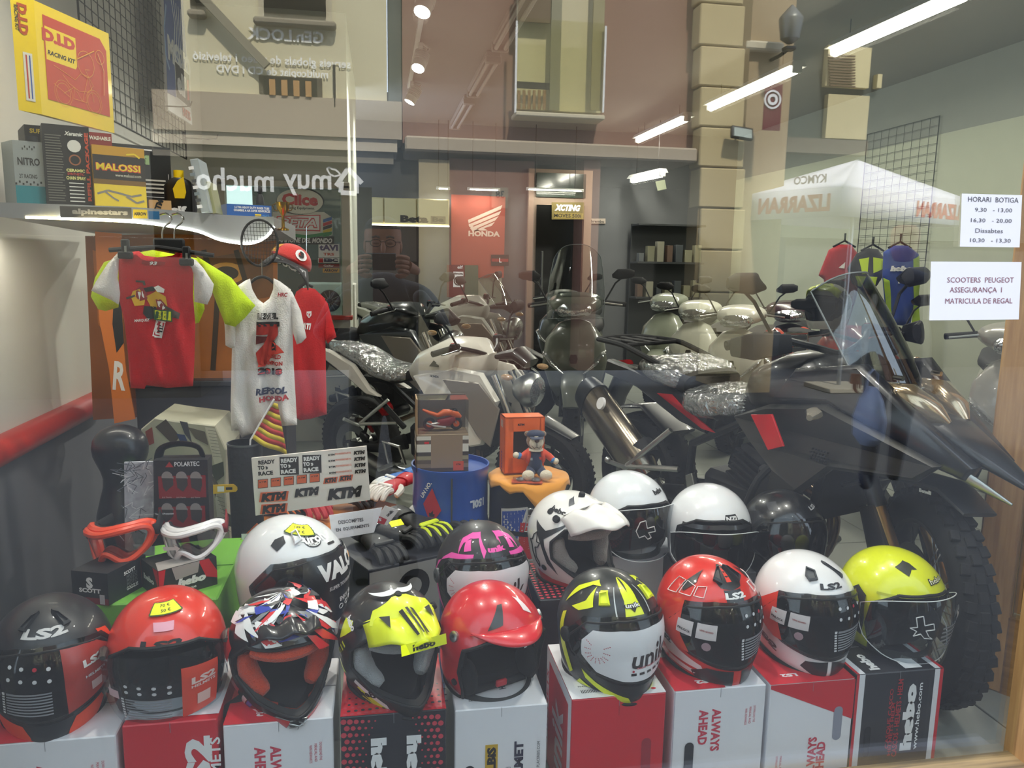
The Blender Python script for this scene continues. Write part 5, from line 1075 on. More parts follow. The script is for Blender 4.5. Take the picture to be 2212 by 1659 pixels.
x, w_, h_ = fbox(1662, 1842, .318); carton('helmet_box', 'white helmet box with a red wedge and handle slot under the white helmet', 'box', (x, .19), (w_, .27, h_), 0, cw, b8f, 'helmet boxes in the front row')
def b9f(a, w, dp, h):
 f = a['f'];
 for fc, ww in ((f, w), (a['t'], w)):
  hh = h if fc is f else dp; fc.rect(-ww/2, -hh/2, -ww/2+.008, hh/2, cr); fc.rect(-ww/2+.008, -hh/2, -ww/2+.024, hh/2, cw); fc.rect(ww/2-.01, -hh/2, ww/2, hh/2, cr); fc.rect(ww/2-.025, -hh/2, ww/2-.01, hh/2, cw)
 f.text('hebo', .035, .03, .034, WHITE, rot=pi/2, w=.19, bold=.08); f.text('www.hebo.com', .062, .03, .012, WHITE, rot=pi/2, w=.19, bold=.02); rd_ = mat('#b02a34', .5)
 f.text('CASCOS - HELMETS - HELM', .003, .03, .015, rd_, rot=pi/2, w=.22, bold=.03); f.text('CASQUE CASCO', -.02, .03, .012, rd_, rot=pi/2, w=.17); f.text('HELMETS HELM', -.012, .0, .010, rd_, rot=pi/2, w=.15); slot(f, -w/2+.045, -.03, .018, .07, '#101013'); a['t'].text('hebo', -w*.25, -dp*.3, .03, WHITE, rot=pi/2, w=.08, bold=.06); a['t'].rect(.02, -dp/2+.01, .07, -dp/2+.06, PAPER)
x, w_, h_ = fbox(1850, 2035, .322); carton('helmet_box', 'black helmet box with red and white borders under the yellow helmet', 'box', (x, .2), (w_, .27, h_), 0, dkb, b9f, 'helmet boxes in the front row')
# boxes of the second row
def br(a, w, dp, h):
 for i in range(15):
  for j in range(18): a['l'].disc(-dp/2+.01+i*.018, h/2-.01-j*.018, .0055, mat('#c9404f', .5), 7); a['t'].disc(-w/2+.01+i*.018, -dp/2+.01+j*.018, .006, mat('#c9404f', .5), 7) if j < 15 else 0
 a['f'].text('hebo', -.05, -.03, .04, WHITE, rot=pi/2, w=.2, bold=.08)
p = aty(1205, 1400, .50); carton('helmet_box', 'dark dotted box standing behind, carrying the white peaked helmet', 'box', (p.x+.06, .60), (.26, .3, .395), .0, dkb, br, 'helmet boxes in the second row')
p = aty(1345, 1300, .84); carton('helmet_box', 'white box behind, carrying the white open-face helmet with clear visor', 'box', (p.x+.05, .93), (.25, .24, .395), 0, cw, None, 'helmet boxes in the second row')
p = aty(1523, 1300, .72); carton('helmet_box', 'grey box behind, carrying the plain white jet helmet', 'box', (p.x, .74), (.24, .26, .375), 0, mat('#4d4e55', .6), None, 'helmet boxes in the second row')
p = aty(1678, 1300, .70); carton('helmet_box', 'dark grey box behind, carrying the glossy black helmet', 'box', (p.x, .72), (.22, .26, .345), 0, mat('#3a3b42', .6), None, 'helmet boxes in the second row')
p = aty(1036, 1300, .52); carton('helmet_box', 'blue box behind, carrying the black and pink helmet', 'box', (p.x+.02, .54), (.25, .27, .345), 0, mat('#24408a', .5), None, 'helmet boxes in the second row')
def bgy(a, w, dp, h): a['f'].text('FOODO', .06, 0, .03, INK, rot=pi/2, w=.2, bold=.04)
p = aty(622, 1400, .50); carton('helmet_box', 'grey box behind, carrying the big white flip-front helmet', 'box', (p.x, .5), (.27, .28, .365), 0, mat('#7d8088', .6), bgy, 'helmet boxes in the second row')
# ================================================================ GOODS ON THE SHELF
ZS = 1.494
def cbox(name, label, cat, A, B, C, z0, z1, mt, art=None, group=None, bev=.002, ym=380):
 "box from the near bottom edge A, right edge B, rear-left edge C; each (px, y)"
 a, b, c = [V((aty(px, ym, y).x, y, 0)) for px, y in (A, B, C)]; t = thing(name, label, cat, (a.x, a.y, z0), 0, group)
 U = b-a; Wv = c-a; h = z1-z0; m = MB(); vs = [V((0, 0, 0)), U, U+Wv, Wv]; vs += [v+V((0, 0, h)) for v in vs]
 m.add(vs, [(0, 3, 2, 1), (4, 5, 6, 7), (0, 1, 5, 4), (1, 2, 6, 5), (2, 3, 7, 6), (3, 0, 4, 7)], mt); o = m.build('carton', t, smooth=False)
 if art:
  m = MB(); f = Face((0, 0, 0), U, (0, 0, 1), m, .001); l = Face(Wv, -Wv, (0, 0, 1), m, .001); art(f, l, U.length, Wv.length, h); m.build('printed_graphics', t, smooth=False)
 return t
zA = lambda px, py, y: aty(px, py, y).z
INKM = mat('#1c1a18', .6); yel = mat('#f0cf10', .4, coat=.3); redp = mat('#c23a1c', .45)
def moto_line(f, x, y, s, mt, w=.0012):
 "outline drawing of a motorcycle, in strokes"
 for cx in (-.5, .5):
  for r_ in (.28, .22): f.ring(x+cx*s, y-.25*s, r_*s, w, mt, 20)
 for pts in (((-.5, -.25), (-.15, -.05), (.1, -.3), (.35, .3), (.5, -.25)), ((-.75, .28), (-.4, .2), (-.1, .12), (.1, .3), (.35, .3), (.5, .12), (.35, -.05), (.0, -.1), (-.3, .0), (-.5, .15)), ((.35, .3), (.25, .42), (.4, .45)), ((-.15, -.05), (-.2, -.3), (.25, -.3), (.3, -.05)), ((-.3, -.3), (-.8, -.1))): f.line([(x+a*s, y+b*s) for a, b in pts], w, mt)
def did(f, l, w, d, h):
 s = .012; f.poly([(.03, .05), (w-.02, .05), (w-.02, h-.06), (w-.05, h-.03), (.03, h-.03)], redp); f.poly([(.035, h-.155), (w*.48, h-.155), (w*.5, h-.145), (w*.5, h-.06), (.035, h-.06)], yel); f.text('D.I.D', w*.28, h-.085, .035, mat('#c4301c', .4), w=w*.42, bold=.07); f.text('RACING KIT', w*.30, h-.133, .014, INKM, w=w*.36, bold=.04, shear=.2)
 moto_line(f, w*.5, h*.36, .14, mat('#e6a23c', .5)); f.ring(w*.62, h*.60, .04, .0016, mat('#e6a23c', .5)); f.ring(w*.83, h*.72, .022, .0016, mat('#e6a23c', .5)); f.line([(w*.5, h*.62), (w*.75, h*.76)], .003, mat('#e6a23c', .5)); f.line([(w*.86, h*.35), (w*.88, h*.6), (w*.8, h*.75)], .004, mat('#e28a4c', .5))
 l.text('D.I.D', d*.45, h*.80, .03, mat('#b8501c', .4), rot=-pi/2, w=.085, bold=.06); l.text('RACING KIT', d*.2, h*.8, .012, INKM, rot=-pi/2, w=.07); l.rect(d*.35, h*.1, d*.75, h*.52, mat('#dcd9c8', .5)); l.rect(d*.45, h*.12, d*.52, h*.5, mat('#b8402c', .5)); l.rect(d*.6, h*.12, d*.66, h*.5, mat('#3a5aa0', .5))
zb_ = zA(85, 247, 1.0)
cbox('chain_kit_box', 'big yellow and red chain kit box standing on top of the shelf boxes', 'box', (82, 1.0), (238, 1.32), (32, .94), zb_, zA(75, 0, 1.0), yel, did, ym=130)
def nitro(f, l, w, d, h):
 f.rect(0, 0, w, h*.30, mat('#1d7d86', .4)); f.text('NITRO', w*.5, h*.68, .022, INKM, w=w*.75, bold=.03); f.text('2T RACING', w*.45, h*.45, .012, INKM, w=w*.6)
 for i in range(8): f.rect(w*.12*i, h*.31+(i % 2)*.006, w*.12*i+w*.06, h*.31+.006+(i % 2)*.006, INKM)
 for i in range(6): f.rect(w*(.3+.08*i), h*.86+(i % 2)*.006, w*(.34+.08*i), h*.86+.006+(i % 2)*.006, INKM)
t = cbox('oil_can', 'square silver and teal oil can at the far left of the shelf', 'can', (32, .93), (96, .96), (8, 1.0), ZS, zA(30, 302, .93), mat('#aab2b2', .35, .6), nitro)
m = MB(); m.cyl((.04, .03, zA(30, 302, .93)-ZS), (.04, .03, zA(30, 302, .93)-ZS+.015), .016, MATT); m.build('cap', t)
def xer(f, l, w, d, h):
 wt = mat('#e4e2d8', .5);
 for i in range(26): f.rect(w*.05, h*(.06+.032*i), w*random.uniform(.36, .42), h*(.072+.032*i), mat('#6d6a60', .6))
 f.text('Xeramic', w*.66, h*.90, .012, wt, w=w*.4, shear=.3, bold=.04); f.disc(w*.66, h*.75, .018, wt); f.ring(w*.66, h*.58, .016, .004, mat('#a0603a', .5)); f.text('CERAMIC', w*.66, h*.45, .009, mat('#e6e08a', .5), w=w*.4, bold=.05); f.text('SYNTHETIC', w*.66, h*.405, .007, mat('#d2402c', .5), w=w*.36); f.text('CHAIN SPRAY', w*.66, h*.355, .010, mat('#e6e08a', .5), w=w*.42, bold=.04)
 for i in range(6): f.rect(w*.5, h*(.06+.045*i), w*.82, h*(.073+.045*i), wt)
 f.text('REFILL PACKAGE', w*.93, h*.5, .010, mat('#d2502c', .5), rot=pi/2, w=h*.85, bold=.05)
cbox('chain_spray_box', 'tall black chain spray box with white and red lettering on the shelf', 'box', (97, .94), (198, .985), (93, 1.04), ZS, zA(120, 268, .95), INKM, xer)
def mal(f, l, w, d, h):
 o_ = mat('#c9961a', .5); f.rect(0, h*.85, w, h, o_); f.rect(0, h*.42, w, h*.85, mat('#2a2018', .5)); f.rect(0, h*.38, w, h*.46, mat('#7d5a18', .5)); f.rect(0, 0, w, h*.38, yel); f.text('MALOSSI', w*.48, h*.66, .024, mat('#d8502c', .4), w=w*.86, bold=.08); f.text('MALOSSI', w*.48, h*.665, .020, mat('#f0d820', .4), w=w*.84, bold=.02); f.text('www.malossi.com', w*.66, h*.54, .009, mat('#e6e0c8', .5), w=w*.5, bold=0)
 g = mat('#8d8678', .4); f.line([(w*.05, h*.22), (w*.25, h*.28), (w*.5, h*.24), (w*.7, h*.2), (w*.9, h*.24)], .006, g); f.line([(w*.2, h*.26), (w*.35, h*.16), (w*.45, h*.12)], .005, g); f.line([(w*.6, h*.2), (w*.8, h*.1), (w*.95, h*.14)], .006, g); f.line([(w*.64, h*.88), (w*.8, h*.9), (w*.9, h*.84)], .005, yel)
cbox('scooter_parts_box', 'yellow and black parts box with a red and yellow name on the shelf', 'box', (202, .96), (314, 1.03), (196, 1.03), ZS, zA(210, 313, .97), mat('#e0a81c', .4), mal)
cbox('air_filter_box', 'dark air filter box with a yellow oval under the chain kit box', 'box', (60, 1.06), (150, 1.10), (46, 1.2), ZS, zA(60, 262, 1.0)+.0, INKM, lambda f, l, w, d, h: (f.text('SUPER', w*.35, h*.93, .014, yel, bold=.04), f.rect(w*.3, h*.7, w*.5, h*.8, mat('#3c9c5c', .5)), l.disc(d*.5, h*.72, .02, yel, 14, 1.4), l.text('BMC', d*.5, h*.72, .012, INK, rot=-pi/2)))
cbox('air_filter_box', 'brown-red washable filter box behind the yellow parts box', 'box', (195, 1.12), (246, 1.15), (180, 1.3), ZS, zA(210, 285, 1.12), mat('#8a2a22', .5), lambda f, l, w, d, h: f.text('WASHABLE', w*.5, h*.93, .012, mat('#e6e0d0', .5), w=w*.9, bold=.04))
def grn(f, l, w, d, h):
 f.poly([(0, h*.86), (w*.62, h*.86), (w*.5, h*.7), (0, h*.7)], mat('#3d6a3a', .5)); f.rect(0, h*.93, w*.7, h*.95, WHITE); f.text('DEM', w*.35, h*.79, .03, mat('#8fae7a', .5), w=w*.6, bold=.05)
 for i in range(4): f.rect(w*.5, h*(.30+.06*i), w*.9, h*(.325+.06*i), mat('#c8c6be', .5))
 f.line([(w*.48, h*.24), (w*.95, h*.24), (w*.95, h*.6)], .0015, WHITE)
cbox('filter_box', 'wide black filter box with green panel behind the parts boxes', 'box', (235, 1.16), (370, 1.24), (232, 1.4), ZS, zA(300, 312, 1.18), mat('#1f2021', .5), grn)
cbox('small_cardboard_box', 'small brown cardboard box with slanted black letters on the shelf', 'box', (319, 1.04), (367, 1.07), (317, 1.12), ZS-.004, zA(340, 432, 1.05), mat('#c49a68', .7), lambda f, l, w, d, h: f.text('KTM', w*.4, h*.45, .018, INK, rot=1.2, bold=.06))
bt_ = aty(388, 480, 1.15); t = thing('oil_bottle', 'black oil bottle with a yellow cap and yellow drop on the shelf', 'bottle', (bt_.x, 1.18, ZS)); m = MB(); hb = zA(388, 382, 1.15)-ZS
m.loft([((0, 0, 0), .045, .03, 4, V((0, 0, 1))), ((0, 0, .01), .048, .033, 4, V((0, 0, 1))), ((0, 0, hb*.75), .048, .033, 4, V((0, 0, 1))), ((-.005, 0, hb*.92), .032, .028, 3, V((0, 0, 1))), ((-.012, 0, hb), .014, .014, 2, V((0, 0, 1)))], BLACK, 24); o = m.build('bottle_body', t); o.rotation_euler = (0, 0, pi/2)
m = MB(); m.cyl((0, -.012, hb-.005), (0, -.012, hb+.022), .016, yel, n=14); m.build('cap', t); m = MB(); f = Face((0, -.034, hb*.4), (1, 0, 0), (0, 0, 1), m, .001); f.text('elf', 0, -.035, .02, WHITE, w=.05, bold=.06); f.text('moto', 0, -.058, .010, yel, w=.035, shear=.2); f.poly([(-.01, .0), (.02, .0), (.026, .02), (.02, .07), (0, .055), (-.015, .03)], yel); f.text('4', -.01, -.085, .018, mat('#c8501c', .4)); m.build('label', t, smooth=False)
for i, (x0, x1, xb0, y0, mt, lb) in enumerate(((412, 432, 452, 347, mat('#b9c2c8', .3, .4), 'tall silver packet leaning on the shelf, left of two'), (436, 442, 462, 392, mat('#8f9066', .4), 'thin olive packet leaning on the shelf, right of two'))):
 t = thing('leaning_packet', lb, 'packet', (aty(x1+12, 490, 1.18).x, 1.18+.05*i, ZS)); m = MB(); h_ = zA(420, y0, 1.18)-ZS
 m.box((0, 0, h_/2), (.028, .12, h_), mt, rot=(0, -.17, 0), bev=.002); m.build('carton', t, smooth=False); m = MB(); f = Face((-.012+.0, -.061, h_/2), (1, 0, .17), (-.17, 0, 1), m, .001)
 for k in range(7): f.rect(-.01, -h_*.42+k*h_*.12, .006, -h_*.42+k*h_*.12+h_*.06, [PAPER, GREYP, mat('#7d8a92', .4)][k % 3])
 m.build('printed_graphics', t, smooth=False)
def mich(f, l, w, d, h):
 f.text('ULTRA HEAVY DUTY INNER TUBE', w*.56, h*.86, .008, WHITE, w=w*.78, bold=.03); f.text('CHAMBRE A AIR SUPER RENFORCEE', w*.56, h*.72, .008, WHITE, w=w*.82, bold=.03); f.poly([(0, 0), (w*.3, 0), (w*.1, h*.35), (0, h*.4)], yel)
 for i in range(4): f.rect(w*.62, h*(.2+.1*i), w*.76, h*(.27+.1*i), yel)
 moto_line(f, w*.88, h*.45, .02, mat('#4f9ad8', .5), .0015)
cbox('inner_tube_box', 'blue and yellow inner tube box at the right end of the shelf', 'box', (487, 1.3), (584, 1.36), (470, 1.42), ZS-.03, zA(500, 440, 1.3), mat('#1c5aa8', .4, coat=.2), mich)
fg = thing('figurine', 'small dark bust figurine standing on the inner tube box', 'figurine', (aty(562, 440, 1.38).x, 1.38, zA(562, 441, 1.38))); m = MB(); m.loft([((0, 0, 0), .02, .014, 2.5, V((0, 0, 1))), ((0, 0, .02), .018, .013, 2, V((0, 0, 1))), ((0, 0, .035), .008, .008, 2, V((0, 0, 1)))], MATT, 14); m.ball((0, 0, .05), (.011, .013, .015), MATT); m.build('figure', fg)
tc_ = aty(612, 498, 1.34); t = thing('trophy_cup', 'small golden trophy cup at the end of the shelf', 'trophy', (tc_.x, 1.34, tc_.z)); gold = mat('#c79a2e', .2, 1); m = MB(); m.lathe([(0, 0), (.02, 0), (.02, .006), (.006, .012), (.005, .05), (.01, .06), (.022, .075), (.026, .10), (.024, .10), (.018, .078), (0, .07)], gold, 20); m.build('cup', t)
m = MB(); [m.tube([(s*.023, 0, .095), (s*.036, 0, .088), (s*.030, 0, .072), (s*.014, 0, .068)], .002, gold, n=6) for s in (-1, 1)]; m.build('handle', t)
# fascia stickers
m = MB(); a = aty(148, 467, .86); b = aty(285, 470, .90); f = Face(a, b-a, (0, 0, 1), m, .004); L_ = (b-a).length; f.rect(-.02, -.004, L_, .028, mat('#4c4944', .5)); f.text('alpinestars', L_*.5, .012, .02, mat('#a9a49a', .5), w=L_*.88, bold=.05); f.rect(L_+.004, -.002, L_+.042, .024, yel); f.text('ARROW', L_+.023, .011, .010, INK, w=.034, bold=.05); f.rect(L_+.045, -.004, L_+.075, .02, mat('#2c6a9c', .5)); o = m.build('shelf_stickers', sh, smooth=False); o.matrix_parent_inverse = X4.Translation(-V(sh.location))
# ---- tall blue sign hanging on the left grid
t = thing('hanging_oil_sign', 'tall blue and white pointed oil sign hanging from the left wire grid', 'sign', (XL+.12, 2.2, 1.9)); xs = XL+.12
def XP(px, py): p = atx(px, py, xs); return (p.y-2.2, p.z-1.9)
bl = mat('#2050a8', .35, coat=.4); po = [XP(*p) for p in ((345, -60), (385, -60), (411, 270), (358, 237))]; pts4 = po
m = MB(); m.prism(po, 0, .012, WHITE, ax='x'); m.build('panel', t, smooth=False); m = MB(); f = Face((.012, 0, 0), (0, 1, 0), (0, 0, 1), m); f.poly([XP(*p) for p in ((345, -60), (386, -60), (404, 225), (356, 200))], bl)
c = XP(383, 128); f.text('MOTO', *c, .13, WHITE, w=.50, rot=-.02, bold=.06); c = XP(390, 185); f.rect(c[0]-.17, c[1]-.10, c[0]+.17, c[1]+.10, WHITE); f.rect(c[0]-.16, c[1]-.09, c[0]+.16, c[1]+.09, INK); f.text('elf', c[0]-.03, c[1], .12, WHITE, w=.2, bold=.06); f.poly([(c[0]+.09, c[1]-.06), (c[0]+.14, c[1]-.05), (c[0]+.14, c[1]+.06), (c[0]+.09, c[1]+.05)], RED)
c = XP(378, 60);
for k in range(5): f.line([(c[0]-.12+.05*k, c[1]+.12), (c[0]-.06+.03*k, c[1]), (c[0]-.1+.05*k, c[1]-.14), (c[0]+.02, c[1]-.2)], .012, mat('#dfe6f0', .5))
f.line([XP(352, 10), XP(348, 60), XP(352, 120), XP(360, 150)], .02, mat('#8fb0e0', .4)); c = XP(403, 250); f.text('PARTS', c[0]-.06, c[1]-.0, .05, mat('#b03a30', .5), w=.18, bold=.05); m.build('printed_graphics', t, smooth=False)
for (px, py, nm) in ((330, 228, 'black display hook on the left wire grid, nearer one'), (398, 298, 'black display hook on the left wire grid, farther one')):
 p = atx(px, py, XL+.06); t = thing('display_hook', nm, 'hook', p, 0, 'hooks on the left grid'); m = MB(); m.tube([(0, 0, 0), (.15, -.06, -.01), (.2, -.08, -.008), (.21, -.085, .015)], .0035, mat('#1d1e20', .4, .5)); m.build('prong', t); m = MB(); m.box((0, 0, 0), (.01, .05, .07), mat('#1d1e20', .4, .5), bev=.003); m.build('clip', t)
# ---- stickers on the office window
YW = YP-.012
def stk(name, label, quad, mt, art=None): return plate(name, label, 'sticker', quad, YW, mt, .003, art)
def cl1(f, P_):
 o = P_(648, 435); rx = (P_(698, 435)[0]-P_(598, 435)[0])/2; ry = (P_(648, 407)[1]-P_(648, 462)[1])/2
 f.poly([(o[0]+rx*cos(i*pi/16), o[1]+ry*sin(i*pi/16)) for i in range(32)], mat('#e3e3d6', .5)); T(f, P_, 'Clice', 648, 431, 78, 26, RED, 0, bold=.05); T(f, P_, 'Racing Equipment', 648, 450, 62, 7, INK, 0)
o_ = [(648+52*cos(-i*pi/12), 435+29*sin(-i*pi/12)) for i in range(24)]; stk('oval_window_sticker', 'white oval racing equipment sticker with red name on the office window', o_, INK, cl1)
def be(f, P_):
 f.poly([P_(*p) for p in ((598, 467), (692, 464), (692, 500), (593, 496))], RED); f.poly([P_(*p) for p in ((600, 469), (690, 466), (690, 497), (596, 494))], WHITE); T(f, P_, 'BETA', 645, 481, 82, 22, RED, 0, shear=.2, bold=.08); T(f, P_, 'BETA', 645, 481, 78, 17, WHITE, 0, shear=.2, bold=.02)
 for i, c in enumerate(('#3a70b8', '#c02a2a', '#26262a', '#d8c020', '#2c8a4a')): f.poly([P_(698, 474+i*8), P_(717, 468+i*8), P_(717, 475+i*8), P_(698, 481+i*8)], mat(c, .5))
 f.poly([P_(*p) for p in ((600, 500), (660, 508), (717, 500), (717, 507), (660, 515), (600, 506))], mat('#2c8a4a', .5))
stk('window_banner_sticker', 'white banner sticker with red outlined name and rainbow ribbon on the office window', [(589, 458), (700, 458), (718, 470), (718, 508), (660, 516), (589, 504)], mat('#d9d8cd', .5), be)
stk('window_text_sticker', 'dark strip sticker with white slanted lettering under the banner sticker', [(586, 528), (722, 528), (722, 511), (586, 511)], mat('#2c2a28', .5), lambda f, P_: T(f, P_, 'CAMPIONE DEL MONDO', 656, 519, 124, 11, WHITE, 0, shear=.25, bold=.04))
stk('window_name_sticker', 'white square sticker with purple letters on the office window', [(688, 556), (733, 556), (733, 527), (688, 527)], WHITE, lambda f, P_: (T(f, P_, 'tAVI', 710, 535, 40, 13, mat('#4a3a70', .5), 0, bold=.05), T(f, P_, 'TRS', 710, 549, 24, 6, mat('#c24a2c', .5), 0, bold=.04)))
stk('window_brake_sticker', 'white strip sticker with red square and bold letters on the office window', [(687, 568), (733, 568), (733, 557), (687, 557)], WHITE, lambda f, P_: (f.rect(*P_(689, 567), *P_(698, 558), RED), T(f, P_, 'EBC', 715, 562, 30, 8, mat('#2c2c50', .5), 0, bold=.06)))
stk('window_red_sticker', 'narrow dark red strip sticker below the white strip sticker', [(688, 578), (733, 578), (733, 570), (688, 570)], mat('#8a2a20', .5), lambda f, P_: T(f, P_, 'Galfer', 710, 574, 22, 4, WHITE, 0))
stk('window_yellow_sticker', 'small yellow sticker with dark letters lowest on the office window', [(697, 589), (733, 589), (733, 580), (697, 580)], mat('#d8a01c', .5), lambda f, P_: T(f, P_, 'ARROW', 715, 584, 30, 6, INK, 0, bold=.05))
t = thing('air_conditioner', 'white cooler unit with a round fan grille on the floor of the office', 'appliance', (aty(712, 650, 4.9).x, 4.9, 0)); zt_ = zA(712, 612, 4.9); m = MB(); m.box((0, .15, zt_/2), (.42, .3, zt_), mat('#c9c8be', .5), bev=.01); m.build('casing', t)
m = MB(); c = aty(715, 650, 4.9); f = (0, -.006, c.z-.0); m.lathe([(.0, .0), (.08, .0), (.085, .012), (.09, 0)], DARKM, 20, c=f, axis=(0, -1, 0)); [m.cyl(V(f)+V((.02*cos(a), -.01, .02*sin(a))), V(f)+V((.08*cos(a), -.01, .08*sin(a))), .004, ALU, n=4) for a in [i*pi/6 for i in range(12)]]; m.build('fan_grille', t)
# ================================================================ HANGING CLOTHES
def garment(t, name, outline, y, mt, folds=7, amp=.010, thick=.03, seed=0, ang=0):
 pts = [aty(px, py, y) for px, py in outline]; o = V(t.location); pl = [V((p.x-o.x, p.z-o.z)) for p in pts]; n = len(pl); dense = []; rnd = random.Random(seed)
 for i in range(n):
  a, b = pl[i], pl[(i+1) % n]; st = max(1, int((b-a).length/.016)); dense += [a.lerp(b, j/st) for j in range(st)]
 def ins(x, z):
  c = False
  for i in range(n):
   a, b = pl[i-1], pl[i]
   if (a.y > z) != (b.y > z) and x < (b.x-a.x)*(z-a.y)/(b.y-a.y)+a.x: c = not c
  return c
 x0, x1 = min(p.x for p in pl), max(p.x for p in pl); z0, z1 = min(p.y for p in pl), max(p.y for p in pl); inn = []; st = .014; x = x0
 while x < x1:
  z = z0
  while z < z1:
   if ins(x, z): inn.append(V((x, z)))
   z += st
  x += st
 vo, ed, fa, *_ = delaunay_2d_cdt(dense+inn, [], [list(range(len(dense)))], 1, 1e-5); ph = rnd.random()*6; k = folds/(x1-x0+.01)*pi
 def dd(p): return min(((p-a)-(b-a)*max(0, min(1, (p-a).dot(b-a)/((b-a).length_squared or 1)))).length for a, b in zip(pl, pl[1:]+pl[:1]))
 vs = []; ys = []
 for p in vo:
  e = min(1, dd(p)/.045); e = sqrt(max(0, 1-(1-e)**2)); hgt = 1-(p.y-z0)/(z1-z0+1e-6); w_ = amp*(.35+.65*hgt)*(sin(k*p.x+ph+2.2*sin(p.y*9+ph))+.5*sin(2.3*k*p.x+p.y*22+ph*2)); ys.append((e, w_)); vs.append(p)
 y0 = y-o.y; m = MB(); m.add([(p.x, y0-thick*.55*e+w_*e+ang*p.x, p.y) for p, (e, w_) in zip(vs, ys)], [tuple(f) for f in fa], mt); m.add([(p.x, y0+thick*.45*e+w_*.6*e+ang*p.x, p.y) for p, (e, w_) in zip(vs, ys)], [tuple(f)[::-1] for f in fa], mt); ob = m.build(name, t, ang=120)
 def on(px, py):
  q = aty(px, py, y); x_, z_ = q.x-o.x, q.z-o.z; p = V((x_, z_)); e = min(1, dd(p)/.045); e = sqrt(max(0, 1-(1-e)**2)); hgt = 1-(z_-z0)/(z1-z0+1e-6)
  w_ = amp*(.35+.65*hgt)*(sin(k*x_+ph+2.2*sin(z_*9+ph))+.5*sin(2.3*k*x_+z_*22+ph*2)); return V((x_, y0-thick*.55*e+w_*e-.003+ang*x_, z_))
 return on
def drape(mb, on, polys):
 for pts, mt in polys:
  n = len(pts); dn = []; pl = [V(p) for p in pts]
  for i in range(n):
   a, b = pl[i], pl[(i+1) % n]; st = max(1, int((b-a).length/8)); dn += [a.lerp(b, j/st) for j in range(st)]
  inn = []; x = min(p.x for p in pl)+4
  while x < max(p.x for p in pl):
   y = min(p.y for p in pl)+4
   while y < max(p.y for p in pl):
    c = False
    for i in range(n):
     a, b = pl[i-1], pl[i]
     if (a.y > y) != (b.y > y) and x < (b.x-a.x)*(y-a.y)/(b.y-a.y)+a.x: c = not c
    if c: inn.append(V((x, y)))
    y += 8
   x += 8
  vo, ed, fa, *_ = delaunay_2d_cdt(dn+inn, [], [list(range(len(dn)))], 1, 1e-4); drape.k += 1; mb.add([on(p.x, p.y)-V((0, .00012*drape.k, 0)) for p in vo], [tuple(f) for f in fa], mt)
drape.k = 0
def dtext(mb, on, s, px, py, w, h, mt, rot=0, shear=0, bold=.03):
 vs, fs, tw, th = txt(s, shear, bold); c_, s_ = cos(rot), sin(rot); drape.k += 1; out = []
 for x, y in vs: X, Y = x*w/tw, y*h/th; out.append(on(px+X*c_-Y*s_, py-(X*s_+Y*c_))-V((0, .0006+.00012*drape.k, 0)))
 mb.add(out, fs, mt)
knit = lambda c: mat(c, .92, bump=.25, bs=220, sheen=.25, var=.04); tred = knit('#c4141c'); twh = knit('#e6e2df'); tye = knit('#c8e60e')
t = thing('fluorescent_tshirt', 'fluorescent yellow t-shirt hanging behind the red one, only its sleeves showing', 'shirt', (-.75, .98, 1.2))
garment(t, 'left_sleeve', [(258, 556), (225, 566), (205, 600), (196, 640), (212, 668), (228, 672), (256, 664), (262, 600)], .98, tye, 4, .006, seed=3)
garment(t, 'right_sleeve', [(424, 553), (445, 566), (500, 600), (522, 628), (552, 660), (530, 686), (508, 706), (486, 700), (470, 660), (455, 620), (440, 590)], .98, tye, 4, .008, seed=5)
garment(t, 'body', [(300, 545), (330, 540), (436, 560), (440, 640), (442, 668), (430, 697), (418, 700), (300, 705)], .985, tye, 4, .004, seed=6)
t = thing('red_tshirt', 'red t-shirt with white sleeves and a printed yellow racing bike, on a clip hanger', 'shirt', (-.75, .9, 1.2))
on = garment(t, 'body', [(256, 560), (262, 548), (300, 542), (312, 552), (340, 556), (372, 552), (387, 543), (402, 552), (418, 578), (417, 640), (422, 700), (420, 780), (417, 834), (360, 838), (316, 832), (312, 840), (282, 838), (276, 760), (268, 690), (258, 650), (256, 600)], .9, tred, 5, .008, seed=1)
garment(t, 'left_sleeve', [(262, 538), (272, 552), (258, 562), (254, 600), (262, 634), (256, 658), (240, 648), (197, 628), (206, 610), (232, 570)], .9, twh, 3, .006, seed=2); garment(t, 'right_sleeve', [(385, 548), (400, 552), (424, 562), (440, 580), (462, 614), (458, 636), (448, 658), (420, 652), (418, 590)], .9, twh, 3, .006, seed=4)
m = MB(); yl = mat('#d8a81c', .7); g_ = mat('#4a4038', .7); wb_ = mat('#e4e0dc', .7); rk_ = mat('#8a1a20', .7)
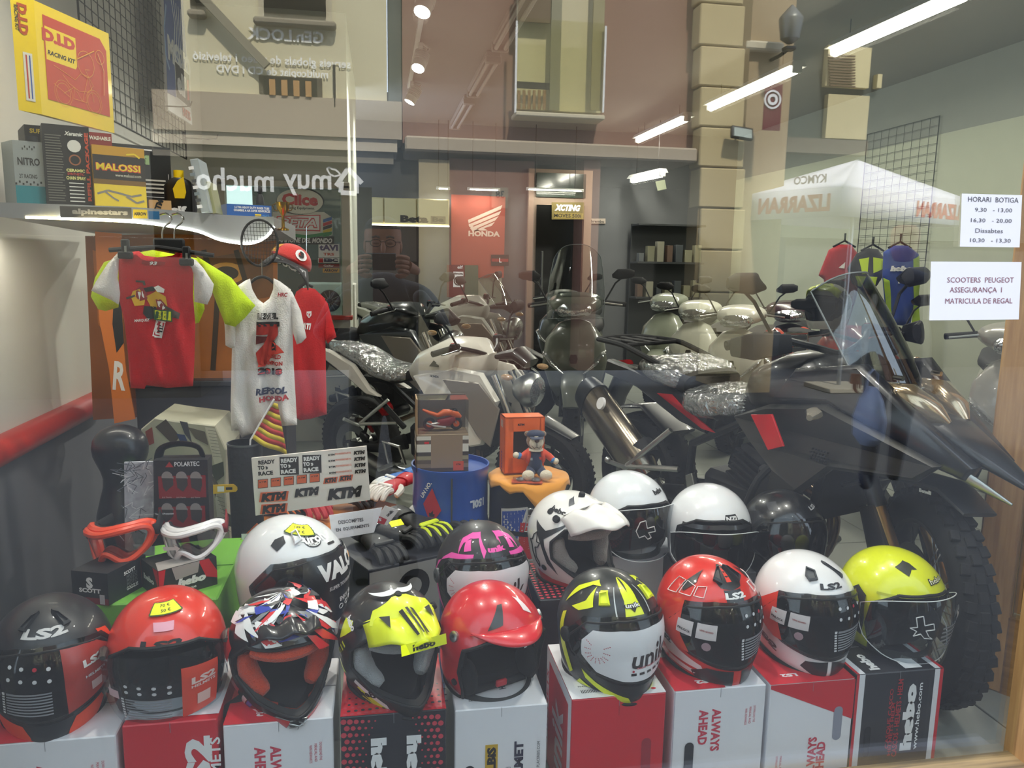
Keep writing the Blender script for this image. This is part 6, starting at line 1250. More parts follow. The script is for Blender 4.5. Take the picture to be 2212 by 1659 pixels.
drape(m, on, [([(288, 640), (292, 628), (306, 624), (318, 640), (316, 658), (296, 660)], yl), ([(318, 640), (342, 628), (362, 640), (366, 660), (330, 665)], yl), ([(298, 625), (308, 618), (320, 622), (322, 645), (306, 650), (298, 640)], rk_), ([(302, 630), (312, 628), (316, 642), (306, 646)], wb_), ([(276, 642), (296, 636), (298, 640), (278, 646)], g_), ([(298, 605), (316, 606), (318, 616), (314, 616), (312, 610), (298, 609)], g_), ([(314, 622), (332, 618), (344, 622), (336, 628), (318, 630)], INK), ([(336, 620), (346, 616), (360, 624), (358, 632), (344, 630)], wb_), ([(340, 646), (352, 646), (366, 662), (360, 672), (344, 664)], rk_), ([(344, 650), (352, 650), (362, 664), (356, 668), (346, 660)], wb_), ([(356, 658), (372, 664), (392, 676), (390, 688), (376, 684)], g_), ([(316, 660), (340, 662), (346, 684), (326, 690), (314, 676)], INK), ([(340, 690), (362, 694), (352, 730), (334, 724)], wb_), ([(342, 692), (360, 696), (350, 727), (336, 722)], mat('#a8182a', .7))] + [([(345-i*1.6, 700+i*6), (358-i*1.6, 702+i*6), (357-i*1.6, 705+i*6), (344-i*1.6, 703+i*6)], INK if i < 3 else wb_) for i in range(5)])
dtext(m, on, 'MARQUEZ', 312, 691, 32, 7, wb_, .05, .2); dtext(m, on, '93', 335, 569, 16, 8, wb_, 0, .2); drape(m, on, [([(310, 562), (362, 566), (360, 572), (310, 570)], mat('#9c1018', .7))]); m.build('printed_graphics', t, ang=120)
m = MB(); ys_ = mat('#eaf01a', .6); on2 = lambda px, py: on(px, py)-V((0, .004, 0)); drape(m, on2, [([(335, 667), (378, 670), (378, 694), (337, 690)], mat('#2f5a2c', .7)), ([(338, 669), (375, 672), (375, 691), (340, 688)], ys_)]); dtext(m, on2, '20 €', 356, 683, 18, 6, INK, 0, 0, 0); dtext(m, on2, '33 €', 356, 675, 20, 4, INK, 0, 0, 0); m.build('price_tag', t, ang=120)
m = MB(); hm = MATT; a = aty(236, 540, .88); b = aty(462, 552, .88); o_ = V(t.location); m.tube([a-o_, aty(340, 534, .88)-o_, b-o_], .007, hm); m.box(aty(365, 527, .89)-o_, (.09, .012, .035), hm, bev=.006); m.build('hanger_bar', t)
for px, py in ((271, 545), (403, 560)): m = MB(); m.box(aty(px, py-10, .875)-o_, (.022, .02, .05), hm, bev=.004); m.box(aty(px, py+6, .872)-o_, (.04, .02, .022), hm, bev=.004); m.box(aty(px, py-7, .862)-o_, (.006, .003, .018), ALU); m.build('hanger_clip', t)
for k_, px in enumerate((351, 377)):
 m = MB(); pts = [aty(px, 522, .89), aty(px+1, 495, .89), aty(px+16, 480, .89), aty(px+19, 470, .89), aty(px+8, 461, .89), aty(px-6, 464, .89)]; m.tube(catmull([p-o_ for p in pts], 5), .0028, CHROME, n=6); m.build('hanger_hook', t)
t = thing('white_tshirt', 'long white t-shirt with a big red seven and champion lettering on a hanger', 'shirt', (-.4, 1.02, 1.1))
on = garment(t, 'body', [(515, 616), (530, 606), (540, 602), (545, 625), (556, 645), (569, 655), (582, 645), (590, 625), (591, 601), (605, 608), (628, 625), (634, 660), (632, 706), (634, 780), (642, 918), (612, 920), (600, 918), (560, 930), (522, 946), (515, 930), (500, 930), (498, 880), (501, 753), (505, 700), (510, 650)], 1.02, twh, 6, .014, seed=9)
garment(t, 'left_sleeve', [(518, 616), (508, 650), (514, 700), (517, 755), (498, 752), (487, 746), (486, 715), (484, 690), (496, 640)], 1.015, twh, 2, .006, seed=10); garment(t, 'right_sleeve', [(622, 620), (632, 632), (650, 672), (662, 729), (652, 740), (641, 744), (633, 720), (630, 690)], 1.015, twh, 2, .006, seed=11)
m = MB(); rd7 = mat('#a8281c', .8); nv = mat('#22284a', .8)
drape(m, on, [([(556, 694), (606, 694), (606, 704), (556, 704)], INK), ([(556, 698), (602, 700), (602, 722), (590, 740), (580, 768), (572, 790), (560, 782), (556, 760), (572, 742), (580, 722), (556, 722)], rd7), ([(572, 742), (592, 736), (606, 748), (616, 760), (592, 764), (574, 790), (560, 790)], mat('#c23a2a', .8)), ([(585, 738), (592, 734), (598, 740), (598, 756), (588, 756), (584, 748)], INK), ([(556, 724), (580, 726), (574, 738), (556, 742)], mat('#5c120e', .8))])
dtext(m, on, 'LEVEL', 581, 682, 44, 14, INK, 0, 0, .08); dtext(m, on, 'LEVEL', 581, 682, 42, 11, twh, 0, 0, .0); dtext(m, on, 'WORLD', 592, 768, 34, 9, rd7, -.08, 0, .05); dtext(m, on, 'CHAMPION', 586, 782, 52, 9, rd7, -.05, 0, .05); dtext(m, on, '2018', 586, 800, 52, 15, INK, 0, 0, .09); dtext(m, on, '2018', 586, 800, 50, 12, mat('#c8302a', .8), 0, 0, .05)
dtext(m, on, 'REPSOL', 588, 842, 66, 15, nv, .06, .15, .05); dtext(m, on, 'HONDA', 594, 858, 62, 12, mat('#b02a2c', .8), .08, 0, .06); dtext(m, on, 'HRC', 612, 636, 22, 9, mat('#a83040', .8), 0, .2, .05); m.build('printed_graphics', t, ang=120)
m = MB(); o_ = V(t.location); m.tube(catmull([aty(540, 612, 1.03)-o_, aty(552, 602, 1.03)-o_, aty(566, 598, 1.03)-o_, aty(580, 602, 1.03)-o_, aty(592, 612, 1.03)-o_], 4), .005, MATT); m.tube([aty(566, 598, 1.03)-o_, aty(566, 560, 1.03)-o_], .002, CHROME, n=6); m.build('hanger_bar', t)
t = thing('black_wire_basket', 'round black wire mesh basket hanging above the white t-shirt', 'basket', aty(561, 525, 1.1)); m = MB(); r_ = .058; n = 28
m.tube([(r_*cos(2*pi*i/n), 0, r_*1.3*sin(2*pi*i/n)) for i in range(n)], .004, MATT, n=6, closed=True); m.build('rim', t); m = MB()
for i in range(-5, 6):
 x = i*.0098; h_ = 1.3*sqrt(max(0, r_*r_-x*x)); m.tube([(x, 0, h_), (x, .03, 0), (x, 0, -h_)], .0009, MATT, n=4); z = x*1.3; w_ = sqrt(max(0, r_*r_-x*x)); m.tube([(w_, 0, z), (0, .03, z), (-w_, 0, z)], .0009, MATT, n=4)
struct(m.build('wire_mesh', t), 'stuff')
t = thing('red_team_tshirt', 'plain red t-shirt with small crest hanging behind the white one', 'shirt', (-.2, 1.25, 1.1))
on = garment(t, 'body', [(640, 630), (652, 622), (668, 622), (680, 624), (702, 645), (708, 700), (703, 740), (706, 895), (670, 905), (648, 908), (636, 900), (632, 740), (630, 660)], 1.25, tred, 4, .008, seed=21); garment(t, 'right_sleeve', [(696, 640), (708, 655), (727, 728), (716, 735), (708, 743), (702, 730), (700, 690)], 1.245, tred, 2, .004, seed=22)
m = MB(); dtext(m, on, 'DUCATI', 652, 702, 42, 14, WHITE, -.1, .1, .06); drape(m, on, [([(664, 672), (674, 671), (674, 680), (669, 686), (664, 680)], WHITE), ([(665, 675), (673, 674), (669, 684)], RED)]); m.build('printed_graphics', t, ang=120); m = MB(); o_ = V(t.location); m.tube([aty(662, 612, 1.26)-o_, aty(662, 490, 1.26)-o_], .0015, CHROME, n=5); m.tube([aty(645, 622, 1.26)-o_, aty(660, 612, 1.26)-o_, aty(676, 620, 1.26)-o_], .005, MATT); m.build('hanger_bar', t)
# cap
p = aty(634, 555, 1.22); t = thing('racing_cap', 'red cap with yellow stripes, number three disc and black brim hanging over the red t-shirt', 'cap', p, 0, rot=(.25, .0, 0)); capm = knit('#c42a24'); R_ = .072
q3 = Euler((R(-20), R(28), 0)).to_matrix(); m = MB(); vs = []; fs = []
for i in range(11):
 th = pi/2*i/10
 for j in range(28): a = 2*pi*j/28; vs.append(q3@V((R_*sin(th)*cos(a), R_*1.05*sin(th)*sin(a), R_*.86*cos(th)-.02)))
for i in range(10):
 for j in range(28): fs.append((i*28+j, i*28+(j+1) % 28, (i+1)*28+(j+1) % 28, (i+1)*28+j))
m.add(vs, fs, capm); m.build('crown', t, solid=.002)
m = MB(); n = 16; vs = []
for k in range(4):
 for i in range(n+1): a = R(-150+120*i/n); r1 = R_*(1+.22*k)if k else R_*.98; vs.append(q3@V((r1*cos(a)*(1-.04*k), r1*1.05*sin(a), -.021-.006*k-.02*k*abs(cos(a))**2)))
m.add(vs, [(k*(n+1)+i, k*(n+1)+i+1, (k+1)*(n+1)+i+1, (k+1)*(n+1)+i) for k in range(3) for i in range(n)], mat('#2c2c30', .7)); m.build('brim', t, solid=.003)
def cpt(a, th, o=.0015): return q3@V(((R_+o)*sin(th)*cos(a), (R_+o)*1.05*sin(th)*sin(a), (R_+o)*.86*cos(th)-.02))
m = MB();
for k, (a0, mt) in enumerate(((R(-152), yl), (R(-163), yl), (R(-174), yl))):
 vs = [cpt(a0+da, th, .002) for th in [R(50+4*i) for i in range(10)] for da in (0, R(5))]; m.add(vs, [(2*i, 2*i+1, 2*i+3, 2*i+2) for i in range(9)], mt)
a0, th0 = R(-72), R(58); vs = [cpt(a0+R(20)*cos(2*pi*i/18), th0+R(19)*sin(2*pi*i/18), .0025) for i in range(18)]; m.add(vs, [tuple(range(18))], WHITE)
tv, tf_, tw, th_ = txt('3', 0, .06); m.add([cpt(a0+x/tw*R(16), th0-y/th_*R(22), .0035) for x, y in tv], tf_, INK)
tv, tf_, tw, th_ = txt('DUCATI', 0, .04); m.add([q3@V((R_*1.32*cos(R(-90)+x/tw*R(70)), R_*1.38*sin(R(-90)+x/tw*R(70)), -.030-y*.0)) +V((0, -.002, y/th_*.022-.012)) for x, y in tv], tf_, WHITE); m.build('printed_graphics', t, ang=100)
m = MB(); m.ball(q3@V((0, 0, R_*.86-.018)), .006, MATT, 8, 6); m.build('top_button', t)
# ================================================================ GOODS ON THE GREEN BOX AND AROUND
def gbox(name, label, cat, A, B, C, z0, h, mt, art=None, group=None):
 "box standing at height z0: A near bottom corner, B right, C left-rear, as pixels on that height"
 a, b, c = [atz(px, py, z0) for px, py in (A, B, C)]; t = thing(name, label, cat, a, 0, group); U = b-a; Wv = c-a; m = MB(); vs = [V((0, 0, 0)), U, U+Wv, Wv]; vs += [v+V((0, 0, h)) for v in vs]
 m.add(vs, [(0, 3, 2, 1), (4, 5, 6, 7), (0, 1, 5, 4), (1, 2, 6, 5), (2, 3, 7, 6), (3, 0, 4, 7)], mt); m.build('carton', t, smooth=False)
 if art: m = MB(); f = Face((0, 0, 0), U, (0, 0, 1), m, .001); l = Face(Wv, -Wv, (0, 0, 1), m, .001); tp = Face((0, 0, h), U, Wv, m, .001); art(f, l, U.length, Wv.length, h, tp); m.build('printed_graphics', t, smooth=False)
 return t
grn_ = mat('#6fae3e', .5, var=.05); zg = .47; a = atz(205, 1318, zg); b = atz(476, 1262, zg)
t = thing('green_display_box', 'large green box carrying the goggles behind the front helmets', 'box', ((a.x+b.x)/2+.0, .64, 0)); m = MB(); m.box((0, 0, zg/2), (b.x-a.x+.02, .46, zg), grn_, bev=.004); m.build('carton', t, smooth=False); m = MB(); m.box((0, 0, zg+.001), (b.x-a.x+.02, .002, .002), mat('#4f8a2c', .7)); m.build('flap_seam', t, smooth=False)
def scott(f, l, w, d, h, tp):
 l.text('SCOTT', d*.5, h*.42, .012, WHITE, w=d*.6, bold=.05); l.text('S', d*.5, h*.66, .03, WHITE, bold=.06); l.rect(0, 0, d, h*.2, mat('#7a2028', .5)); l.rect(d*.76, h*.02, d*.9, h*.32, mat('#b9b6b8', .5)); f.text('SCOTT', w*.55, h*.74, .01, WHITE, rot=.05, bold=.04); f.text('GOGGLES', w*.6, h*.22, .010, WHITE, w=w*.3)
 for i in range(3): f.text('MOTO', w*.6, h*(.36+.12*i), .010, mat('#5c6060', .5), w=w*.28)
gbox('goggle_box', 'black goggle box with white S logo under the orange goggles', 'box', (236, 1308), (318, 1262), (158, 1300), zg, .085, mat('#1c2024', .5), scott, 'goggle boxes')
def hb(f, l, w, d, h, tp):
 f.text('hebo', w*.55, h*.42, .022, WHITE, w=w*.5, shear=.2, bold=.08); f.text('BY RIDE GEAR', w*.5, h*.16, .006, WHITE, w=w*.25); f.poly([(w*.68, h), (w*.86, h), (w, h*.5), (w, h*.25), (w*.8, h*.4)], RED); f.poly([(w*.22, h), (w*.7, h), (w*.66, h*.62), (w*.28, h*.55)], mat('#a39c98', .5)); f.poly([(0, h), (w*.12, h), (w*.06, h*.35), (0, h*.2)], RED); l.text('hebo', d*.45, h*.5, .016, WHITE, w=d*.6, bold=.06); l.poly([(d*.7, h), (d, h), (d, h*.3)], RED); l.rect(0, h*.1, d*.0+.001, h, RED); tp.poly([(0, 0), (w*.8, 0), (w*.7, d*.5), (w*.1, d*.5)], mat('#a39c98', .5))
gbox('goggle_box', 'black, red and grey goggle box under the white goggles', 'box', (345, 1298), (470, 1262), (308, 1268), zg, .08, mat('#202420', .5), hb, 'goggle boxes')
def goggles(label, px, py, y, wpx, hd, fc, lensm, strap, tilt=0):
 c = aty(px, py, y); k = wpx/F*(y+D)/2; t = thing('motocross_goggles', label, 'goggles', c, 0, 'motocross goggles', rot=(R(12), R(tilt), hd)); out = []
 shp = [(-1, .12), (-.9, .42), (-.55, .56), (0, .60), (.55, .56), (.9, .42), (1, .12), (.88, -.25), (.6, -.5), (.34, -.5), (.12, -.2), (0, -.12), (-.12, -.2), (-.34, -.5), (-.6, -.5), (-.88, -.25)]
 def at(u, v, o=0): return V((u*k*.96, .055*u*u*1.4+o-.02, v*k*.82))
 ring = catmull([at(u, v) for u, v in shp], 4, True); m = MB(); m.tube(ring, k*.10, fc, n=8, closed=True); m.tube([p*1.0+V((0, .022, 0)) for p in ring], k*.12, fc, n=8, closed=True); m.build('frame', t)
 inner = [(u*.93, v*.93) for u, v in shp]; cp_ = [V(p) for p in inner]; vo, ed, fa, *_ = delaunay_2d_cdt([a.lerp(b, j/3) for a, b in zip(cp_, cp_[1:]+cp_[:1]) for j in range(3)]+[V((x/8, y/8)) for x in range(-6, 7) for y in range(-1, 4)], [], [list(range(48))], 1, 1e-4)
 m = MB(); m.add([at(p.x, p.y, -.004) for p in vo], [tuple(f) for f in fa], lensm); m.build('lens', t)
 m = MB(); m.tube([p*.98+V((0, .036, 0)) for p in ring], k*.07, MATT, n=6, closed=True); m.build('face_foam', t)
 m = MB()
 for s_ in (-1, 1): m.add([at(s_*1.0, .32), at(s_*1.0, -.05), V((s_*k*1.16, .06, -.05*k)), V((s_*k*1.18, .06, .3*k)), V((s_*k*.8, .14, .3*k)), V((s_*k*.8, .14, -.05*k))], [(0, 1, 2, 3), (3, 2, 5, 4)], strap)
 m.build('strap', t, solid=.003); m = MB()
 for s_ in (-1, 1): m.box(at(s_*1.04, .12, .004), (.016, .02, k*.5), fc, bev=.005)
 m.build('strap_outrigger', t); return t
goggles('orange motocross goggles with clear lens resting on the black box', 236, 1182, .50, 150, R(-18), mat('#e8451c', .35, coat=.4), clear('#b9b3ae', .1), MATT, -8)
t = goggles('white motocross goggles with red patterned strap resting on the hebo box', 398, 1178, .50, 132, R(-14), mat('#ebe8ea', .35, coat=.4), clear('#9a9896', .12), mat('#8a1c24', .7, var=.8, scale=60), -7); t['label'] = 'white motocross goggles with red patterned strap resting on the red and black box'
m = MB(); m.add([(-.045, -.024, .002), (-.01, -.028, .004), (-.01, -.028, -.003), (.005, -.03, .009), (-.01, -.028, .02), (-.01, -.028, .013), (-.045, -.024, .014)], [(0, 1, 5, 6), (2, 3, 4)], WHITE); m.build('lens_arrow', t, smooth=False)
# neckwarmer display and its snowy side panel
def pol(f, P_):
 T(f, P_, 'POLARTEC', 404, 1002, 54, 10, WHITE, 0, bold=.02); f.poly([P_(357, 1009), P_(366, 997), P_(375, 1009)], mat('#a82a2a', .5)); f.rect(*P_(344, 1077), *P_(444, 1026), mat('#8a1a22', .5)); f.rect(*P_(345, 1150), *P_(443, 1092), mat('#8a1a22', .5))
 for i in range(3):
  for j in range(2):
   px, py = 361+i*31, 1030+j*68; o = P_(px, py); r = (P_(px+12, py)[0]-o[0]); f.disc(o[0], o[1], r, mat('#8f8786', .6), 14, 1.1); f.disc(o[0]+r*.9, o[1]-r*.2, r*.3, mat('#8f8786', .6), 8); f.poly([(o[0]-r*.95, o[1]-r*.2), (o[0]+r*1.05, o[1]-r*.3), (o[0]+r*1.1, o[1]-r*1.6), (o[0]+r*(.2+.5*(i-1)), o[1]-r*2.9), (o[0]-r*.8, o[1]-r*2.1)], mat('#3c3434', .8)); T(f, P_, 'B-01 Thermo', px, 1074+j*72, 20, 3, mat('#b9a0a0', .5), 0)
 T(f, P_, 'Proteccion Thermica / Thermal Protection', 331, 1110, 90, 4, WHITE, 0);
pd = plate('neckwarmer_display', 'black cardboard display printed with six masked heads behind the white goggles', 'display', [(328, 1180), (333, 1090), (331, 995), (448, 993), (454, 1165)], .62, mat('#222226', .5), .06, pol)
for o in pd.children:
 if o.name.startswith('printed'): pass
m = MB(); c = V(pd.location); m.tube(catmull([aty(342, 995, .66)-c, aty(350, 968, .66)-c, aty(388, 958, .66)-c, aty(428, 966, .66)-c, aty(440, 993, .66)-c], 5), .014, BLACK, n=8, flat=.4); m.build('display_handle', pd)
snow = mat('#b9bcc8', .8, var=.6, scale=45); sp_ = plate('snowy_photo_panel', 'photo panel of snowy branches standing left of the black display', 'poster', [(270, 1205), (333, 1200), (331, 997), (268, 999)], .66, snow, .008)
m = MB(); f = Face((0, 0, 0), (1, 0, 0), (0, 0, 1), m); rs = random.Random(5)
for i in range(40): x, z = rs.uniform(-.045, .04), rs.uniform(-.1, .13); f.line([(x, z), (x+rs.uniform(-.03, .03), z+rs.uniform(-.01, .03)), (x+rs.uniform(-.03, .03), z+rs.uniform(.0, .04))], .002, mat('#e6e8f0' if i % 2 else '#6a6e78', .8))
m.build('printed_picture', sp_, smooth=False)
# black mannequin
t = thing('black_mannequin_bust', 'smooth black mannequin head and torso by the grey left wall', 'mannequin', (aty(262, 1000, 1.0).x, 1.0, 0)); zc = aty(262, 968, 1.0).z; m = MB(); m.loft([((0, 0, .0), .10, .09, 2, V((0, 0, 1))), ((0, 0, .38), .11, .09, 2, V((0, 0, 1))), ((0, 0, zc-.2), .095, .085, 2, V((0, 0, 1))), ((0, 0, zc-.12), .05, .05, 2, V((0, 0, 1))), ((0, 0, zc-.07), .055, .06, 2, V((0, 0, 1))), ((0, 0, zc-.02), .078, .088, 2, V((0, 0, 1))), ((0, 0, zc+.03), .076, .085, 2, V((0, 0, 1))), ((0, 0, zc+.065), .05, .056, 2, V((0, 0, 1))), ((0, 0, zc+.078), .01, .01, 2, V((0, 0, 1)))], mat('#1d1f26', .35, coat=.3), 28); m.build('bust', t, sub=1)
# crumpled magazine-covered cube
t = thing('magazine_covered_box', 'tall box covered in pale magazine pages behind the black display', 'box', (aty(400, 1100, 1.12).x, 1.14, 0)); pg = mat('#a9a896', .7, var=.1); c = V(t.location); out = [aty(*p, 1.1)-c for p in ((300, 930), (330, 905), (375, 912), (462, 922), (486, 975), (484, 1060), (505, 1300), (320, 1300), (310, 1000))]; m = MB(); m.prism([(p.x, p.z) for p in out], -.02, .25, pg, .004); m.build('carton', t, smooth=False)
m = MB(); f = Face((0, -.02, 0), (1, 0, 0), (0, 0, 1), m, .001)
def Q(px, py): p = aty(px, py, 1.1)-c; return (p.x, p.z)
for i, (pl, cc) in enumerate(((((332, 925), (355, 908), (385, 945), (372, 965)), '#4a4038'), (((385, 912), (402, 915), (412, 960), (396, 940)), '#3c3c44'), (((402, 925), (440, 935), (448, 965), (420, 950)), '#5a5348'), (((378, 940), (396, 942), (404, 960), (390, 965)), '#2e3f6a'), (((440, 925), (462, 928), (478, 1000), (462, 1010)), '#c4c2b2'), (((452, 1010), (480, 1000), (482, 1030), (462, 1045)), '#3f4438'), (((460, 1060), (485, 1120), (495, 1180), (470, 1150)), '#c4c2b2'), (((456, 1030), (470, 1050), (462, 1080)), '#5a5348'), (((310, 935), (325, 925), (330, 960), (318, 965)), '#8a3a2c'), (((486, 1110), (520, 1130), (530, 1150), (490, 1140)), '#4a5348'))): f.poly([Q(*p) for p in pl], mat(cc, .6))
for i in range(9): f.line([Q(446+i*1.5, 932+i*7), Q(464+i*1.5, 934+i*7)], .0012, GREYP); f.line([Q(464+i*3, 1075+i*9), Q(480+i*2, 1080+i*9)], .0012, GREYP)
m.build('printed_pages', t, smooth=False)
# small yellow card
plate('yellow_price_card', 'small pointed yellow card with a white label left of the sticker board', 'card', [(452, 1068), (510, 1062), (516, 1054), (504, 1046), (456, 1048)], .95, mat('#e0b01c', .5), .003, lambda f, P_: (f.rect(*P_(470, 1062), *P_(484, 1050), WHITE), f.rect(*P_(488, 1058), *P_(502, 1052), INK)))
# black waste bin with flag
p = aty(524, 965, .96); t = thing('black_fabric_bin', 'black fabric bin holding the striped flag', 'bin', (p.x, 1.0, 0)); m = MB(); zt = p.z; r_ = 36/F*2.56; m.lathe([(r_*.8, 0), (r_*.86, .02), (r_, zt), (r_*.96, zt+.006), (r_*.92, zt-.02), (r_*.8, .04), (0, .03)], mat('#17181c', .7, bump=.3, bs=40), 32); m.build('bin_body', t); m = MB(); m.lathe([(r_*1.01, zt), (r_*1.02, zt+.006), (r_*.97, zt+.006)], mat('#5c5e62', .5), 32); m.build('rim', t)
fx = aty(552, 948, .96); t = thing('striped_flag', 'small flag of yellow and red stripes standing in the black bin', 'flag', V((fx.x-.01, .96, fx.z-.03))); m = MB(); a0 = aty(541, 950, .96)-V(t.location); a1 = aty(592, 862, .96)-V(t.location); m.tube([a0-V((.01, 0, .12)), a0, a1], .0028, WHITE, n=8); m.build('pole', t)
b0 = aty(541, 948, .96)-V(t.location); b1_ = aty(620, 985, .96)-V(t.location); N1, N2 = 9, 10; mY = mat('#c9b22c', .8, sheen=.2); mR = mat('#b0302c', .8, sheen=.2); c1_ = aty(592, 870, .96)-V(t.location); c2_ = aty(600, 872, .96)-V(t.location)
def fp(i, j): u, v = i/N1, j/N2; q = c1_.lerp(c2_, v).lerp(b0.lerp(b1_, v), u); q.y += .014*sin(v*7+u*2)*u; return q
for i in range(N1):
 m = MB(); vs = [fp(i+k, j) for k in (0, 1) for j in range(N2+1)]; m.add(vs, [(j, j+1, N2+2+j, N2+1+j) for j in range(N2)], mY if i % 2 == 0 else mR); m.build('stripe', t, solid=.0015)
# sticker board
def ktm(f, P_):
 O = mat('#e0683a', .5); K = mat('#2c2a2a', .5)
 for i in range(3):
  x = 576+i*49; y_ = 1008-i*4
  if i: f.rect(*P_(x-20, y_+22), *P_(x+20, y_-18), K)
  cc = WHITE if i else K
  for k, s in enumerate(('READY', 'TO »', 'RACE')): T(f, P_, s, x-(0, 8, 2)[k], y_-10+k*12, (36, 22, 32)[k], 9, cc, 0, rot=.07, bold=.05)
 for i in range(5): x = 568+i*28; y_ = 1045-i*3.2; f.poly([P_(x-11, y_+10), P_(x+11, y_+8), P_(x+11, y_-11), P_(x-11, y_-9)], K); f.poly([P_(x-10, y_+9), P_(x+10, y_+7), P_(x+10, y_-10), P_(x-10, y_-8)], O); T(f, P_, 'KTM', x, y_-4, 14, 3, K, 0, rot=.1)
 for i in range(4): T(f, P_, 'KTM', 716+i*.8, 982+i*13, 14, 4, K, 0, rot=.08, bold=.06); T(f, P_, 'POWERPARTS', 741+i*.8, 979+i*13, 34, 4, O, 0, rot=.08); T(f, P_, 'KTM', 776+i*.8, 977+i*13.5, 25, 8, K, 0, rot=.08, shear=.2, bold=.08)
 for x, y_, w_, h_, o in ((714, 1037, 26, 10, 1), (747, 1032, 26, 10, 1), (592, 1072, 58, 18, 1), (663, 1062, 56, 18, 0), (745, 1064, 78, 24, 0), (592, 1098, 54, 18, 1)):
  if o: f.poly([P_(x-w_/2-3, y_+h_/2+3), P_(x+w_/2, y_+h_/2), P_(x+w_/2+3, y_-h_/2-3), P_(x-w_/2, y_-h_/2)], O)
  T(f, P_, 'KTM', x, y_, w_, h_, K, 0, rot=.09, shear=.25, bold=.09)
plate('sticker_sheet_board', 'white sheet of orange and black race stickers leaning behind the gloves', 'sticker board', [(552, 1114), (800, 1080), (792, 964), (543, 990)], .88, mat('#f0eae4', .3, coat=.5, bump=.08, bs=25), .01, ktm)
t = thing('orange_side_table', 'low orange table under the gloves and stickers', 'table', (0, 0, 0)); zt = .30; pts = [atz(*p, zt) for p in ((480, 1105), (662, 1172), (912, 1105), (760, 1062), (560, 1070))]; m = MB(); m.prism([(p.x, p.y) for p in pts], zt-.025, zt, mat('#d07c2c', .45), .003, ax='z'); m.build('tabletop', t, smooth=False)
for q in (pts[0], pts[1], pts[2], pts[3]): cq = sum(pts, V())/5; q = q.lerp(cq, .12); m = MB(); m.cyl((q.x, q.y, 0), (q.x, q.y, zt-.02), .014, MATT, n=10); m.build('leg', t)
# gloves
def glove(label, px, py, z, rz, cm, fm, tm=None, s=1., cuff=None, tilt=.12, group='gloves on the orange table', yb=None, y=None, tx=None):
 c = atz(px, py, z) if y is None else V((aty(px, py, y).x, y, aty(px, py, y).z)); t = thing('glove', label, 'glove', c, 0, group, rot=(tilt, 0, rz)); t.scale = (s,)*3; cm = mat(cm, .6, coat=.1, bump=.2, bs=60) if isinstance(cm, str) else cm; fm = mat(fm, .6, bump=.2, bs=60) if isinstance(fm, str) else fm; tm = mat(tm, .5) if isinstance(tm, str) else tm
 m = MB(); m.loft([((0, .07, .02), .036, .018, 2.5), ((0, .03, .024), .034, .019, 2.5), ((0, 0, .026), .044, .021, 2.6), ((0, -.045, .026), .046, .018, 2.6), ((0, -.06, .022), .040, .010, 2.4)], cm, 18); m.v = [(p[0], p[1], p[2]) for p in m.v]; m.build('palm', t, sub=1)
 for i in range(4):
  x = -.034+.0225*i; L_ = (.062, .076, .08, .068)[i]; m = MB(); P0 = [V((x, -.045, .028)), V((x*1.12, -.045-L_*.45, .034)), V((x*1.18, -.045-L_*.85, .022)), V((x*1.2, -.045-L_, .008))]; m.tube(catmull(P0, 4), [.0125, .013, .013, .0125, .012, .0125, .0125, .012, .0115, .0115, .011, .010, .006], fm, n=8); m.build('finger', t)
  if tm: m = MB(); m.tube([p+V((0, 0, .0125)) for p in catmull(P0[:3], 3)], [.003, .005, .005, .005, .005, .004, .002], tm, n=6); m.build('finger_stripe', t)
 m = MB(); m.tube(catmull([V((.034, .01, .022)), V((.056, -.012, .022)), (.064, -.04, .018), (.062, -.058, .012)], 4), [.015]*3+[.014]*5+[.012]*4+[.007], fm, n=8); m.build('thumb', t)
 m = MB(); m.loft([((0, .12, .02), .044, .022, 2.5), ((0, .09, .022), .042, .022, 2.5), ((0, .062, .022), .037, .020, 2.5)], mat(cuff, .6) if cuff else cm, 18); m.build('cuff', t)
 m = MB(); m.box((0, -.04, .046), (.07, .018, .010), tm or fm, bev=.004); m.build('knuckle_guard', t)
 if tx: m = MB(); f = Face((0, .012, .048), (0, -1, 0), (1, 0, 0), m, .001); f.text(tx, 0, 0, .014, WHITE, bold=.05); m.build('lettering', t, smooth=False)
 return t
zt = .305
glove('orange and black glove lying lowest on the orange table', 600, 1110, zt, R(55), '#c8551e', '#2a2422', '#d8702c', .95); glove('red glove with white lettering in a clear wrapper on the table', 668, 1100, zt+.03, R(28), '#26222a', '#b01c2c', None, 1.05, tx='hebo'); glove('black and red glove with grey letters beside the wrapped red one', 742, 1085, zt+.02, R(60), '#26242a', '#2c2a30', '#9a1e26', 1.1, tx='SCR')
glove('white and black glove with a tall cuff behind the discount sign', 800, 1072, zt+.03, R(-30), '#dcdad6', '#222226', WHITE, .95); glove('red and white racing glove standing highest in the glove pile', 848, 1062, zt+.05, R(-40), '#b81c2c', '#dcd8d4', '#e8e4e2', 1.05); glove('blue and white glove behind the red and white one', 858, 1042, zt+.06, R(-50), '#2c6ab8', '#dfe4ea', None, .9)
glove('red and white glove hanging on an orange card at the left', 560, 1188, .24, R(20), '#c02228', '#e0dcd8', '#1c1c20', .95)
t = gbox('equipment_box', 'dark box with a beige front carrying the black gloves', 'box', (800, 1250), (962, 1212), (720, 1190), .33-.0, .001, MATT); bpy.data.objects.remove(t.children[0]); bpy.data.objects.remove(t)
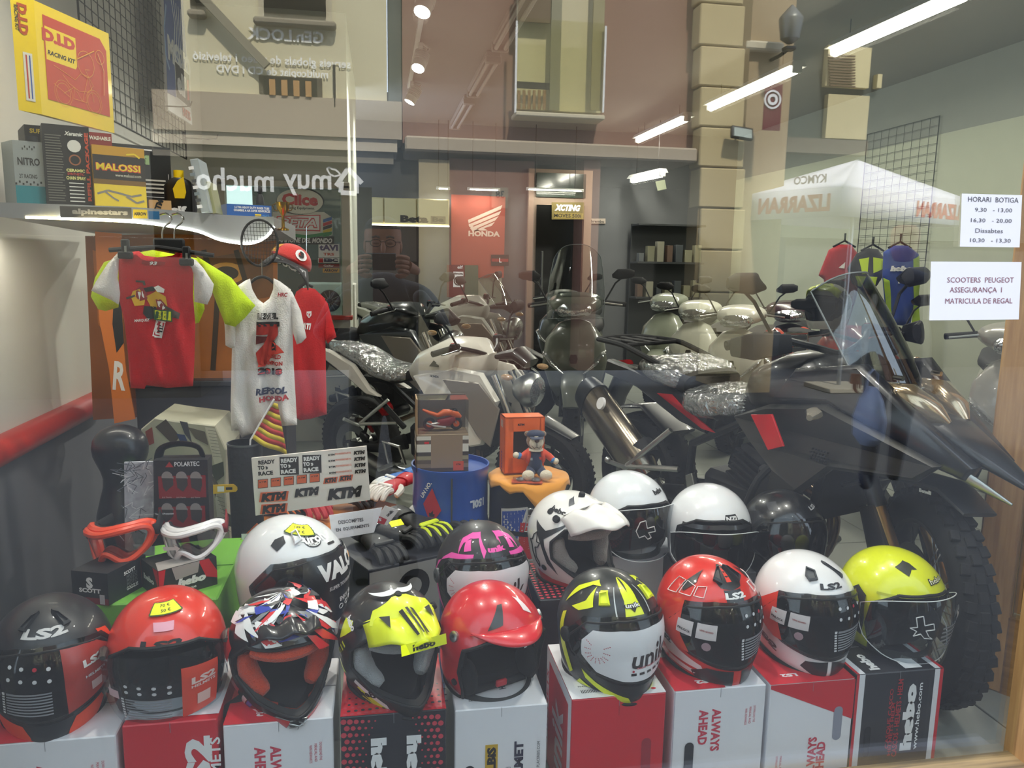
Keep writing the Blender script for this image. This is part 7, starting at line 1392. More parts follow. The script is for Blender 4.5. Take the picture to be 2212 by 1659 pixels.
t = thing('equipment_box', 'dark box with beige front panel and a black ring, carrying the black gloves', 'box', (0, 0, 0)); zt = .36; pts = [atz(*p, zt) for p in ((795, 1232), (985, 1190), (860, 1130), (705, 1165))]; m = MB(); m.prism([(p.x, p.y) for p in pts], 0, zt, mat('#23242c', .5), .003, ax='z'); m.build('carton', t, smooth=False)
m = MB(); u = pts[1]-pts[0]; f = Face(pts[0], u, (0, 0, 1), m, .0015); f.rect(.004, -.34, u.length-.004, -.01, mat('#a39f9c', .6)); f.ring(u.length*.5, -.09, .06, .03, INK); m.build('printed_graphics', t, smooth=False)
glove('plain black leather glove at the left end of the dark box', 815, 1190, zt, R(28), '#1d1e20', '#1b1c1e', None, 1.1, group='gloves on the dark box'); glove('black leather glove under the tagged pile', 855, 1165, zt+.02, R(60), '#202123', '#1b1c1e', None, 1.1, group='gloves on the dark box')
t = glove('black glove with fluorescent yellow finger stripes and white knuckles', 905, 1150, zt+.03, R(38), '#1a1b1e', '#16171a', '#d4e61c', 1.2, group='gloves on the dark box'); glove('black padded glove at the right end of the pile', 962, 1135, zt+.02, R(52), '#1f2023', '#1a1b1d', None, 1.15, cuff='#d2d0cc', group='gloves on the dark box');
t = thing('glove_price_tag', 'yellow price tag lying on the black gloves', 'tag', atz(856, 1130, zt+.085), 0); m = MB(); m.box((0, 0, 0), (.05, .028, .001), mat('#eef01c', .6), rot=(.5, 0, .5)); m.build('paper', t, smooth=False)
t = plate('glove_swing_label', 'white and red swing label with price hanging from the glove pile', 'tag', [(806, 1128), (836, 1135), (862, 1102), (832, 1092)], .72, mat('#e0dcda', .5), .001, lambda f, P_: (f.poly([P_(806, 1127), P_(830, 1133), P_(836, 1122), P_(814, 1112)], mat('#b81c2c', .5)), T(f, P_, '53', 818, 1122, 12, 7, WHITE, 0, rot=pi), T(f, P_, 'unik', 842, 1108, 18, 7, INK, 0, rot=.7, bold=.05)))
plate('discount_notice', 'white paper notice about discounts standing among the gloves', 'notice', [(718, 1166), (808, 1150), (826, 1096), (711, 1113)], .62, PAPER, .001, lambda f, P_: (T(f, P_, 'DESCOMPTES', 758, 1125, 54, 8, gi, 0, rot=.09), T(f, P_, 'EN  EQUIPAMENTS', 762, 1140, 72, 8, gi, 0, rot=.12)))
for i, (q, lb, cc) in enumerate((([(512, 1172), (548, 1195), (585, 1158), (555, 1130)], 'orange and red hanging card behind the white flip-front helmet', '#c85a28'), ([(484, 1238), (540, 1250), (548, 1205), (492, 1198)], 'orange glove card at the corner of the green box', '#d8702a'))): plate('hanging_card', lb, 'card', q, .85+.02*i, mat(cc, .5), .002, lambda f, P_, q=q: (f.rect(*P_(q[0][0]+10, q[0][1]-6), *P_(q[0][0]+34, q[0][1]-20), PAPER), T(f, P_, 'READY', q[0][0]+24, q[0][1]-28, 22, 6, INK, 0, rot=.6)))
# ================================================================ DRUMS
p = atz(973, 1000, .60); bd = thing('blue_drum', 'blue and black oil drum with red flame diamond, carrying the model motorcycle box', 'drum', (p.x, p.y, 0)); r_ = 84/F*(p.y+D+.03); blu = mat('#1f4fa8', .35, coat=.3, var=.08); ind = mat('#26272e', .4, coat=.2)
m = MB(); m.lathe([(r_*.98, .34), (r_*1.01, .38), (r_*.99, .40), (r_*.98, .57), (r_*1.02, .59), (r_*1.02, .602), (r_*.98, .602), (r_*.96, .585), (0, .585)], blu, 48); m.build('drum_top', bd); m = MB(); m.lathe([(0, 0), (r_*.95, 0), (r_*.98, .02), (r_*.98, .17), (r_*1.0, .18), (r_*.98, .19), (r_*.98, .345)], ind, 48); m.build('drum_body', bd)
def cylprint(t, r_, cx, fn, name='printed_graphics'):
 "flat art bent round a drum: fn draws with u = arc from the side facing the window"
 m = MB(); f = Face((0, 0, 0), (1, 0, 0), (0, 0, 1), m, 0); fn(f); b = bmesh.new(); me = bpy.data.meshes.new('x'); me.from_pydata(m.v, [], m.f); me.polygons.foreach_set('material_index', m.m); b.from_mesh(me)
 for _ in range(3):
  lg = [e for e in b.edges if e.calc_length() > .018]
  if lg: bmesh.ops.subdivide_edges(b, edges=lg, cuts=1); bmesh.ops.triangulate(b, faces=b.faces[:])
 m2 = MB(); m2.mats = m.mats; b.verts.index_update(); m2.v = [((r_+.0012-v.co.y)*sin(v.co.x/r_+cx), -(r_+.0012-v.co.y)*cos(v.co.x/r_+cx), v.co.z) for v in b.verts]; m2.f = [tuple(v.index for v in f_.verts) for f_ in b.faces]; m2.m = [f_.material_index for f_ in b.faces]; m2.build(name, t, ang=90, fixn=False); b.free()
flame = lambda f, u, v, s, c: f.poly([(u-.3*s, v-.35*s), (u+.3*s, v-.35*s), (u+.34*s, v), (u+.14*s, v-.05*s), (u+.16*s, v+.35*s), (u-.05*s, v+.12*s), (u-.12*s, v+.02*s), (u-.34*s, v+.05*s)], c)
az0 = atan2(-p.x, p.y+D)*-1
def bdp(f):
 rd_ = mat('#b81c2c', .5); f.poly([(-.12, .475), (-.085, .40), (-.045, .46), (-.08, .54)], rd_); flame(f, -.082, .445, .035, INK); f.text('UN NO.', -.108, .53, .016, WHITE, rot=1.0, bold=.03); f.text('150L', .098, .475, .032, mat('#c9d0dc', .5), rot=pi, bold=.06); f.rect(.04, .05, .13, .27, mat('#b8b4b0', .5)); f.line([(-.008, .35), (-.008, .58)], .006, mat('#44443c', .5))
 for i in range(8): f.rect(.05, .08+.022*i, .12, .085+.022*i, GREYP)
cylprint(bd, r_, az0*0, bdp)
p2 = atz(1142, 1030, .55); kd = thing('black_drum', 'black oil drum with white ring handle and flame label under the orange cloth', 'drum', (p2.x, p2.y, 0)); r2 = 88/F*(p2.y+D+.02)
m = MB(); m.lathe([(0, 0), (r2*.96, 0), (r2, .02), (r2, .17), (r2*1.025, .185), (r2, .2), (r2, .36), (r2*1.025, .375), (r2, .39), (r2, .53), (r2*1.03, .545), (r2*1.02, .555), (r2*.97, .545), (0, .54)], mat('#1f2026', .4, coat=.3), 48); m.build('drum_body', kd)
def kdp(f):
 gy = mat('#c9c5c2', .5); f.text('ELF', .095, .33, .10, gy, rot=pi/2, w=.24, bold=.06); f.poly([(-.135, .46), (-.03, .48), (-.02, .44), (.015, .43), (.01, .28), (-.01, .26), (-.13, .28)], gy); f.poly([(-.13, .45), (-.035, .47), (-.06, .38), (-.08, .29), (-.128, .29)], mat('#2c4a9c', .5)); f.poly([(-.055, .42), (.008, .42), (.004, .285), (-.07, .275), (-.06, .36)], mat('#c02a2c', .5))
 f.rect(-.14, .08, .09, .25, mat('#d2cabb', .5)); f.poly([(-.03, .14), (.02, .08), (.07, .14), (.02, .225)], mat('#c0202c', .5)); flame(f, .02, .155, .05, INK); f.text('NEW SUR D 100', -.085, .235, .008, INK); f.rect(-.14, .2, -.115, .25, mat('#8a3a2c', .5)); f.line([(-.14, .2), (-.04, .2), (-.04, .09)], .0015, GREYP); f.line([(-.14, .15), (-.04, .15)], .0015, GREYP)
cylprint(kd, r2, 0, kdp); m = MB(); hp = V((-.01, -r2-.006, .45)); m.tube([hp+V((-.02, 0, .0)), hp+V((-.035, -.012, -.055)), hp+V((.04, -.014, -.062)), hp+V((.045, -.012, -.045)), hp+V((.012, 0, .0))], .004, CHROME, n=8, closed=True); m.box(hp+V((0, .004, .012)), (.04, .012, .03), STEEL, bev=.004); m.build('ring_handle', kd)
cl = thing('orange_cloth', 'orange cloth draped over the black drum under the teddy bear', 'cloth', (p2.x, p2.y, .557)); N = 40; vs = [V((0, 0, 0))]; fs = []; corner = [-.6, .9, 2.5, 4.1]
for k in range(1, 8):
 for i in range(N):
  a = 2*pi*i/N; ext = r2*1.02+(.012+.07*max(0, cos((a+pi*.42)*1))**10+.02*sin(5*a)**2)*max(0, (k-4)/3); rr2 = r2*1.03*min(k, 4)/4; over = ext-r2*1.02 if k > 4 else 0; vs.append(V(((rr2+over*.22)*cos(a), (rr2+over*.22)*sin(a), .002*sin(9*a)-over*.95)))
for i in range(N): fs.append((0, 1+i, 1+(i+1) % N))
for k in range(6):
 for i in range(N): fs.append((1+k*N+i, 1+(k+1)*N+i, 1+(k+1)*N+(i+1) % N, 1+k*N+(i+1) % N))
m = MB(); m.add(vs, fs, mat('#e0952a', .7, sheen=.3)); m.build('fabric', cl, ang=80, solid=.002)
# model motorcycle box
cz = .602; t = thing('model_motorcycle_box', 'cardboard display box with a clear window holding an orange model motorcycle', 'box', (p.x-.035, p.y-.01, .587)); W_, D_, H_ = .19, .12, .27; cb = mat('#a88a68', .7); prn = mat('#8f7a62', .6, var=.1)
m = MB(); m.box((0, 0, H_*.26), (W_, D_, H_*.52), prn, bev=.002); m.box((-W_/2+.002, 0, H_*.76), (.004, D_, H_*.48), cb); m.box((0, D_/2-.002, H_*.76), (W_, .004, H_*.48), mat('#5c544c', .7)); m.build('carton', t, smooth=False); m = MB(); m.box((0, -.001, H_*.755), (W_-.002, D_-.004, H_*.47), clear('#eeeeee', .06)); m.build('clear_window', t, smooth=False)
m = MB(); f = Face((0, -D_/2, 0), (1, 0, 0), (0, 0, 1), m); l = Face((-W_/2, 0, 0), (0, -1, 0), (0, 0, 1), m)
for ff, w_ in ((f, W_), (l, D_)):
 for i, cc in enumerate(('#4a3a34', '#7d6a58', '#5c4c42', '#8f8468', '#3c322e', '#d0cabf', '#d0cabf', '#5a4a40', '#c9c4ba')): ff.rect(-w_/2, H_*.055*i, w_/2, H_*.055*(i+1), mat(cc, .6))
f.rect(-W_/2+.052, .014, W_/2-.022, H_*.50, mat('#8d7660', .5)); f.rect(W_/2-.056, .003, W_/2-.018, .038, mat('#c8503a', .5)); f.text('KTM', W_/2-.037, .026, .006, INK, bold=.05); l.rect(-.05, .003, -.02, .04, mat('#c8503a', .5)); f.rect(-W_/2+.028, .105, -W_/2+.045, .113, RED); m.build('printed_graphics', t, smooth=False)
mb_ = thing('model_motorcycle', 'small orange model racing motorcycle inside the clear box window', 'model motorcycle', (p.x-.03, p.y-.01, .587+H_*.53), 0, rot=(0, 0, 0)); MO = mat('#e0601c', .35, coat=.5)
for nm, x in (('rear_wheel', -.05), ('front_wheel', .05)):
 m = MB(); m.lathe([(.012, -.004), (.020, -.005), (.024, 0), (.020, .005), (.012, .004)], MATT, 24, c=(x, 0, .024), axis=(0, 1, 0)); m.lathe([(.013, -.003), (.0, -.003)], MO, 12, c=(x, 0, .024), axis=(0, 1, 0)); m.build(nm, mb_)
m = MB(); m.loft([((-.075, 0, .078), .004, .004, 2), ((-.05, 0, .066), .010, .007, 2.4), ((-.02, 0, .056), .010, .008, 2.4), ((.005, 0, .066), .013, .013, 2.4), ((.03, 0, .066), .012, .012, 2.4), ((.05, 0, .058), .011, .014, 2.2), ((.068, 0, .048), .003, .005, 2)], MO, 14); m.loft([((-.02, 0, .03), .008, .012, 2.4), ((.02, 0, .032), .013, .018, 2.4), ((.045, 0, .045), .010, .014, 2.2)], mat('#8a1c24', .4), 14); m.build('fairing', mb_)
m = MB(); [m.tube([(.05, s*.006, .024), (.036, s*.006, .07)], .002, ALU, n=6) for s in (-1, 1)]; m.tube([(.034, -.016, .076), (.036, 0, .074), (.034, .016, .076)], .0015, MATT, n=6); m.tube([(-.05, -.006, .024), (-.01, -.006, .028)], .003, ALU, n=6); m.tube([(.01, -.012, .012), (-.03, -.014, .018), (-.062, -.016, .03)], .005, ALU, n=8); m.build('fork_and_exhaust', mb_); m = MB(); m.loft([((.025, 0, .078), .006, .002, 2), ((.045, 0, .074), .007, .009, 2), ((.058, 0, .062), .005, .004, 2)], clear('#3c3c3c', .1), 10); m.build('windscreen', mb_)
# teddy box
ob = mat('#e8641a', .45, coat=.2); t = thing('orange_gift_box', 'orange gift box with a cut-out window behind the teddy bear', 'box', (p2.x-.02, p2.y+.045, .565), R(3)); W_, D_, H_ = .155, .085, .215; m = MB()
for c_, d_ in (((0, D_/2-.002, H_/2), (W_, .004, H_)), ((-W_/2+.002, 0, H_/2), (.004, D_, H_)), ((W_/2-.002, 0, H_/2), (.004, D_, H_)), ((0, 0, .002), (W_, D_, .004)), ((0, 0, H_-.002), (W_, D_, .004)), ((-W_/2+.017, -D_/2+.002, H_/2), (.034, .004, H_)), ((W_/2-.010, -D_/2+.002, H_/2), (.020, .004, H_)), ((0, -D_/2+.002, H_-.027), (W_-.03, .004, .054)), ((0, -D_/2+.002, .03), (W_-.03, .004, .06))): m.box(c_, d_, ob)
m.build('carton', t, smooth=False); m = MB(); m.box((.01, D_/2-.006, H_/2), (W_-.02, .003, H_-.02), mat('#5a5650', .6)); m.build('inner_card', t, smooth=False); m = MB(); f = Face((0, -D_/2, H_), (1, 0, 0), (0, 0, 1), m); f.text('KTM', -.015, -.028, .008, INK, w=.025, bold=.07); f.poly([(W_/2-.022, -.06), (W_/2-.004, -.055), (W_/2-.006, -.10), (W_/2-.020, -.085)], MATT); l = Face((-W_/2, 0, 0), (0, -1, 0), (0, 0, 1), m); l.rect(-.02, H_*.8, .02, H_*.93, mat('#c9a090', .5)); l.text('TEDDY', 0, .04, .02, mat('#5a2a80', .5), rot=pi/2, bold=.02); m.build('printed_graphics', t, smooth=False)
tb = thing('teddy_bear', 'teddy bear in blue cap and blue and orange overalls sitting on the orange cloth', 'soft toy', (p2.x+.015, p2.y-.045, .565), R(-4)); fur = mat('#8a6a4c', .95, bump=.5, bs=200, sheen=.6); mz = mat('#d8cdb8', .95, bump=.3, bs=200, sheen=.5); nvy = mat('#1f2a48', .85, sheen=.3); orj = mat('#d84a2c', .85, sheen=.3)
m = MB(); m.ball((0, .01, .135), (.034, .030, .034), fur); m.ball((-.030, .015, .158), .011, fur); m.ball((.030, .015, .158), .011, fur); m.build('head', tb); m = MB(); m.ball((0, -.016, .130), (.026, .018, .026), mz); m.build('muzzle', tb); m = MB(); m.ball((0, -.034, .143), (.009, .006, .008), mat('#4a2c20', .5)); m.tube([(0, -.0355, .136), (0, -.036, .118), (-.010, -.032, .114), (-.019, -.026, .124)], .0010, INK, n=5); m.tube([(0, -.036, .118), (.010, -.032, .114), (.019, -.026, .124)], .0010, INK, n=5); m.build('nose_and_mouth', tb)
m = MB(); m.ball((0, .012, .158), (.036, .032, .015), nvy); m.loft([((0, -.012, .152), .026, .003, 2.2), ((0, -.034, .150), .022, .003, 2.2), ((0, -.044, .149), .010, .002, 2)], nvy, 14); m.build('cap', tb); m = MB(); m.lathe([(.020, .096), (.030, .101), (.026, .108), (.018, .104)], mz, 20); m.build('collar', tb)
m = MB(); m.loft([((0, .0, .022), .030, .024, 2.2, V((0, 0, 1))), ((0, 0, .05), .036, .026, 2.2, V((0, 0, 1))), ((0, 0, .08), .030, .022, 2.2, V((0, 0, 1))), ((0, 0, .104), .020, .016, 2.2, V((0, 0, 1)))], nvy, 20); m.build('overalls', tb); m = MB(); [m.ball((s*.026, .0, .078), (.013, .020, .030), orj) for s in (-1, 1)]; m.build('orange_side_panels', tb)
m = MB(); f = Face((.014, -.0262, .075), (1, 0, 0), (0, 0, 1), m, .001); f.rect(-.006, -.005, .006, .005, mat('#c83a2c', .5)); f.rect(-.036, .0, -.028, .002, WHITE); f.rect(-.036, -.006, -.028, -.004, WHITE); m.build('badge', tb, smooth=False)
for s in (-1, 1):
 m = MB(); m.tube([(s*.028, 0, .092), (s*.050, -.010, .078), (s*.062, -.014, .075-.008*s)], [.013, .013, .012], orj if s else nvy, n=10); m.build('sleeve', tb); m = MB(); m.tube([(s*.058, -.014, .074-.006*s), (s*.066, -.015, .074-.010*s)], .0125, mat('#3a7ab8', .7), n=10); m.build('cuff', tb); m = MB(); m.ball((s*.074, -.016, .073-.012*s), .012, mz, 12, 8); m.build('paw', tb)
 m = MB(); m.tube([(s*.014, 0, .03), (s*.022, -.03, .022), (s*.030, -.05, .018)], [.018, .018, .016], nvy, n=12); m.build('leg', tb); m = MB(); m.ball((s*.033, -.058, .019), (.023, .016, .020), mz); m.build('foot', tb)
for i, (dx, dy) in enumerate(((-.055, -.10), (.0, -.115))):
 t = thing('chrome_part_pack', ['chrome part in an orange blister pack, left of two before the bear', 'chrome part in an orange blister pack, right of two before the bear'][i], 'blister pack', (p2.x+dx, p2.y+dy, .563), R(-10), 'blister packs before the bear'); m = MB(); m.box((0, 0, .001), (.055, .04, .002), mat('#d06040', .5)); m.build('card', t, smooth=False); m = MB(); m.ball((.004, .0, .008), (.016, .014, .009), mat('#8a8a8c', .15, 1, bump=1, bs=120)); m.build('chrome_part', t); m = MB(); m.box((0, 0, .009), (.046, .034, .014), clear('#ffffff', .12, bump=.5, bs=60), bev=.005); m.build('blister', t)
# ================================================================ MOTORCYCLES AND SCOOTERS
gun = mat('#33322f', .45, .4, coat=.1); blk = mat('#1b1c1f', .35, coat=.4); dgry = mat('#34363a', .4, coat=.3); seatm = mat('#1c1c1e', .7, bump=.15, bs=90); wrap = clear('#f2f4f4', .30, .12, bump=1.0, bs=18, alpha=.16, acol='#e8ecec'); lensm_ = clear('#e8ecee', .2, .05); gold_ = mat('#8f6f46', .3, .8); blkm = mat('#222327', .55, .2)
def sub(p, o): return o
def wheel(t, x, R_, w, kind, nm, rimc, knob=False):
 wt = bpy.data.objects.new(nm, None); S.collection.objects.link(wt); wt.parent = t; wt.location = (x, 0, R_); ax = (0, 1, 0); ri = R_*.70
 m = MB(); m.lathe([(ri, -w*.36), (ri+.015, -w*.46), (R_-.035, -w*.5), (R_-.012, -w*.36), (R_-.002, -w*.15), (R_, 0), (R_-.002, w*.15), (R_-.012, w*.36), (R_-.035, w*.5), (ri+.015, w*.46), (ri, w*.36)], RUB, 48, axis=ax); m.build('tyre', wt)
 m = MB(); n = 40 if knob else 54
 for i in range(n):
  for k, yy in enumerate((-.30, 0, .30) if knob else (-.22, .22)):
   a = 2*pi*(i+.5*(k % 2))/n; rr_ = R_-.001-.012*abs(yy)*3*(w/.15); s_ = (.016, .25*w, 2*pi*R_/n*.62) if knob else (.004, .34*w, .014)
   q = Euler((0, a, 0)).to_matrix(); m.box(q@V((rr_, yy*w, 0)), s_, RUB, rot=(yy*(.9 if not knob else .6), a, 0), bev=.002 if knob else 0)
 struct(m.build('tread_blocks', wt, smooth=False), 'stuff')
 m = MB(); m.lathe([(ri+.004, -w*.38), (ri-.012, -w*.34), (ri-.02, -w*.12), (ri-.02, w*.12), (ri-.012, w*.34), (ri+.004, w*.38)], rimc, 40, axis=ax); m.lathe([(.0, -w*.4), (.038, -w*.4), (.04, -w*.2), (.032, 0), (.04, w*.2), (.038, w*.4), (0, w*.4)], ALU, 20, axis=ax); m.build('rim', wt)
 m = MB()
 if kind == 'spoke':
  for i in range(24): a = 2*pi*i/24; b = a+(.35 if i % 2 else -.35); s_ = 1 if i % 4 < 2 else -1; m.cyl((.036*cos(a), s_*w*.3, .036*sin(a)), ((ri-.015)*cos(b), s_*w*.08, (ri-.015)*sin(b)), .0022, CHROME, n=4)
 else:
  for i in range(6):
   a = 2*pi*i/6; m.tube([(.03*cos(a), 0, .03*sin(a)), ((ri*.55)*cos(a+.1), 0, ri*.55*sin(a+.1)), ((ri-.012)*cos(a+.22), 0, (ri-.012)*sin(a+.22))], [.016, .010, .014], rimc, n=6)
 struct(m.build('spokes', wt), 'stuff')
 m = MB(); rd_ = R_*.48
 for s_ in (-1,) if 'rear' in nm else (-1, 1): m.lathe([(rd_*.62, s_*w*.46), (rd_, s_*w*.46), (rd_, s_*w*.50), (rd_*.62, s_*w*.50), (rd_*.62, s_*w*.46)], STEEL, 32, axis=ax); m.tube([V((.02, s_*w*.48, 0)), V((rd_*.64, s_*w*.48, 0))], .006, DARKM, n=5); m.box((rd_*.75, s_*w*.52, rd_*.5), (.07, .035, .05), DARKM, rot=(0, .5, 0), bev=.008)
 m.build('brake_disc', wt); return wt
def part(t, nm, fn, **k): m = MB(); fn(m); return m.build(nm, t, **k)
def mirror(t, y, z, x, d=1, big=1.):
 part(t, 'mirror', lambda m: (m.tube([(x, y, z), (x-.02, y+d*.07, z+.12), (x-.02, y+d*.12, z+.16)], .006, MATT, n=6), m.loft([((x-.005, y+d*.05, z+.17), .01, .02, 2), ((x, y+d*.09, z+.18), .022, .036, 2.2), ((x, y+d*.17, z+.185), .020, .032, 2.2), ((x-.002, y+d*.20, z+.185), .008, .018, 2)], MATT, 12)))
def bars(t, x, z, w, gc=MATT):
 part(t, 'handlebar', lambda m: m.tube(catmull([(x-.13, -w, z-.02), (x-.09, -w*.62, z), (x-.02, -w*.3, z-.03), (x, 0, z-.06), (x-.02, w*.3, z-.03), (x-.09, w*.62, z), (x-.13, w, z-.02)], 4), .012, DARKM, n=8))
 for s in (-1, 1):
  part(t, 'grip', lambda m: m.tube([(x-.13, s*w, z-.02), (x-.10, s*w*.68, z-.005)], .017, RUB, n=12)); part(t, 'switchgear', lambda m: (m.box((x-.085, s*w*.60, z), (.05, .05, .045), MATT, bev=.008), m.box((x-.10, s*w*.60, z+.022), (.012, .018, .006), RED)))
  part(t, 'lever', lambda m: m.tube(catmull([(x-.06, s*w*.55, z-.0), (x-.04, s*w*.68, z-.006), (x-.06, s*w*.95, z-.02), (x-.072, s*w*1.0, z-.02)], 3), .006, ALU, n=6, flat=.6))
def place(name, label, rp, fp, wb, sc=1., group=None, lean=R(3)):
 r, f = V(rp), V(fp); d = f-r; t = thing(name, label, 'motorcycle' if 'scooter' not in name else 'scooter', (r.x, r.y, 0), atan2(d.y, d.x), group); t.rotation_euler = (lean, 0, atan2(d.y, d.x)); t.scale = (sc,)*3; return t
def engine(t, cx, cz, c1=blkm, cover=ALU):
 part(t, 'engine', lambda m: (m.box((cx, 0, cz), (.34, .26, .22), c1, bev=.03), m.box((cx+.10, 0, cz+.16), (.18, .24, .16), c1, rot=(0, .35, 0), bev=.02), m.box((cx+.05, 0, cz-.13), (.26, .18, .08), c1, bev=.03)))
 part(t, 'cooling_fins', lambda m: [m.box((cx+.08+.012*i, 0, cz+.10+.026*i), (.19, .27, .008), c1, rot=(0, .35, 0)) for i in range(5)], smooth=False)
 part(t, 'engine_cover', lambda m: (m.lathe([(0, .03), (.055, .03), (.075, .02), (.08, 0)], cover, 28, c=(cx-.02, -.13, cz-.01), axis=(0, -1, 0)), m.lathe([(0, .034), (.045, .034), (.05, .028)], STEEL, 24, c=(cx-.02, -.13, cz-.01), axis=(0, -1, 0)), m.lathe([(0, .03), (.05, .03), (.06, 0)], c1, 24, c=(cx+.12, -.12, cz-.04), axis=(0, -1, 0))))
 part(t, 'engine_bolts', lambda m: [m.cyl((cx-.02+.068*cos(a), -.14, cz-.01+.068*sin(a)), (cx-.02+.068*cos(a), -.155, cz-.01+.068*sin(a)), .005, CHROME, n=6) for a in [i*pi/4 for i in range(8)]])
def wrapseat(t, secs, mt=wrap, g=1.10):
 o = part(t, 'plastic_wrap', lambda m: m.loft([((V(s[0])+V((0, 0, .006))), s[1]*g, s[2]*g, s[3]) for s in secs], mt, 40)); tx = bpy.data.textures.get('crease') or bpy.data.textures.new('crease', 'CLOUDS'); tx.noise_scale = .05; md = o.modifiers.new('s', 'SUBSURF'); md.levels = md.render_levels = 2; d = o.modifiers.new('d', 'DISPLACE'); d.texture = tx; d.strength = .022; d.mid_level = .45
# ---- the big adventure bike at the right
t = place('adventure_motorcycle', 'big black and grey adventure motorcycle with red flashes, heading right behind the helmets', (1.30, 1.92, 0), (1.72, .48, 0), 1.50, 1.0, lean=R(2)); BW = 1.51
wheel(t, 0, .325, .155, 'spoke', 'rear_wheel', BLACK, False); wheel(t, BW, .335, .105, 'spoke', 'front_wheel', BLACK, True).rotation_euler = (0, 0, R(-30))
engine(t, .72, .42, blkm, STEEL)
for s in (-1, 1):
 part(t, 'swingarm', lambda m: m.loft([((0, s*.10, .325), .022, .035, 3), ((.25, s*.10, .34), .020, .032, 3), ((.48, s*.09, .38), .022, .045, 3)], DARKM, 12)); part(t, 'fork_leg', lambda m: (m.cyl((BW, s*.095, .335), (BW-.19, s*.095, .72), .026, gold_, n=14), m.cyl((BW-.13, s*.095, .60), (BW-.31, s*.095, .98), .029, DARKM, n=14)))
 part(t, 'fork_guard', lambda m: m.loft([((BW-.01, s*.125, .30), .012, .035, 3), ((BW-.07, s*.125, .42), .014, .045, 3), ((BW-.15, s*.12, .60), .012, .03, 3)], blk, 12))
part(t, 'frame_tubes', lambda m: [m.tube([(.45, s*.11, .42), (.50, s*.13, .62), (.85, s*.12, .80), (1.12, s*.05, .86)], .018, DARKM) or m.tube([(1.12, s*.06, .82), (1.0, s*.14, .50), (.80, s*.15, .24), (.5, s*.12, .26), (.45, s*.11, .42)], .016, DARKM) or m.tube([(.52, s*.12, .66), (.2, s*.11, .74), (-.18, s*.09, .84)], .014, DARKM) for s in (-1, 1)])
part(t, 'crash_bar', lambda m: [m.tube(catmull([(1.05, s*.14, .70), (1.02, s*.26, .62), (.92, s*.27, .40), (.72, s*.24, .30), (.62, s*.16, .30)], 4), .014, MATT, n=8) for s in (-1, 1)])
part(t, 'engine_guard', lambda m: m.loft([((.52, 0, .21), .10, .012, 3), ((.75, 0, .18), .14, .02, 3), ((1.0, 0, .26), .12, .02, 3), ((1.08, 0, .36), .10, .02, 3)], ALU, 14))
part(t, 'header_pipes', lambda m: [m.tube(catmull([(.95, s, .52), (1.08, s, .46), (1.06, s-.02, .30), (.90, s-.04, .22), (.62, -.08, .22)], 5), .024, mat('#8a7460', .25, .9), n=12) for s in (-.05, .05)]); part(t, 'link_pipe', lambda m: m.tube(catmull([(.62, -.10, .22), (.40, -.14, .24), (.28, -.16, .40), (.20, -.17, .52)], 5), .024, STEEL, n=12))
part(t, 'muffler', lambda m: m.loft([((.30, -.20, .42), .050, .058, 2.3), ((.22, -.205, .47), .066, .10, 2.3), ((-.15, -.215, .70), .066, .10, 2.3)], mat('#8f8678', .22, .95), 36)); part(t, 'muffler_cap', lambda m: (m.loft([((-.14, -.215, .695), .070, .105, 2.3), ((-.22, -.215, .74), .058, .085, 2.3), ((-.23, -.215, .745), .030, .035, 2.2)], DARKM, 28), m.loft([((.20, -.19, .52), .066, .090, 2.3), ((.26, -.185, .485), .060, .075, 2.3)], MATT, 28))); part(t, 'heat_shield', lambda m: m.loft([((.16, -.258, .50), .006, .030, 3), ((.34, -.235, .36), .008, .034, 3), ((.52, -.20, .24), .006, .020, 3)], ALU, 14))
part(t, 'passenger_peg_bracket', lambda m: (m.tube([(.22, -.27, .47), (.40, -.17, .66)], .013, ALU), m.tube([(.22, -.27, .47), (.46, -.17, .50)], .013, ALU), m.tube([(.22, -.27, .46), (.20, -.36, .50)], .010, ALU), m.ball((.20, -.36, .505), .014, ALU, 10, 8))); part(t, 'rider_footrest', lambda m: (m.prism([(.50, .24), (.58, .24), (.62, .42), (.58, .52), (.54, .50), (.56, .40)], -.20, -.18, ALU, .004), m.box((.60, -.25, .27), (.05, .10, .02), STEEL, bev=.004), [m.box((.60+.012*(i-1.5), -.25, .285), (.006, .09, .012), STEEL) for i in range(4)])); part(t, 'brake_pedal', lambda m: m.tube(catmull([(.56, -.20, .30), (.66, -.22, .27), (.74, -.24, .20), (.80, -.24, .16)], 4), .010, ALU, n=8, flat=.6))
seat1 = [((.08, 0, .88), .12, .03, 3), ((.18, 0, .90), .16, .05, 3), ((.36, 0, .885), .175, .06, 3), ((.46, 0, .86), .15, .05, 3)]; seat2 = [((.44, 0, .80), .15, .05, 3), ((.54, 0, .795), .19, .06, 3), ((.70, 0, .80), .17, .06, 3), ((.82, 0, .84), .10, .045, 3)]
part(t, 'passenger_seat', lambda m: m.loft(seat1, seatm, 24)); wrapseat(t, seat1); part(t, 'rider_seat', lambda m: m.loft(seat2, seatm, 24)); wrapseat(t, seat2)
part(t, 'tail_panel', lambda m: [m.prism([(-.16, .83), (.10, .80), (.42, .70), (.60, .68), (.62, .78), (.40, .83), (.10, .88), (-.14, .90)], s*.10, s*.15, blk, .01) for s in (-1, 1)]); part(t, 'red_flash', lambda m: [m.prism([(.28, .80), (.38, .81), (.58, .70), (.66, .70), (.50, .76)], s*.148, s*.156, RED, .002) for s in (-1, 1)])
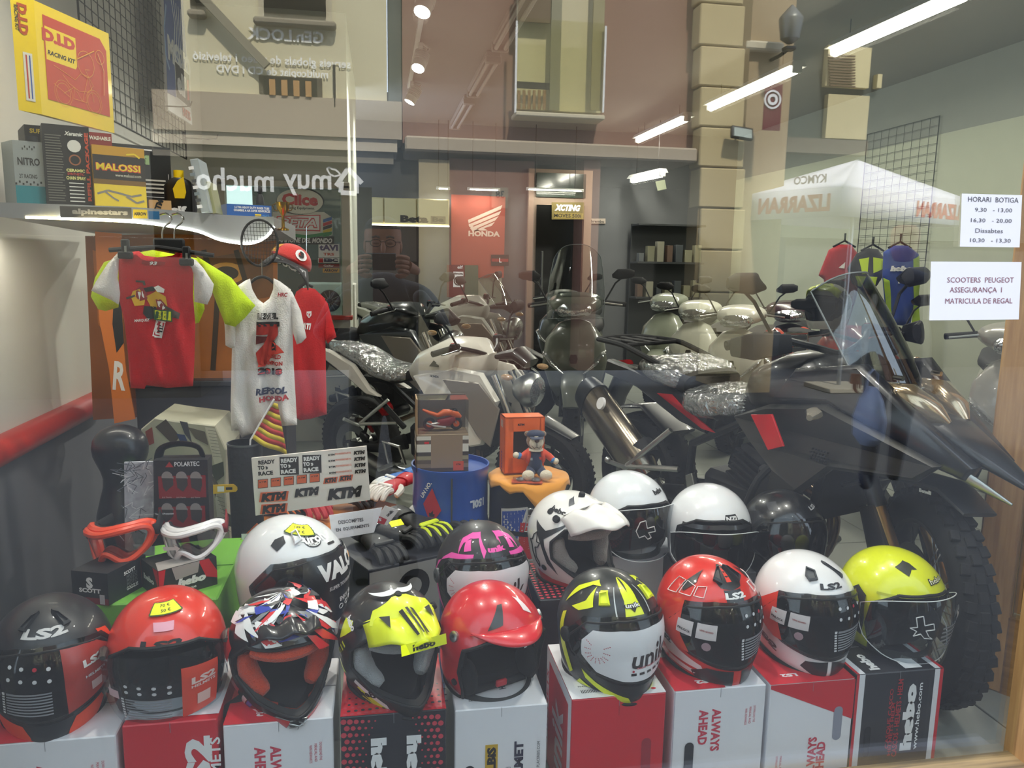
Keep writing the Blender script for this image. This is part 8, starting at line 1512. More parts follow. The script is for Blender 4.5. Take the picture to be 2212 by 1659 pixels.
part(t, 'rack', lambda m: [m.tube(catmull([(.42, s*.15, .90), (.10, s*.16, .97), (-.02, s*.15, .985), (-.26, s*.12, .985)], 3), .013, MATT) for s in (-1, 1)]+[m.tube([(x, -.14, .985), (x, .14, .985)], .010, MATT) for x in (.02, -.12)]+[m.box((-.10, s, .99), (.26, .03, .008), MATT, bev=.003) for s in (-.07, 0, .07)]+[m.tube([(-.26, -.12, .985), (-.30, 0, .985), (-.26, .12, .985)], .013, MATT)])
part(t, 'tail_light', lambda m: m.loft([((-.20, 0, .86), .05, .02, 3), ((-.24, 0, .85), .045, .022, 3)], RED, 12)); part(t, 'rear_mudguard', lambda m: m.loft([((-.16, 0, .84), .07, .03, 3), ((-.28, 0, .68), .07, .012, 3), ((-.38, 0, .50), .08, .008, 3)], blk, 12)); part(t, 'hugger', lambda m: m.loft([((.25, 0, .60), .085, .01, 3), ((.05, 0, .69), .085, .012, 3), ((-.12, 0, .66), .08, .01, 3)], blk, 14))
part(t, 'number_plate_lamp', lambda m: [m.ball((-.22, s*.20, .76), (.03, .015, .018), lensm_, 10, 8) or m.cyl((-.22, s*.08, .77), (-.22, s*.19, .76), .007, MATT, n=8) for s in (-1, 1)]+[m.lathe([(0, .012), (.028, .012), (.03, 0)], WHITE, 16, c=(.02, -.275, .72), axis=(0, -1, .3))])
part(t, 'fuel_tank', lambda m: m.loft([((.76, 0, .86), .09, .05, 2.6), ((.86, 0, .90), .17, .10, 2.6), ((1.0, 0, .93), .20, .13, 2.5), ((1.12, 0, .95), .17, .12, 2.4), ((1.2, 0, .94), .10, .07, 2.2)], blk, 28), ang=60)
part(t, 'side_fairing', lambda m: [m.prism([(.80, .80), (1.0, .88), (1.24, .92), (1.62, .80), (1.56, .74), (1.30, .72), (1.20, .62), (1.10, .50), (1.02, .54), (1.06, .66), (.92, .72)], s*.17, s*.21, gun, .014, tilt=lambda a, b: s*(.06-abs(a-1.15)*.22-max(0, b-.84)*.5)) for s in (-1, 1)], ang=50); part(t, 'fairing_upper', lambda m: [m.prism([(1.0, .90), (1.10, 1.02), (1.34, 1.06), (1.54, .90), (1.68, .80), (1.66, .76), (1.50, .80), (1.24, .93)], s*.10, s*.16, blk, .012, tilt=lambda a, b: s*(.04-max(0, a-1.25)*.22)) for s in (-1, 1)], ang=50)
part(t, 'red_flash', lambda m: [m.prism([(.96, .84), (1.06, .86), (1.12, .76), (1.05, .73)], s*.243, s*.252, RED, .002) for s in (-1, 1)]); part(t, 'mesh_grille', lambda m: [m.cyl((1.22+.012*i+.006*(j % 2), -.225, .74+.011*j), (1.22+.012*i+.006*(j % 2), -.235, .74+.011*j), .0035, MATT, n=6) for i in range(6) for j in range(4)])
part(t, 'beak', lambda m: m.loft([((1.36, 0, .90), .09, .05, 2.6), ((1.55, 0, .87), .085, .04, 2.6), ((1.68, 0, .81), .06, .022, 2.4), ((1.80, 0, .75), .02, .008, 2.2)], blk, 18), ang=60); part(t, 'silver_trim', lambda m: [m.loft([((1.20, s*.175, .90), .006, .014, 2.5), ((1.45, s*.125, .85), .006, .02, 2.5), ((1.68, s*.085, .76), .006, .016, 2.5), ((1.78, s*.07, .72), .004, .004, 2)], ALU, 10) for s in (-1, 1)])
part(t, 'headlight', lambda m: [m.loft([((1.36, s*.085, .985), .03, .02, 2.5), ((1.44, s*.075, .965), .045, .045, 2.5), ((1.52, s*.055, .925), .035, .035, 2.5), ((1.56, s*.04, .90), .01, .01, 2)], mat('#b9a688', .15, .8, coat=1), 16) for s in (-1, 1)]); part(t, 'indicator', lambda m: [m.loft([((1.22, s*.22, .90), .01, .012, 2.5), ((1.26, s*.27, .90), .028, .018, 2.5), ((1.28, s*.31, .895), .01, .01, 2)], clear('#d8d4c8', .25, alpha=.5, acol='#b9b0a0'), 10) for s in (-1, 1)])
def screen(t, x, z, w, h, tilt, mt):
 m = MB(); n1, n2 = 14, 8; vs = []
 for j in range(n2+1):
  for i in range(n1+1):
   u, v = -1+2*i/n1, j/n2; ww = w*(1-.25*v**2-.12*(1-v)); vs.append((x-tilt*v*h-.10*u*u-(.04*v*v), u*ww, z+h*v*(1-.18*abs(u)**3)))
 m.add(vs, [(j*(n1+1)+i, j*(n1+1)+i+1, (j+1)*(n1+1)+i+1, (j+1)*(n1+1)+i) for j in range(n2) for i in range(n1)], mt); m.build('windscreen', t); k = n1+1; ed = [vs[i] for i in range(k)]+[vs[j*k+n1] for j in range(1, n2+1)]+[vs[n2*k+i] for i in range(n1-1, -1, -1)]+[vs[j*k] for j in range(n2-1, 0, -1)]; m = MB(); m.tube(ed, .003, mat('#7d8486', .2), n=5, closed=True); m.build('windscreen_edge', t)
 part(t, 'screen_bolts', lambda m: [m.cyl((x-.02, s*w*.55, z+h*.12), (x+.012, s*w*.55, z+h*.12), .008, CHROME, n=8) for s in (-1, 1)])
screen(t, 1.42, .98, .16, .36, .55, clear('#8c9090', .14, .03)); bars(t, 1.12, 1.12, .40); mirror(t, -.28, 1.13, 1.08, -1); mirror(t, .28, 1.13, 1.08, 1); part(t, 'hand_guard', lambda m: [m.loft([((1.04, s*.42, 1.10), .012, .03, 2.5), ((1.12, s*.40, 1.11), .014, .045, 2.5), ((1.18, s*.30, 1.12), .014, .03, 2.5)], MATT, 12) for s in (-1, 1)]); part(t, 'dashboard', lambda m: m.box((1.26, 0, 1.08), (.03, .14, .09), MATT, rot=(0, -.5, 0), bev=.01))
part(t, 'front_mudguard', lambda m: m.loft([((BW-.30, 0, .62), .07, .01, 3), ((BW-.12, 0, .70), .075, .014, 3), ((BW+.05, 0, .70), .07, .014, 3), ((BW+.16, -.03, .65), .06, .008, 3)], dgry, 16)); part(t, 'radiator', lambda m: m.box((1.16, 0, .60), (.04, .26, .24), MATT, rot=(0, .2, 0), bev=.006)); part(t, 'radiator_side_box', lambda m: m.box((1.02, -.18, .56), (.18, .05, .16), blkm, rot=(0, .2, 0), bev=.02)); part(t, 'lettering', lambda m: (Face((BW+.02, -.08, .70), (1, 0, 0), (0, 0, 1), m, .003).text('Benelli', 0, -.01, .012, WHITE, bold=.05), Face((1.40, -.165, .84), (1, 0, -.3), (.3, 0, 1), m, .02).text('TRK', 0, 0, .03, mat('#6d6d6a', .4), bold=.04)), smooth=False)
# ---- white naked bike in the centre
def naked(label, rp, fp, col, sc, c2=blk, wrapd=True, txt_=None, beak=False, name='naked_motorcycle', red=True, scr=None):
 t = place(name, label, rp, fp, 1.4, sc); w = 1.4; bm = mat(col, .28, coat=.7) if isinstance(col, str) else col
 wheel(t, 0, .31, .17, 'cast', 'rear_wheel', BLACK); wheel(t, w, .31, .12, 'cast', 'front_wheel', BLACK); engine(t, .68, .42)
 for s in (-1, 1):
  part(t, 'swingarm', lambda m: m.loft([((0, s*.10, .31), .022, .03, 3), ((.25, s*.10, .33), .02, .03, 3), ((.46, s*.09, .40), .022, .05, 3)], DARKM, 12)); part(t, 'fork_leg', lambda m: (m.cyl((w, s*.09, .31), (w-.15, s*.09, .58), .026, DARKM, n=12), m.cyl((w-.10, s*.09, .50), (w-.27, s*.09, .88), .024, CHROME, n=12)))
 s1 = [((-.22, 0, .95), .06, .02, 3), ((-.05, 0, .93), .11, .035, 3), ((.12, 0, .89), .12, .04, 3), ((.22, 0, .82), .13, .04, 3), ((.40, 0, .80), .14, .045, 3), ((.54, 0, .83), .08, .04, 3)]; part(t, 'seat', lambda m: m.loft(s1, seatm, 24))
 if wrapd: wrapseat(t, s1)
 part(t, 'tail_panel', lambda m: [m.prism([(-.34, .96), (-.10, .93), (.10, .86), (.24, .72), (.32, .68), (.20, .68), (.02, .78), (-.20, .88)], s*.085, s*.125, bm, .012, tilt=lambda a, b: s*(a+.3)*.06) for s in (-1, 1)]); part(t, 'number_plate_holder', lambda m: m.loft([((-.25, 0, .90), .05, .02, 3), ((-.36, 0, .72), .05, .01, 3), ((-.42, 0, .58), .07, .008, 3)], blk, 10)); part(t, 'rear_frame', lambda m: [m.tube([(-.2, s*.08, .86), (.2, s*.1, .70), (.48, s*.12, .50)], .018, DARKM) or m.tube([(.48, s*.12, .42), (.55, s*.14, .62), (.95, s*.12, .74), (1.08, s*.05, .82)], .022, DARKM) for s in (-1, 1)]+[m.tube([(.1+.03*i, -.02, .42+.035*i), (.12+.03*i, .03, .44+.035*i)], .035, RED if red else DARKM, n=10) for i in range(5)])
 part(t, 'fuel_tank', lambda m: m.loft([((.50, 0, .82), .08, .05, 2.6), ((.62, 0, .88), .15, .10, 2.5), ((.82, 0, .93), .19, .14, 2.4), ((.96, 0, .94), .17, .13, 2.4), ((1.04, 0, .92), .09, .07, 2.2)], bm, 28), ang=60); part(t, 'tank_shroud', lambda m: [m.prism([(.60, .84), (.92, .92), (1.10, .90), (1.22, .76), (1.12, .50), (1.04, .48), (.92, .64), (.74, .70)], s*.15, s*.19, bm, .012, tilt=lambda a, b: s*(.05-abs(a-.95)*.16-max(0, b-.8)*.4)) for s in (-1, 1)]); part(t, 'grey_shroud_panel', lambda m: [m.prism([(.88, .86), (1.12, .86), (1.24, .72), (1.18, .50), (1.10, .56)], s*.20, s*.215, mat('#8f877c', .4, .3), .006, tilt=lambda a, b: s*(.04-abs(a-.95)*.16)) for s in (-1, 1)])
 part(t, 'headlight', lambda m: (m.lathe([(.0, .07), (.07, .065), (.095, .04), (.10, 0), (.06, -.07), (0, -.08)], ALU, 28, c=(w-.10, 0, .80), axis=(1, 0, -.08)), m.lathe([(0, .08), (.06, .075), (.082, .06)], mat('#c9ccd0', .05, .9, bump=.5, bs=60), 24, c=(w-.10, 0, .80), axis=(1, 0, -.08)))); part(t, 'instrument', lambda m: m.loft([((w-.28, 0, .98), .07, .02, 2.5), ((w-.16, 0, 1.0), .08, .04, 2.5), ((w-.08, 0, .95), .07, .03, 2.5)], c2, 14)); bars(t, 1.04, 1.04, .36); mirror(t, -.24, 1.04, 1.0, -1); mirror(t, .24, 1.04, 1.0, 1)
 part(t, 'indicator', lambda m: [m.ball((w-.12, s*.19, .90), (.04, .02, .018), clear('#e8d8b8', .25, alpha=.5, acol='#d8b080'), 10, 8) or m.cyl((w-.12, s*.08, .90), (w-.12, s*.18, .90), .008, MATT, n=8) for s in (-1, 1)]); part(t, 'front_mudguard', lambda m: m.loft([((w-.22, 0, .56), .06, .01, 3), ((w, 0, .64), .065, .012, 3), ((w+.2, 0, .56), .05, .008, 3)], c2, 14)); part(t, 'passenger_peg', lambda m: (m.tube([(.18, -.20, .50), (.36, -.12, .66)], .011, ALU), m.tube([(.18, -.20, .50), (.42, -.12, .52)], .011, ALU), m.tube([(.18, -.20, .49), (.15, -.30, .55)], .012, ALU))); part(t, 'rearset', lambda m: (m.tube([(.38, -.16, .26), (.34, -.16, .40), (.46, -.15, .38), (.50, -.15, .28)], .012, ALU, closed=True), m.tube([(.42, -.16, .27), (.40, -.28, .26)], .014, ALU))); part(t, 'muffler', lambda m: (m.loft([((.50, -.12, .20), .04, .04, 2.2), ((.36, -.16, .20), .06, .06, 2.2), ((.18, -.18, .26), .055, .065, 2.2), ((.12, -.185, .28), .03, .035, 2.2)], STEEL, 20), m.tube([(.98, -.06, .50), (1.02, -.07, .30), (.80, -.1, .20), (.5, -.12, .20)], .02, mat('#8a7460', .25, .9)))); part(t, 'radiator', lambda m: m.box((1.06, 0, .56), (.04, .26, .24), MATT, rot=(0, .2, 0)))
 if txt_: part(t, 'lettering', lambda m: (Face((.80, -.20, .86), (1, 0, 0), (0, .3, 1), m, .012).text(txt_, 0, -.0, .014, INK, bold=.06), Face((.80, -.185, .91), (1, 0, 0), (0, .5, 1), m, .012).poly([(-.05, 0), (-.02, .05), (.01, .055), (-.005, .02), (.02, .01), (.02, 0)], INK)), smooth=False)
 if scr: screen(t, 1.30, 1.0, .14, scr, .5, clear('#c9cdc9', .12))
 return t
naked('white and grey naked motorcycle with wrapped seat and round headlight, behind the drums', (-.10, 3.0, 0), (.80, 2.18, 0), '#dcd8cf', .90, txt_='HONDA')
naked('black touring motorcycle with dark green-black bodywork behind the white one', (-.45, 4.5, 0), (.60, 3.55, 0), '#23282a', 1.0, name='touring_motorcycle', wrapd=False, red=False)
naked('white and dark adventure motorcycle with small screen, behind the black touring motorcycle', (.05, 5.6, 0), (1.35, 4.75, 0), '#c9cbc4', 1.0, name='dual_sport_motorcycle', scr=.26, red=False)
# ---- scooters
def scooter(name, label, fp, hd, col, sc=1., scr=0, txt_=None, c2=blk, seatc=seatm, group=None):
 "fp = front wheel contact; hd = heading (0 = straight at the window)"
 w = 1.32; dirv = V((sin(hd), -cos(hd), 0)); rp = V(fp)-dirv*w*sc; t = place(name, label, rp, fp, w, sc, lean=R(2), group=group); bm = mat(col, .28, coat=.7)
 wheel(t, 0, .26, .12, 'cast', 'rear_wheel', DARKM); wheel(t, w, .27, .11, 'cast', 'front_wheel', DARKM)
 part(t, 'front_apron', lambda m: m.loft([((w-.20, 0, .32), .10, .05, 2.6), ((w-.10, 0, .46), .17, .08, 2.6, V((-.2, 0, 1))), ((w-.10, 0, .62), .22, .10, 2.5, V((-.1, 0, 1))), ((w-.14, 0, .78), .20, .10, 2.4, V((-.2, 0, 1))), ((w-.20, 0, .88), .12, .07, 2.3, V((-.3, 0, 1))), ((w-.24, 0, .91), .04, .03, 2.2, V((-.3, 0, 1)))], bm, 28), ang=60); part(t, 'leg_shield', lambda m: m.loft([((w-.24, 0, .34), .16, .02, 3, V((0, 0, 1))), ((w-.22, 0, .60), .22, .03, 3, V((0, 0, 1))), ((w-.28, 0, .86), .14, .03, 3, V((0, 0, 1)))], c2, 20))
 part(t, 'front_mudguard', lambda m: m.loft([((w-.20, 0, .46), .075, .012, 3), ((w-.02, 0, .56), .085, .03, 2.6), ((w+.16, 0, .50), .075, .03, 2.4), ((w+.26, 0, .38), .05, .012, 2.4)], bm, 18), ang=60); part(t, 'fork_leg', lambda m: [m.cyl((w, s*.085, .27), (w-.12, s*.07, .60), .02, DARKM) for s in (-1, 1)])
 part(t, 'handlebar_cover', lambda m: m.loft([((w-.36, 0, 1.0), .10, .05, 2.4), ((w-.28, 0, 1.02), .19, .075, 2.3), ((w-.18, 0, 1.0), .16, .065, 2.3), ((w-.12, 0, .97), .08, .03, 2.2)], bm, 24), ang=60); part(t, 'headlight', lambda m: m.loft([((w-.20, 0, .99), .13, .055, 2.3), ((w-.095, 0, .965), .115, .042, 2.3), ((w-.07, 0, .96), .05, .018, 2.2)], mat('#cfd2d4', .06, .9, coat=1, bump=.6, bs=50), 20)); part(t, 'indicator', lambda m: [m.loft([((w-.06, s*.20, .70), .014, .05, 2.4, V((.2, 0, 1))), ((w+.01, s*.14, .63), .022, .04, 2.4, V((.2, 0, 1))), ((w+.03, s*.07, .57), .008, .012, 2.2, V((.2, 0, 1)))], mat('#cdd0d2', .08, .9, coat=1, bump=.5, bs=60), 12) for s in (-1, 1)])
 for s in (-1, 1): part(t, 'grip', lambda m: m.tube([(w-.30, s*.19, 1.02), (w-.36, s*.34, 1.0)], .018, RUB, n=10)); part(t, 'lever', lambda m: m.tube([(w-.26, s*.18, 1.02), (w-.28, s*.32, 1.0)], .006, ALU, n=6)); mirror(t, s*.20, 1.03, w-.30, s)
 s1 = [((-.22, 0, .82), .07, .03, 3), ((0, 0, .83), .15, .05, 3), ((.25, 0, .80), .17, .055, 3), ((.42, 0, .78), .14, .05, 3), ((.52, 0, .76), .06, .03, 3)]; part(t, 'seat', lambda m: m.loft(s1, seatc, 24)); part(t, 'rear_body', lambda m: m.loft([((-.32, 0, .74), .06, .04, 2.6), ((-.1, 0, .68), .15, .10, 2.6), ((.2, 0, .60), .18, .16, 2.6), ((.42, 0, .56), .16, .16, 2.6), ((.54, 0, .50), .10, .12, 2.6)], bm, 24), ang=60); part(t, 'floorboard', lambda m: m.loft([((.46, 0, .32), .17, .05, 4), ((.8, 0, .30), .18, .04, 4), ((w-.24, 0, .34), .15, .05, 4)], c2, 16)); part(t, 'engine_case', lambda m: m.loft([((0, -.10, .26), .05, .07, 2.6), ((.3, -.11, .30), .06, .09, 2.6), ((.46, -.1, .32), .05, .07, 2.6)], DARKM, 14)); part(t, 'centre_stand', lambda m: [m.tube([(.42, s*.08, .26), (.36, s*.16, .01)], .012, DARKM) for s in (-1, 1)])
 part(t, 'badge', lambda m: (Face((w+.005, 0, .66), (0, 1, 0), (-.2, 0, 1), m, .004).poly([(-.02, -.03), (.02, -.03), (.028, .0), (.02, .03), (-.02, .03), (-.028, 0)], INK),), smooth=False)
 if scr: screen(t, w-.10, .92, .22, scr, .45, clear('#d4dad8', .10, .02))
 return t
scooter('maxi_scooter', 'dark grey maxi scooter with tall clear windscreen facing the window', atz(1240, 985, 0), R(-18), '#6b6f66', 1.05, .50, c2=dgry)
def onfl(px, py, y): p = aty(px, py, y); return (p.x, y, 0)
scooter('silver_scooter', 'silver-green scooter behind the tall windscreen', onfl(1428, 700, 5.2), R(-42), '#9aa090', 1., group='scooters in the back row'); scooter('white_scooter', 'white scooter with oval side lights, left of the two white ones', onfl(1496, 700, 4.3), R(-42), '#dedfd0', .98, group='scooters in the back row'); scooter('white_scooter', 'white scooter with square black badge, right of the two white ones', onfl(1588, 740, 3.6), R(-40), '#e2e2d6', .98, group='scooters in the back row'); scooter('maroon_scooter', 'dark maroon scooter behind the folding chair', onfl(1715, 700, 3.9), R(-30), '#3a1c20', 1., group='scooters in the back row'); scooter('black_scooter', 'black scooter standing before the dark glass door', onfl(1205, 700, 5.8), R(-30), '#26302e', 1., group='scooters in the back row'); scooter('grey_scooter', 'pale grey scooter seen through the glass of the shop door', (3.15, 1.7, 0), R(-40), '#b9b6ae', 1., group='scooters in the back row')
t = naked('orange and white off-road motorcycle by the right wall behind the adventure bike', (3.0, 3.4, 0), (2.75, 2.1, 0), '#d8401c', .95, name='off_road_motorcycle', wrapd=False)
# folding chair
ch = thing('folding_chair', 'small chrome folding chair with grey slats between the motorcycles', 'chair', onfl(1715, 780, 2.5), R(15)); c = aty(1715, 750, 2.5); zc = c.z
for i in range(4): part(ch, 'slat', lambda m: m.loft([((-.075, 0, zc-.05+.035*i), .012, .014, 3), ((.075, 0, zc-.05+.035*i), .012, .014, 3)], mat('#7d828a', .3, .5), 10))
part(ch, 'seat', lambda m: m.box((0, .0, .45), (.18, .30, .03), mat('#5c2028', .7), bev=.01))
for s in (-1, 1):
 part(ch, 'leg', lambda m: m.tube([(s*.09, .16, 0), (s*.09, -.02, .46), (s*.085, .0, zc+.08)], .008, CHROME, n=8)); part(ch, 'leg', lambda m: m.tube([(s*.095, -.18, 0), (s*.095, .12, .46)], .008, CHROME, n=8))
part(ch, 'back_rail', lambda m: m.tube([(-.085, 0, zc+.08), (.085, 0, zc+.08)], .008, CHROME, n=8))
# hanging shirts and race helmet on the right
def rshirt(label, outl, y, mt, prints, sl=None):
 c = aty(*outl[0], y); t = thing('hanging_race_shirt', label, 'shirt', c, 0, 'race shirts on the right wall'); on = garment(t, 'body', outl, y, mt, 3, .008, .05, seed=len(outl)); m = MB(); prints(m, on); m.build('printed_graphics', t, ang=120); m = MB(); p = aty((outl[0][0]+outl[-1][0])/2, outl[0][1]-8, y)-c; m.tube([p+V((0, 0, .06)), p, p+V((-.1, 0, -.05))], .008, MATT); m.tube([p, p+V((.1, 0, -.05))], .008, MATT); m.build('hanger', t); return t
rshirt('red race shirt with white diagonal bars and wing logo on the right wall', [(1812, 528), (1790, 540), (1768, 595), (1780, 604), (1778, 700), (1830, 702), (1850, 640), (1862, 560), (1838, 528)], 4.3, knit('#a01c24'), lambda m, on: (drape(m, on, [([(1782, 606+i*16), (1822, 592+i*16), (1822, 600+i*16), (1782, 616+i*16)], twh) for i in range(5)]+[([(1806, 578), (1820, 566), (1818, 580)], twh)]), dtext(m, on, 'HONDA', 1800, 690, 34, 7, twh, .1, 0, .05)))
rshirt('black race shirt with fluorescent yellow number on the right wall', [(1876, 536), (1850, 548), (1830, 580), (1840, 612), (1880, 640), (1905, 600), (1912, 560), (1896, 538)], 4.1, knit('#17181a'), lambda m, on: drape(m, on, [([(1850, 560), (1872, 556), (1868, 590), (1856, 592)], tye), ([(1880, 556), (1906, 560), (1902, 580), (1882, 590)], tye), ([(1842, 596), (1890, 598), (1884, 628), (1850, 618)], tye)]))
rshirt('blue race vest with white lettering and yellow sleeves on the right wall', [(1930, 530), (1908, 545), (1906, 600), (1915, 700), (1965, 705), (1984, 620), (1984, 548), (1960, 530)], 4.0, knit('#1c3a8c'), lambda m, on: (dtext(m, on, 'hebo', 1940, 580, 48, 12, WHITE, 0, .2, .08), dtext(m, on, 'N', 1944, 605, 22, 14, WHITE, 0, .2, .06), drape(m, on, [([(1966, 560), (1984, 552), (1980, 690), (1966, 700)], knit('#8fae1c')), ([(1906, 600), (1915, 606), (1922, 700), (1915, 698)], knit('#8fae1c'))])))
p = aty(1852, 655, 2.0); h = Helmet('motocross_helmet', 'yellow and white motocross helmet sitting on the off-road motorcycle', 'mx', (2.62, 2.62, 1.00), R(-55)); h.shell(mat('#c9c8c0', .4, coat=.4), PORTM); h.liner(LINE, .86, PORTM); mx_parts(h, '#2a2a2c', mat('#c8dc1c', .4, coat=.3)); h.mb = None; h.art(lambda h: (h.patch([(-30, .5), (30, .5), (60, .9), (-60, .9)], fy), h.patch([(80, -.2), (110, .3), (60, .4)], '#2a2a2c', True)))
# ================================================================ THE PHOTOGRAPHER (seen only in the glass)
def skin_mesh(name, parent, joints, edges, mt, sub=2):
 me = bpy.data.meshes.new(name); me.from_pydata([j[:3] for j in joints], edges, []); o = bpy.data.objects.new(name, me); S.collection.objects.link(o); o.parent = parent; me.materials.append(mt); md = o.modifiers.new('skin', 'SKIN'); md.use_smooth_shade = True
 for i, j in enumerate(joints): r = j[3]; me.skin_vertices[0].data[i].radius = (r, r*(j[4] if len(j) > 4 else 1)); me.skin_vertices[0].data[i].use_root = i == 0
 s = o.modifiers.new('sub', 'SUBSURF'); s.levels = s.render_levels = sub; return o
skn = mat('#b07c62', .55, bump=.08, bs=90); jkt = mat('#1c1c20', .85, bump=.3, bs=30, sheen=.3); hair = mat('#5c5856', .8, bump=.8, bs=120); jean = mat('#22242c', .9)
G = -.15; pr_ = thing('person', 'grey-haired man with glasses and dark jacket photographing with a phone, mirrored in the glass', 'person', (0.02, -2.02, G)); hz = 1.42-G
J = [(0, -.06, .92, .16, .75), (0, -.06, 1.12, .16, .7), (0, -.05, 1.30, .19, .62), (0, -.05, hz-.20, .09, .8), (0, -.02, hz-.13, .055, 1), (-.19, -.04, hz-.23, .07, .9), (-.28, .06, hz-.42, .052), (-.13, .27, hz-.20, .036), (.19, -.04, hz-.23, .07, .9), (.28, .06, hz-.42, .052), (.14, .27, hz-.20, .036), (-.09, -.06, .84, .095), (-.10, -.03, .46, .06), (-.11, -.05, .09, .045), (.09, -.06, .84, .095), (.10, -.03, .46, .06), (.11, -.05, .09, .045)]
E_ = [(0, 1), (1, 2), (2, 3), (3, 4), (3, 5), (5, 6), (6, 7), (3, 8), (8, 9), (9, 10), (0, 11), (11, 12), (12, 13), (0, 14), (14, 15), (15, 16)]
skin_mesh('clothed_body', pr_, J, E_, jkt)
m = MB(); prof_ = [(-.115, .035, .040, .03), (-.10, .045, .058, .025), (-.07, .058, .070, .012), (-.03, .068, .078, .0), (.01, .072, .082, -.008), (.05, .073, .086, -.012), (.085, .064, .078, -.012), (.108, .045, .055, -.01), (.118, .012, .016, -.01)]
m.loft([((0, y0, hz+z), a, b, 2.1, V((0, 0, 1))) for z, a, b, y0 in prof_], skn, 28); m.build('head', pr_, sub=1)
m = MB(); m.loft([((0, .078, hz+.015), .008, .008, 2), ((0, .098, hz-.015), .012, .012, 2), ((0, .100, hz-.028), .015, .010, 2), ((0, .08, hz-.034), .010, .005, 2)], skn, 12); m.build('nose', pr_)
m = MB(); [m.ball((s*.031, .072, hz+.008), (.014, .010, .008), mat('#8a5f4c', .6), 12, 8) for s in (-1, 1)]; m.build('eyelid', pr_); m = MB(); [m.tube([(s*.048, .070, hz+.030), (s*.030, .078, hz+.036), (s*.014, .078, hz+.030)], .0045, hair, n=6) for s in (-1, 1)]; m.build('eyebrow', pr_); m = MB(); m.tube([(-.025, .078, hz-.062), (0, .086, hz-.058), (.025, .078, hz-.062)], .006, mat('#8f5548', .6), n=8); m.build('mouth', pr_)
m = MB(); [m.ball((s*.078, -.005, hz-.005), (.010, .020, .032), skn, 12, 10) for s in (-1, 1)]; m.build('ear', pr_)
m = MB(); m.loft([((0, -.03, hz-.03), .079, .070, 2.1, V((0, 0, 1))), ((0, -.028, hz+.03), .083, .082, 2.1, V((0, 0, 1))), ((0, -.018, hz+.08), .077, .088, 2.1, V((0, 0, 1))), ((0, -.012, hz+.115), .054, .066, 2.1, V((0, 0, 1))), ((0, -.012, hz+.13), .02, .024, 2.1, V((0, 0, 1)))], hair, 26); m.build('hair', pr_, sub=1)
m = MB()
for s in (-1, 1): m.tube([(s*.032+.024*cos(i*pi/8), .092-.004*abs(cos(i*pi/8)), hz+.006+.016*sin(i*pi/8)) for i in range(16)], .0018, MATT, n=5, closed=True); m.tube([(s*.056, .088, hz+.012), (s*.074, .05, hz+.014), (s*.078, 0, hz+.010)], .002, MATT, n=5)
m.tube([(-.009, .092, hz+.012), (.009, .092, hz+.012)], .0018, MATT, n=5); m.build('glasses', pr_)
hand_z = hz-.09
for s in (-1, 1):
 b = V((s*.088, .325, hand_z)); m = MB(); m.loft([((s*.135, .27, hand_z-.02), .024, .018, 2.4), ((s*.115, .30, hand_z-.01), .030, .022, 2.4), ((s*.092, .335, hand_z), .028, .026, 2.4)], skn, 14); m.build('palm', pr_)
 for k in range(4): z0 = hand_z+.030-.019*k; L_ = (.9, 1, .95, .75)[k]; m = MB(); m.tube(catmull([V((s*.100, .335, z0)), V((s*(.088), .368, z0+.004)), V((s*(.088-.020*L_), .385, z0+.006)), V((s*(.088-.042*L_), .384, z0+.004))], 3), [.0095, .0098, .0098, .0095, .0094, .0092, .009, .0088, .0085, .006], skn, n=8); m.build('finger', pr_)
 m = MB(); m.tube(catmull([V((s*.105, .31, hand_z-.02)), V((s*.085, .33, hand_z-.04)), V((s*.062, .352, hand_z-.044)), V((s*.050, .356, hand_z-.036))], 3), [.012, .0118, .0115, .011, .0105, .0105, .010, .0098, .009, .007], skn, n=8); m.build('thumb', pr_)
 m = MB(); m.loft([((s*.11, -.05+0*s, .03), .045, .035, 3), ((s*.11, .06, .03), .048, .03, 3), ((s*.11, .14, .022), .03, .02, 2.4)], MATT, 14); m.build('shoe', pr_)
t = thing('phone', 'black phone held in both hands by the mirrored photographer', 'phone', (.0, -1.645, H+.0)); m = MB(); m.box((.0, 0, -.005), (.142, .008, .070), BLACK, bev=.004); m.build('phone_body', t); m = MB(); m.lathe([(0, .0008), (.006, .0008), (.007, 0)], mat('#3c3f44', .1, .5), 16, c=(0, .0041, .012), axis=(0, 1, 0)); m.build('lens_ring', t)
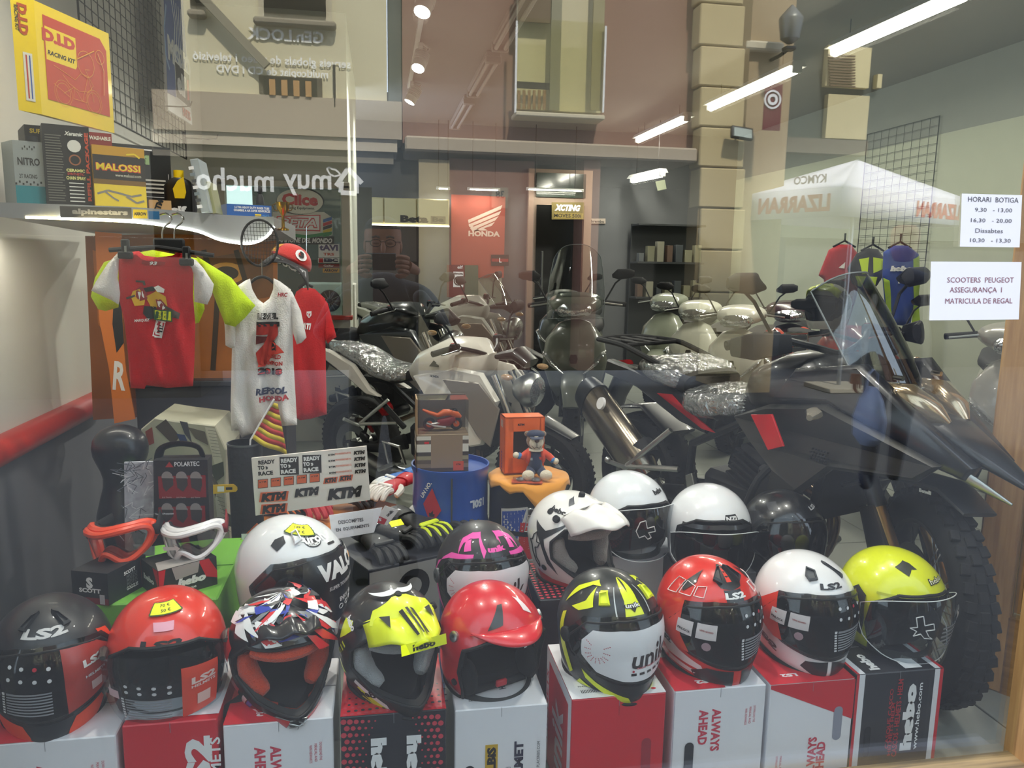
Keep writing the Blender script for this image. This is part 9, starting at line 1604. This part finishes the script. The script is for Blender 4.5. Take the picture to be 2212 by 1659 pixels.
# passer-by with plastic bag on the street, mirrored at the right
pb_ = refl(1905, 1000, 2.6); t = thing('pedestrian', 'passer-by in dark clothes with a pale blue plastic bag, mirrored faintly at the right', 'person', (pb_.x+.12, -2.75, G), R(20)); hz2 = 1.72
skin_mesh('clothed_body', t, [(0, 0, .92, .15, .7), (0, 0, 1.2, .17, .65), (0, 0, 1.44, .09), (0, 0, 1.52, .05), (-.2, 0, 1.40, .065), (-.26, .04, 1.12, .048), (-.25, .14, .88, .035), (.2, 0, 1.40, .065), (.25, 0, 1.12, .048), (.25, .04, .86, .035), (-.09, 0, .84, .09), (-.10, .05, .46, .06), (-.10, 0, .09, .045), (.09, 0, .84, .09), (.10, -.08, .46, .06), (.11, -.16, .12, .045)], [(0, 1), (1, 2), (2, 3), (2, 4), (4, 5), (5, 6), (2, 7), (7, 8), (8, 9), (0, 10), (10, 11), (11, 12), (0, 13), (13, 14), (14, 15)], mat('#565a6c', .9))
m = MB(); m.loft([((0, .0, hz2+z-.06), a, b, 2.1, V((0, 0, 1))) for z, a, b, y0 in prof_], skn, 20); m.build('head', t, sub=1); m = MB(); m.loft([((0, -.02, hz2-.07), .079, .082, 2.1, V((0, 0, 1))), ((0, -.015, hz2+.03), .078, .086, 2.1, V((0, 0, 1))), ((0, -.012, hz2+.07), .03, .03, 2.1, V((0, 0, 1)))], hair, 20); m.build('hair', t, sub=1)
for s_, y_ in ((-1, .15), (1, .045)):
 m = MB(); m.loft([((s_*.25, y_, .86), .02, .03, 2.4, V((0, 0, 1))), ((s_*.25, y_+.005, .80), .018, .035, 2.4, V((0, 0, 1)))], skn, 12); [m.tube([(s_*.25, y_-.03+.018*k, .80), (s_*.25, y_-.028+.018*k, .765), (s_*.235, y_-.026+.018*k, .745)], [.009, .008, .006], skn, n=6) for k in range(4)]; m.tube([(s_*.24, y_+.03, .84), (s_*.235, y_+.045, .80), (s_*.232, y_+.045, .775)], [.010, .009, .007], skn, n=6); m.build('hand', t)
t = thing('plastic_bag', 'pale blue plastic carrier bag mirrored over the adventure motorcycle', 'bag', (pb_.x-.10, -2.62, .30)); m = MB(); m.loft([((0, 0, -.02), .05, .04, 2, V((0, 0, 1))), ((0, 0, .03), .12, .07, 2, V((0, 0, 1))), ((0, 0, .14), .13, .07, 2.2, V((0, 0, 1))), ((0, 0, .26), .09, .05, 2.4, V((0, 0, 1))), ((0, 0, .34), .04, .02, 2.4, V((0, 0, 1)))], mat('#a9bce6', .4, bump=.6, bs=25), 24); m.build('bag_body', t); m = MB(); m.tube([(-.04, 0, .32), (-.03, 0, .42), (0, 0, .45), (.03, 0, .42), (.04, 0, .32)], .006, mat('#a9bce6', .4), n=6, flat=.4); m.build('handle', t)
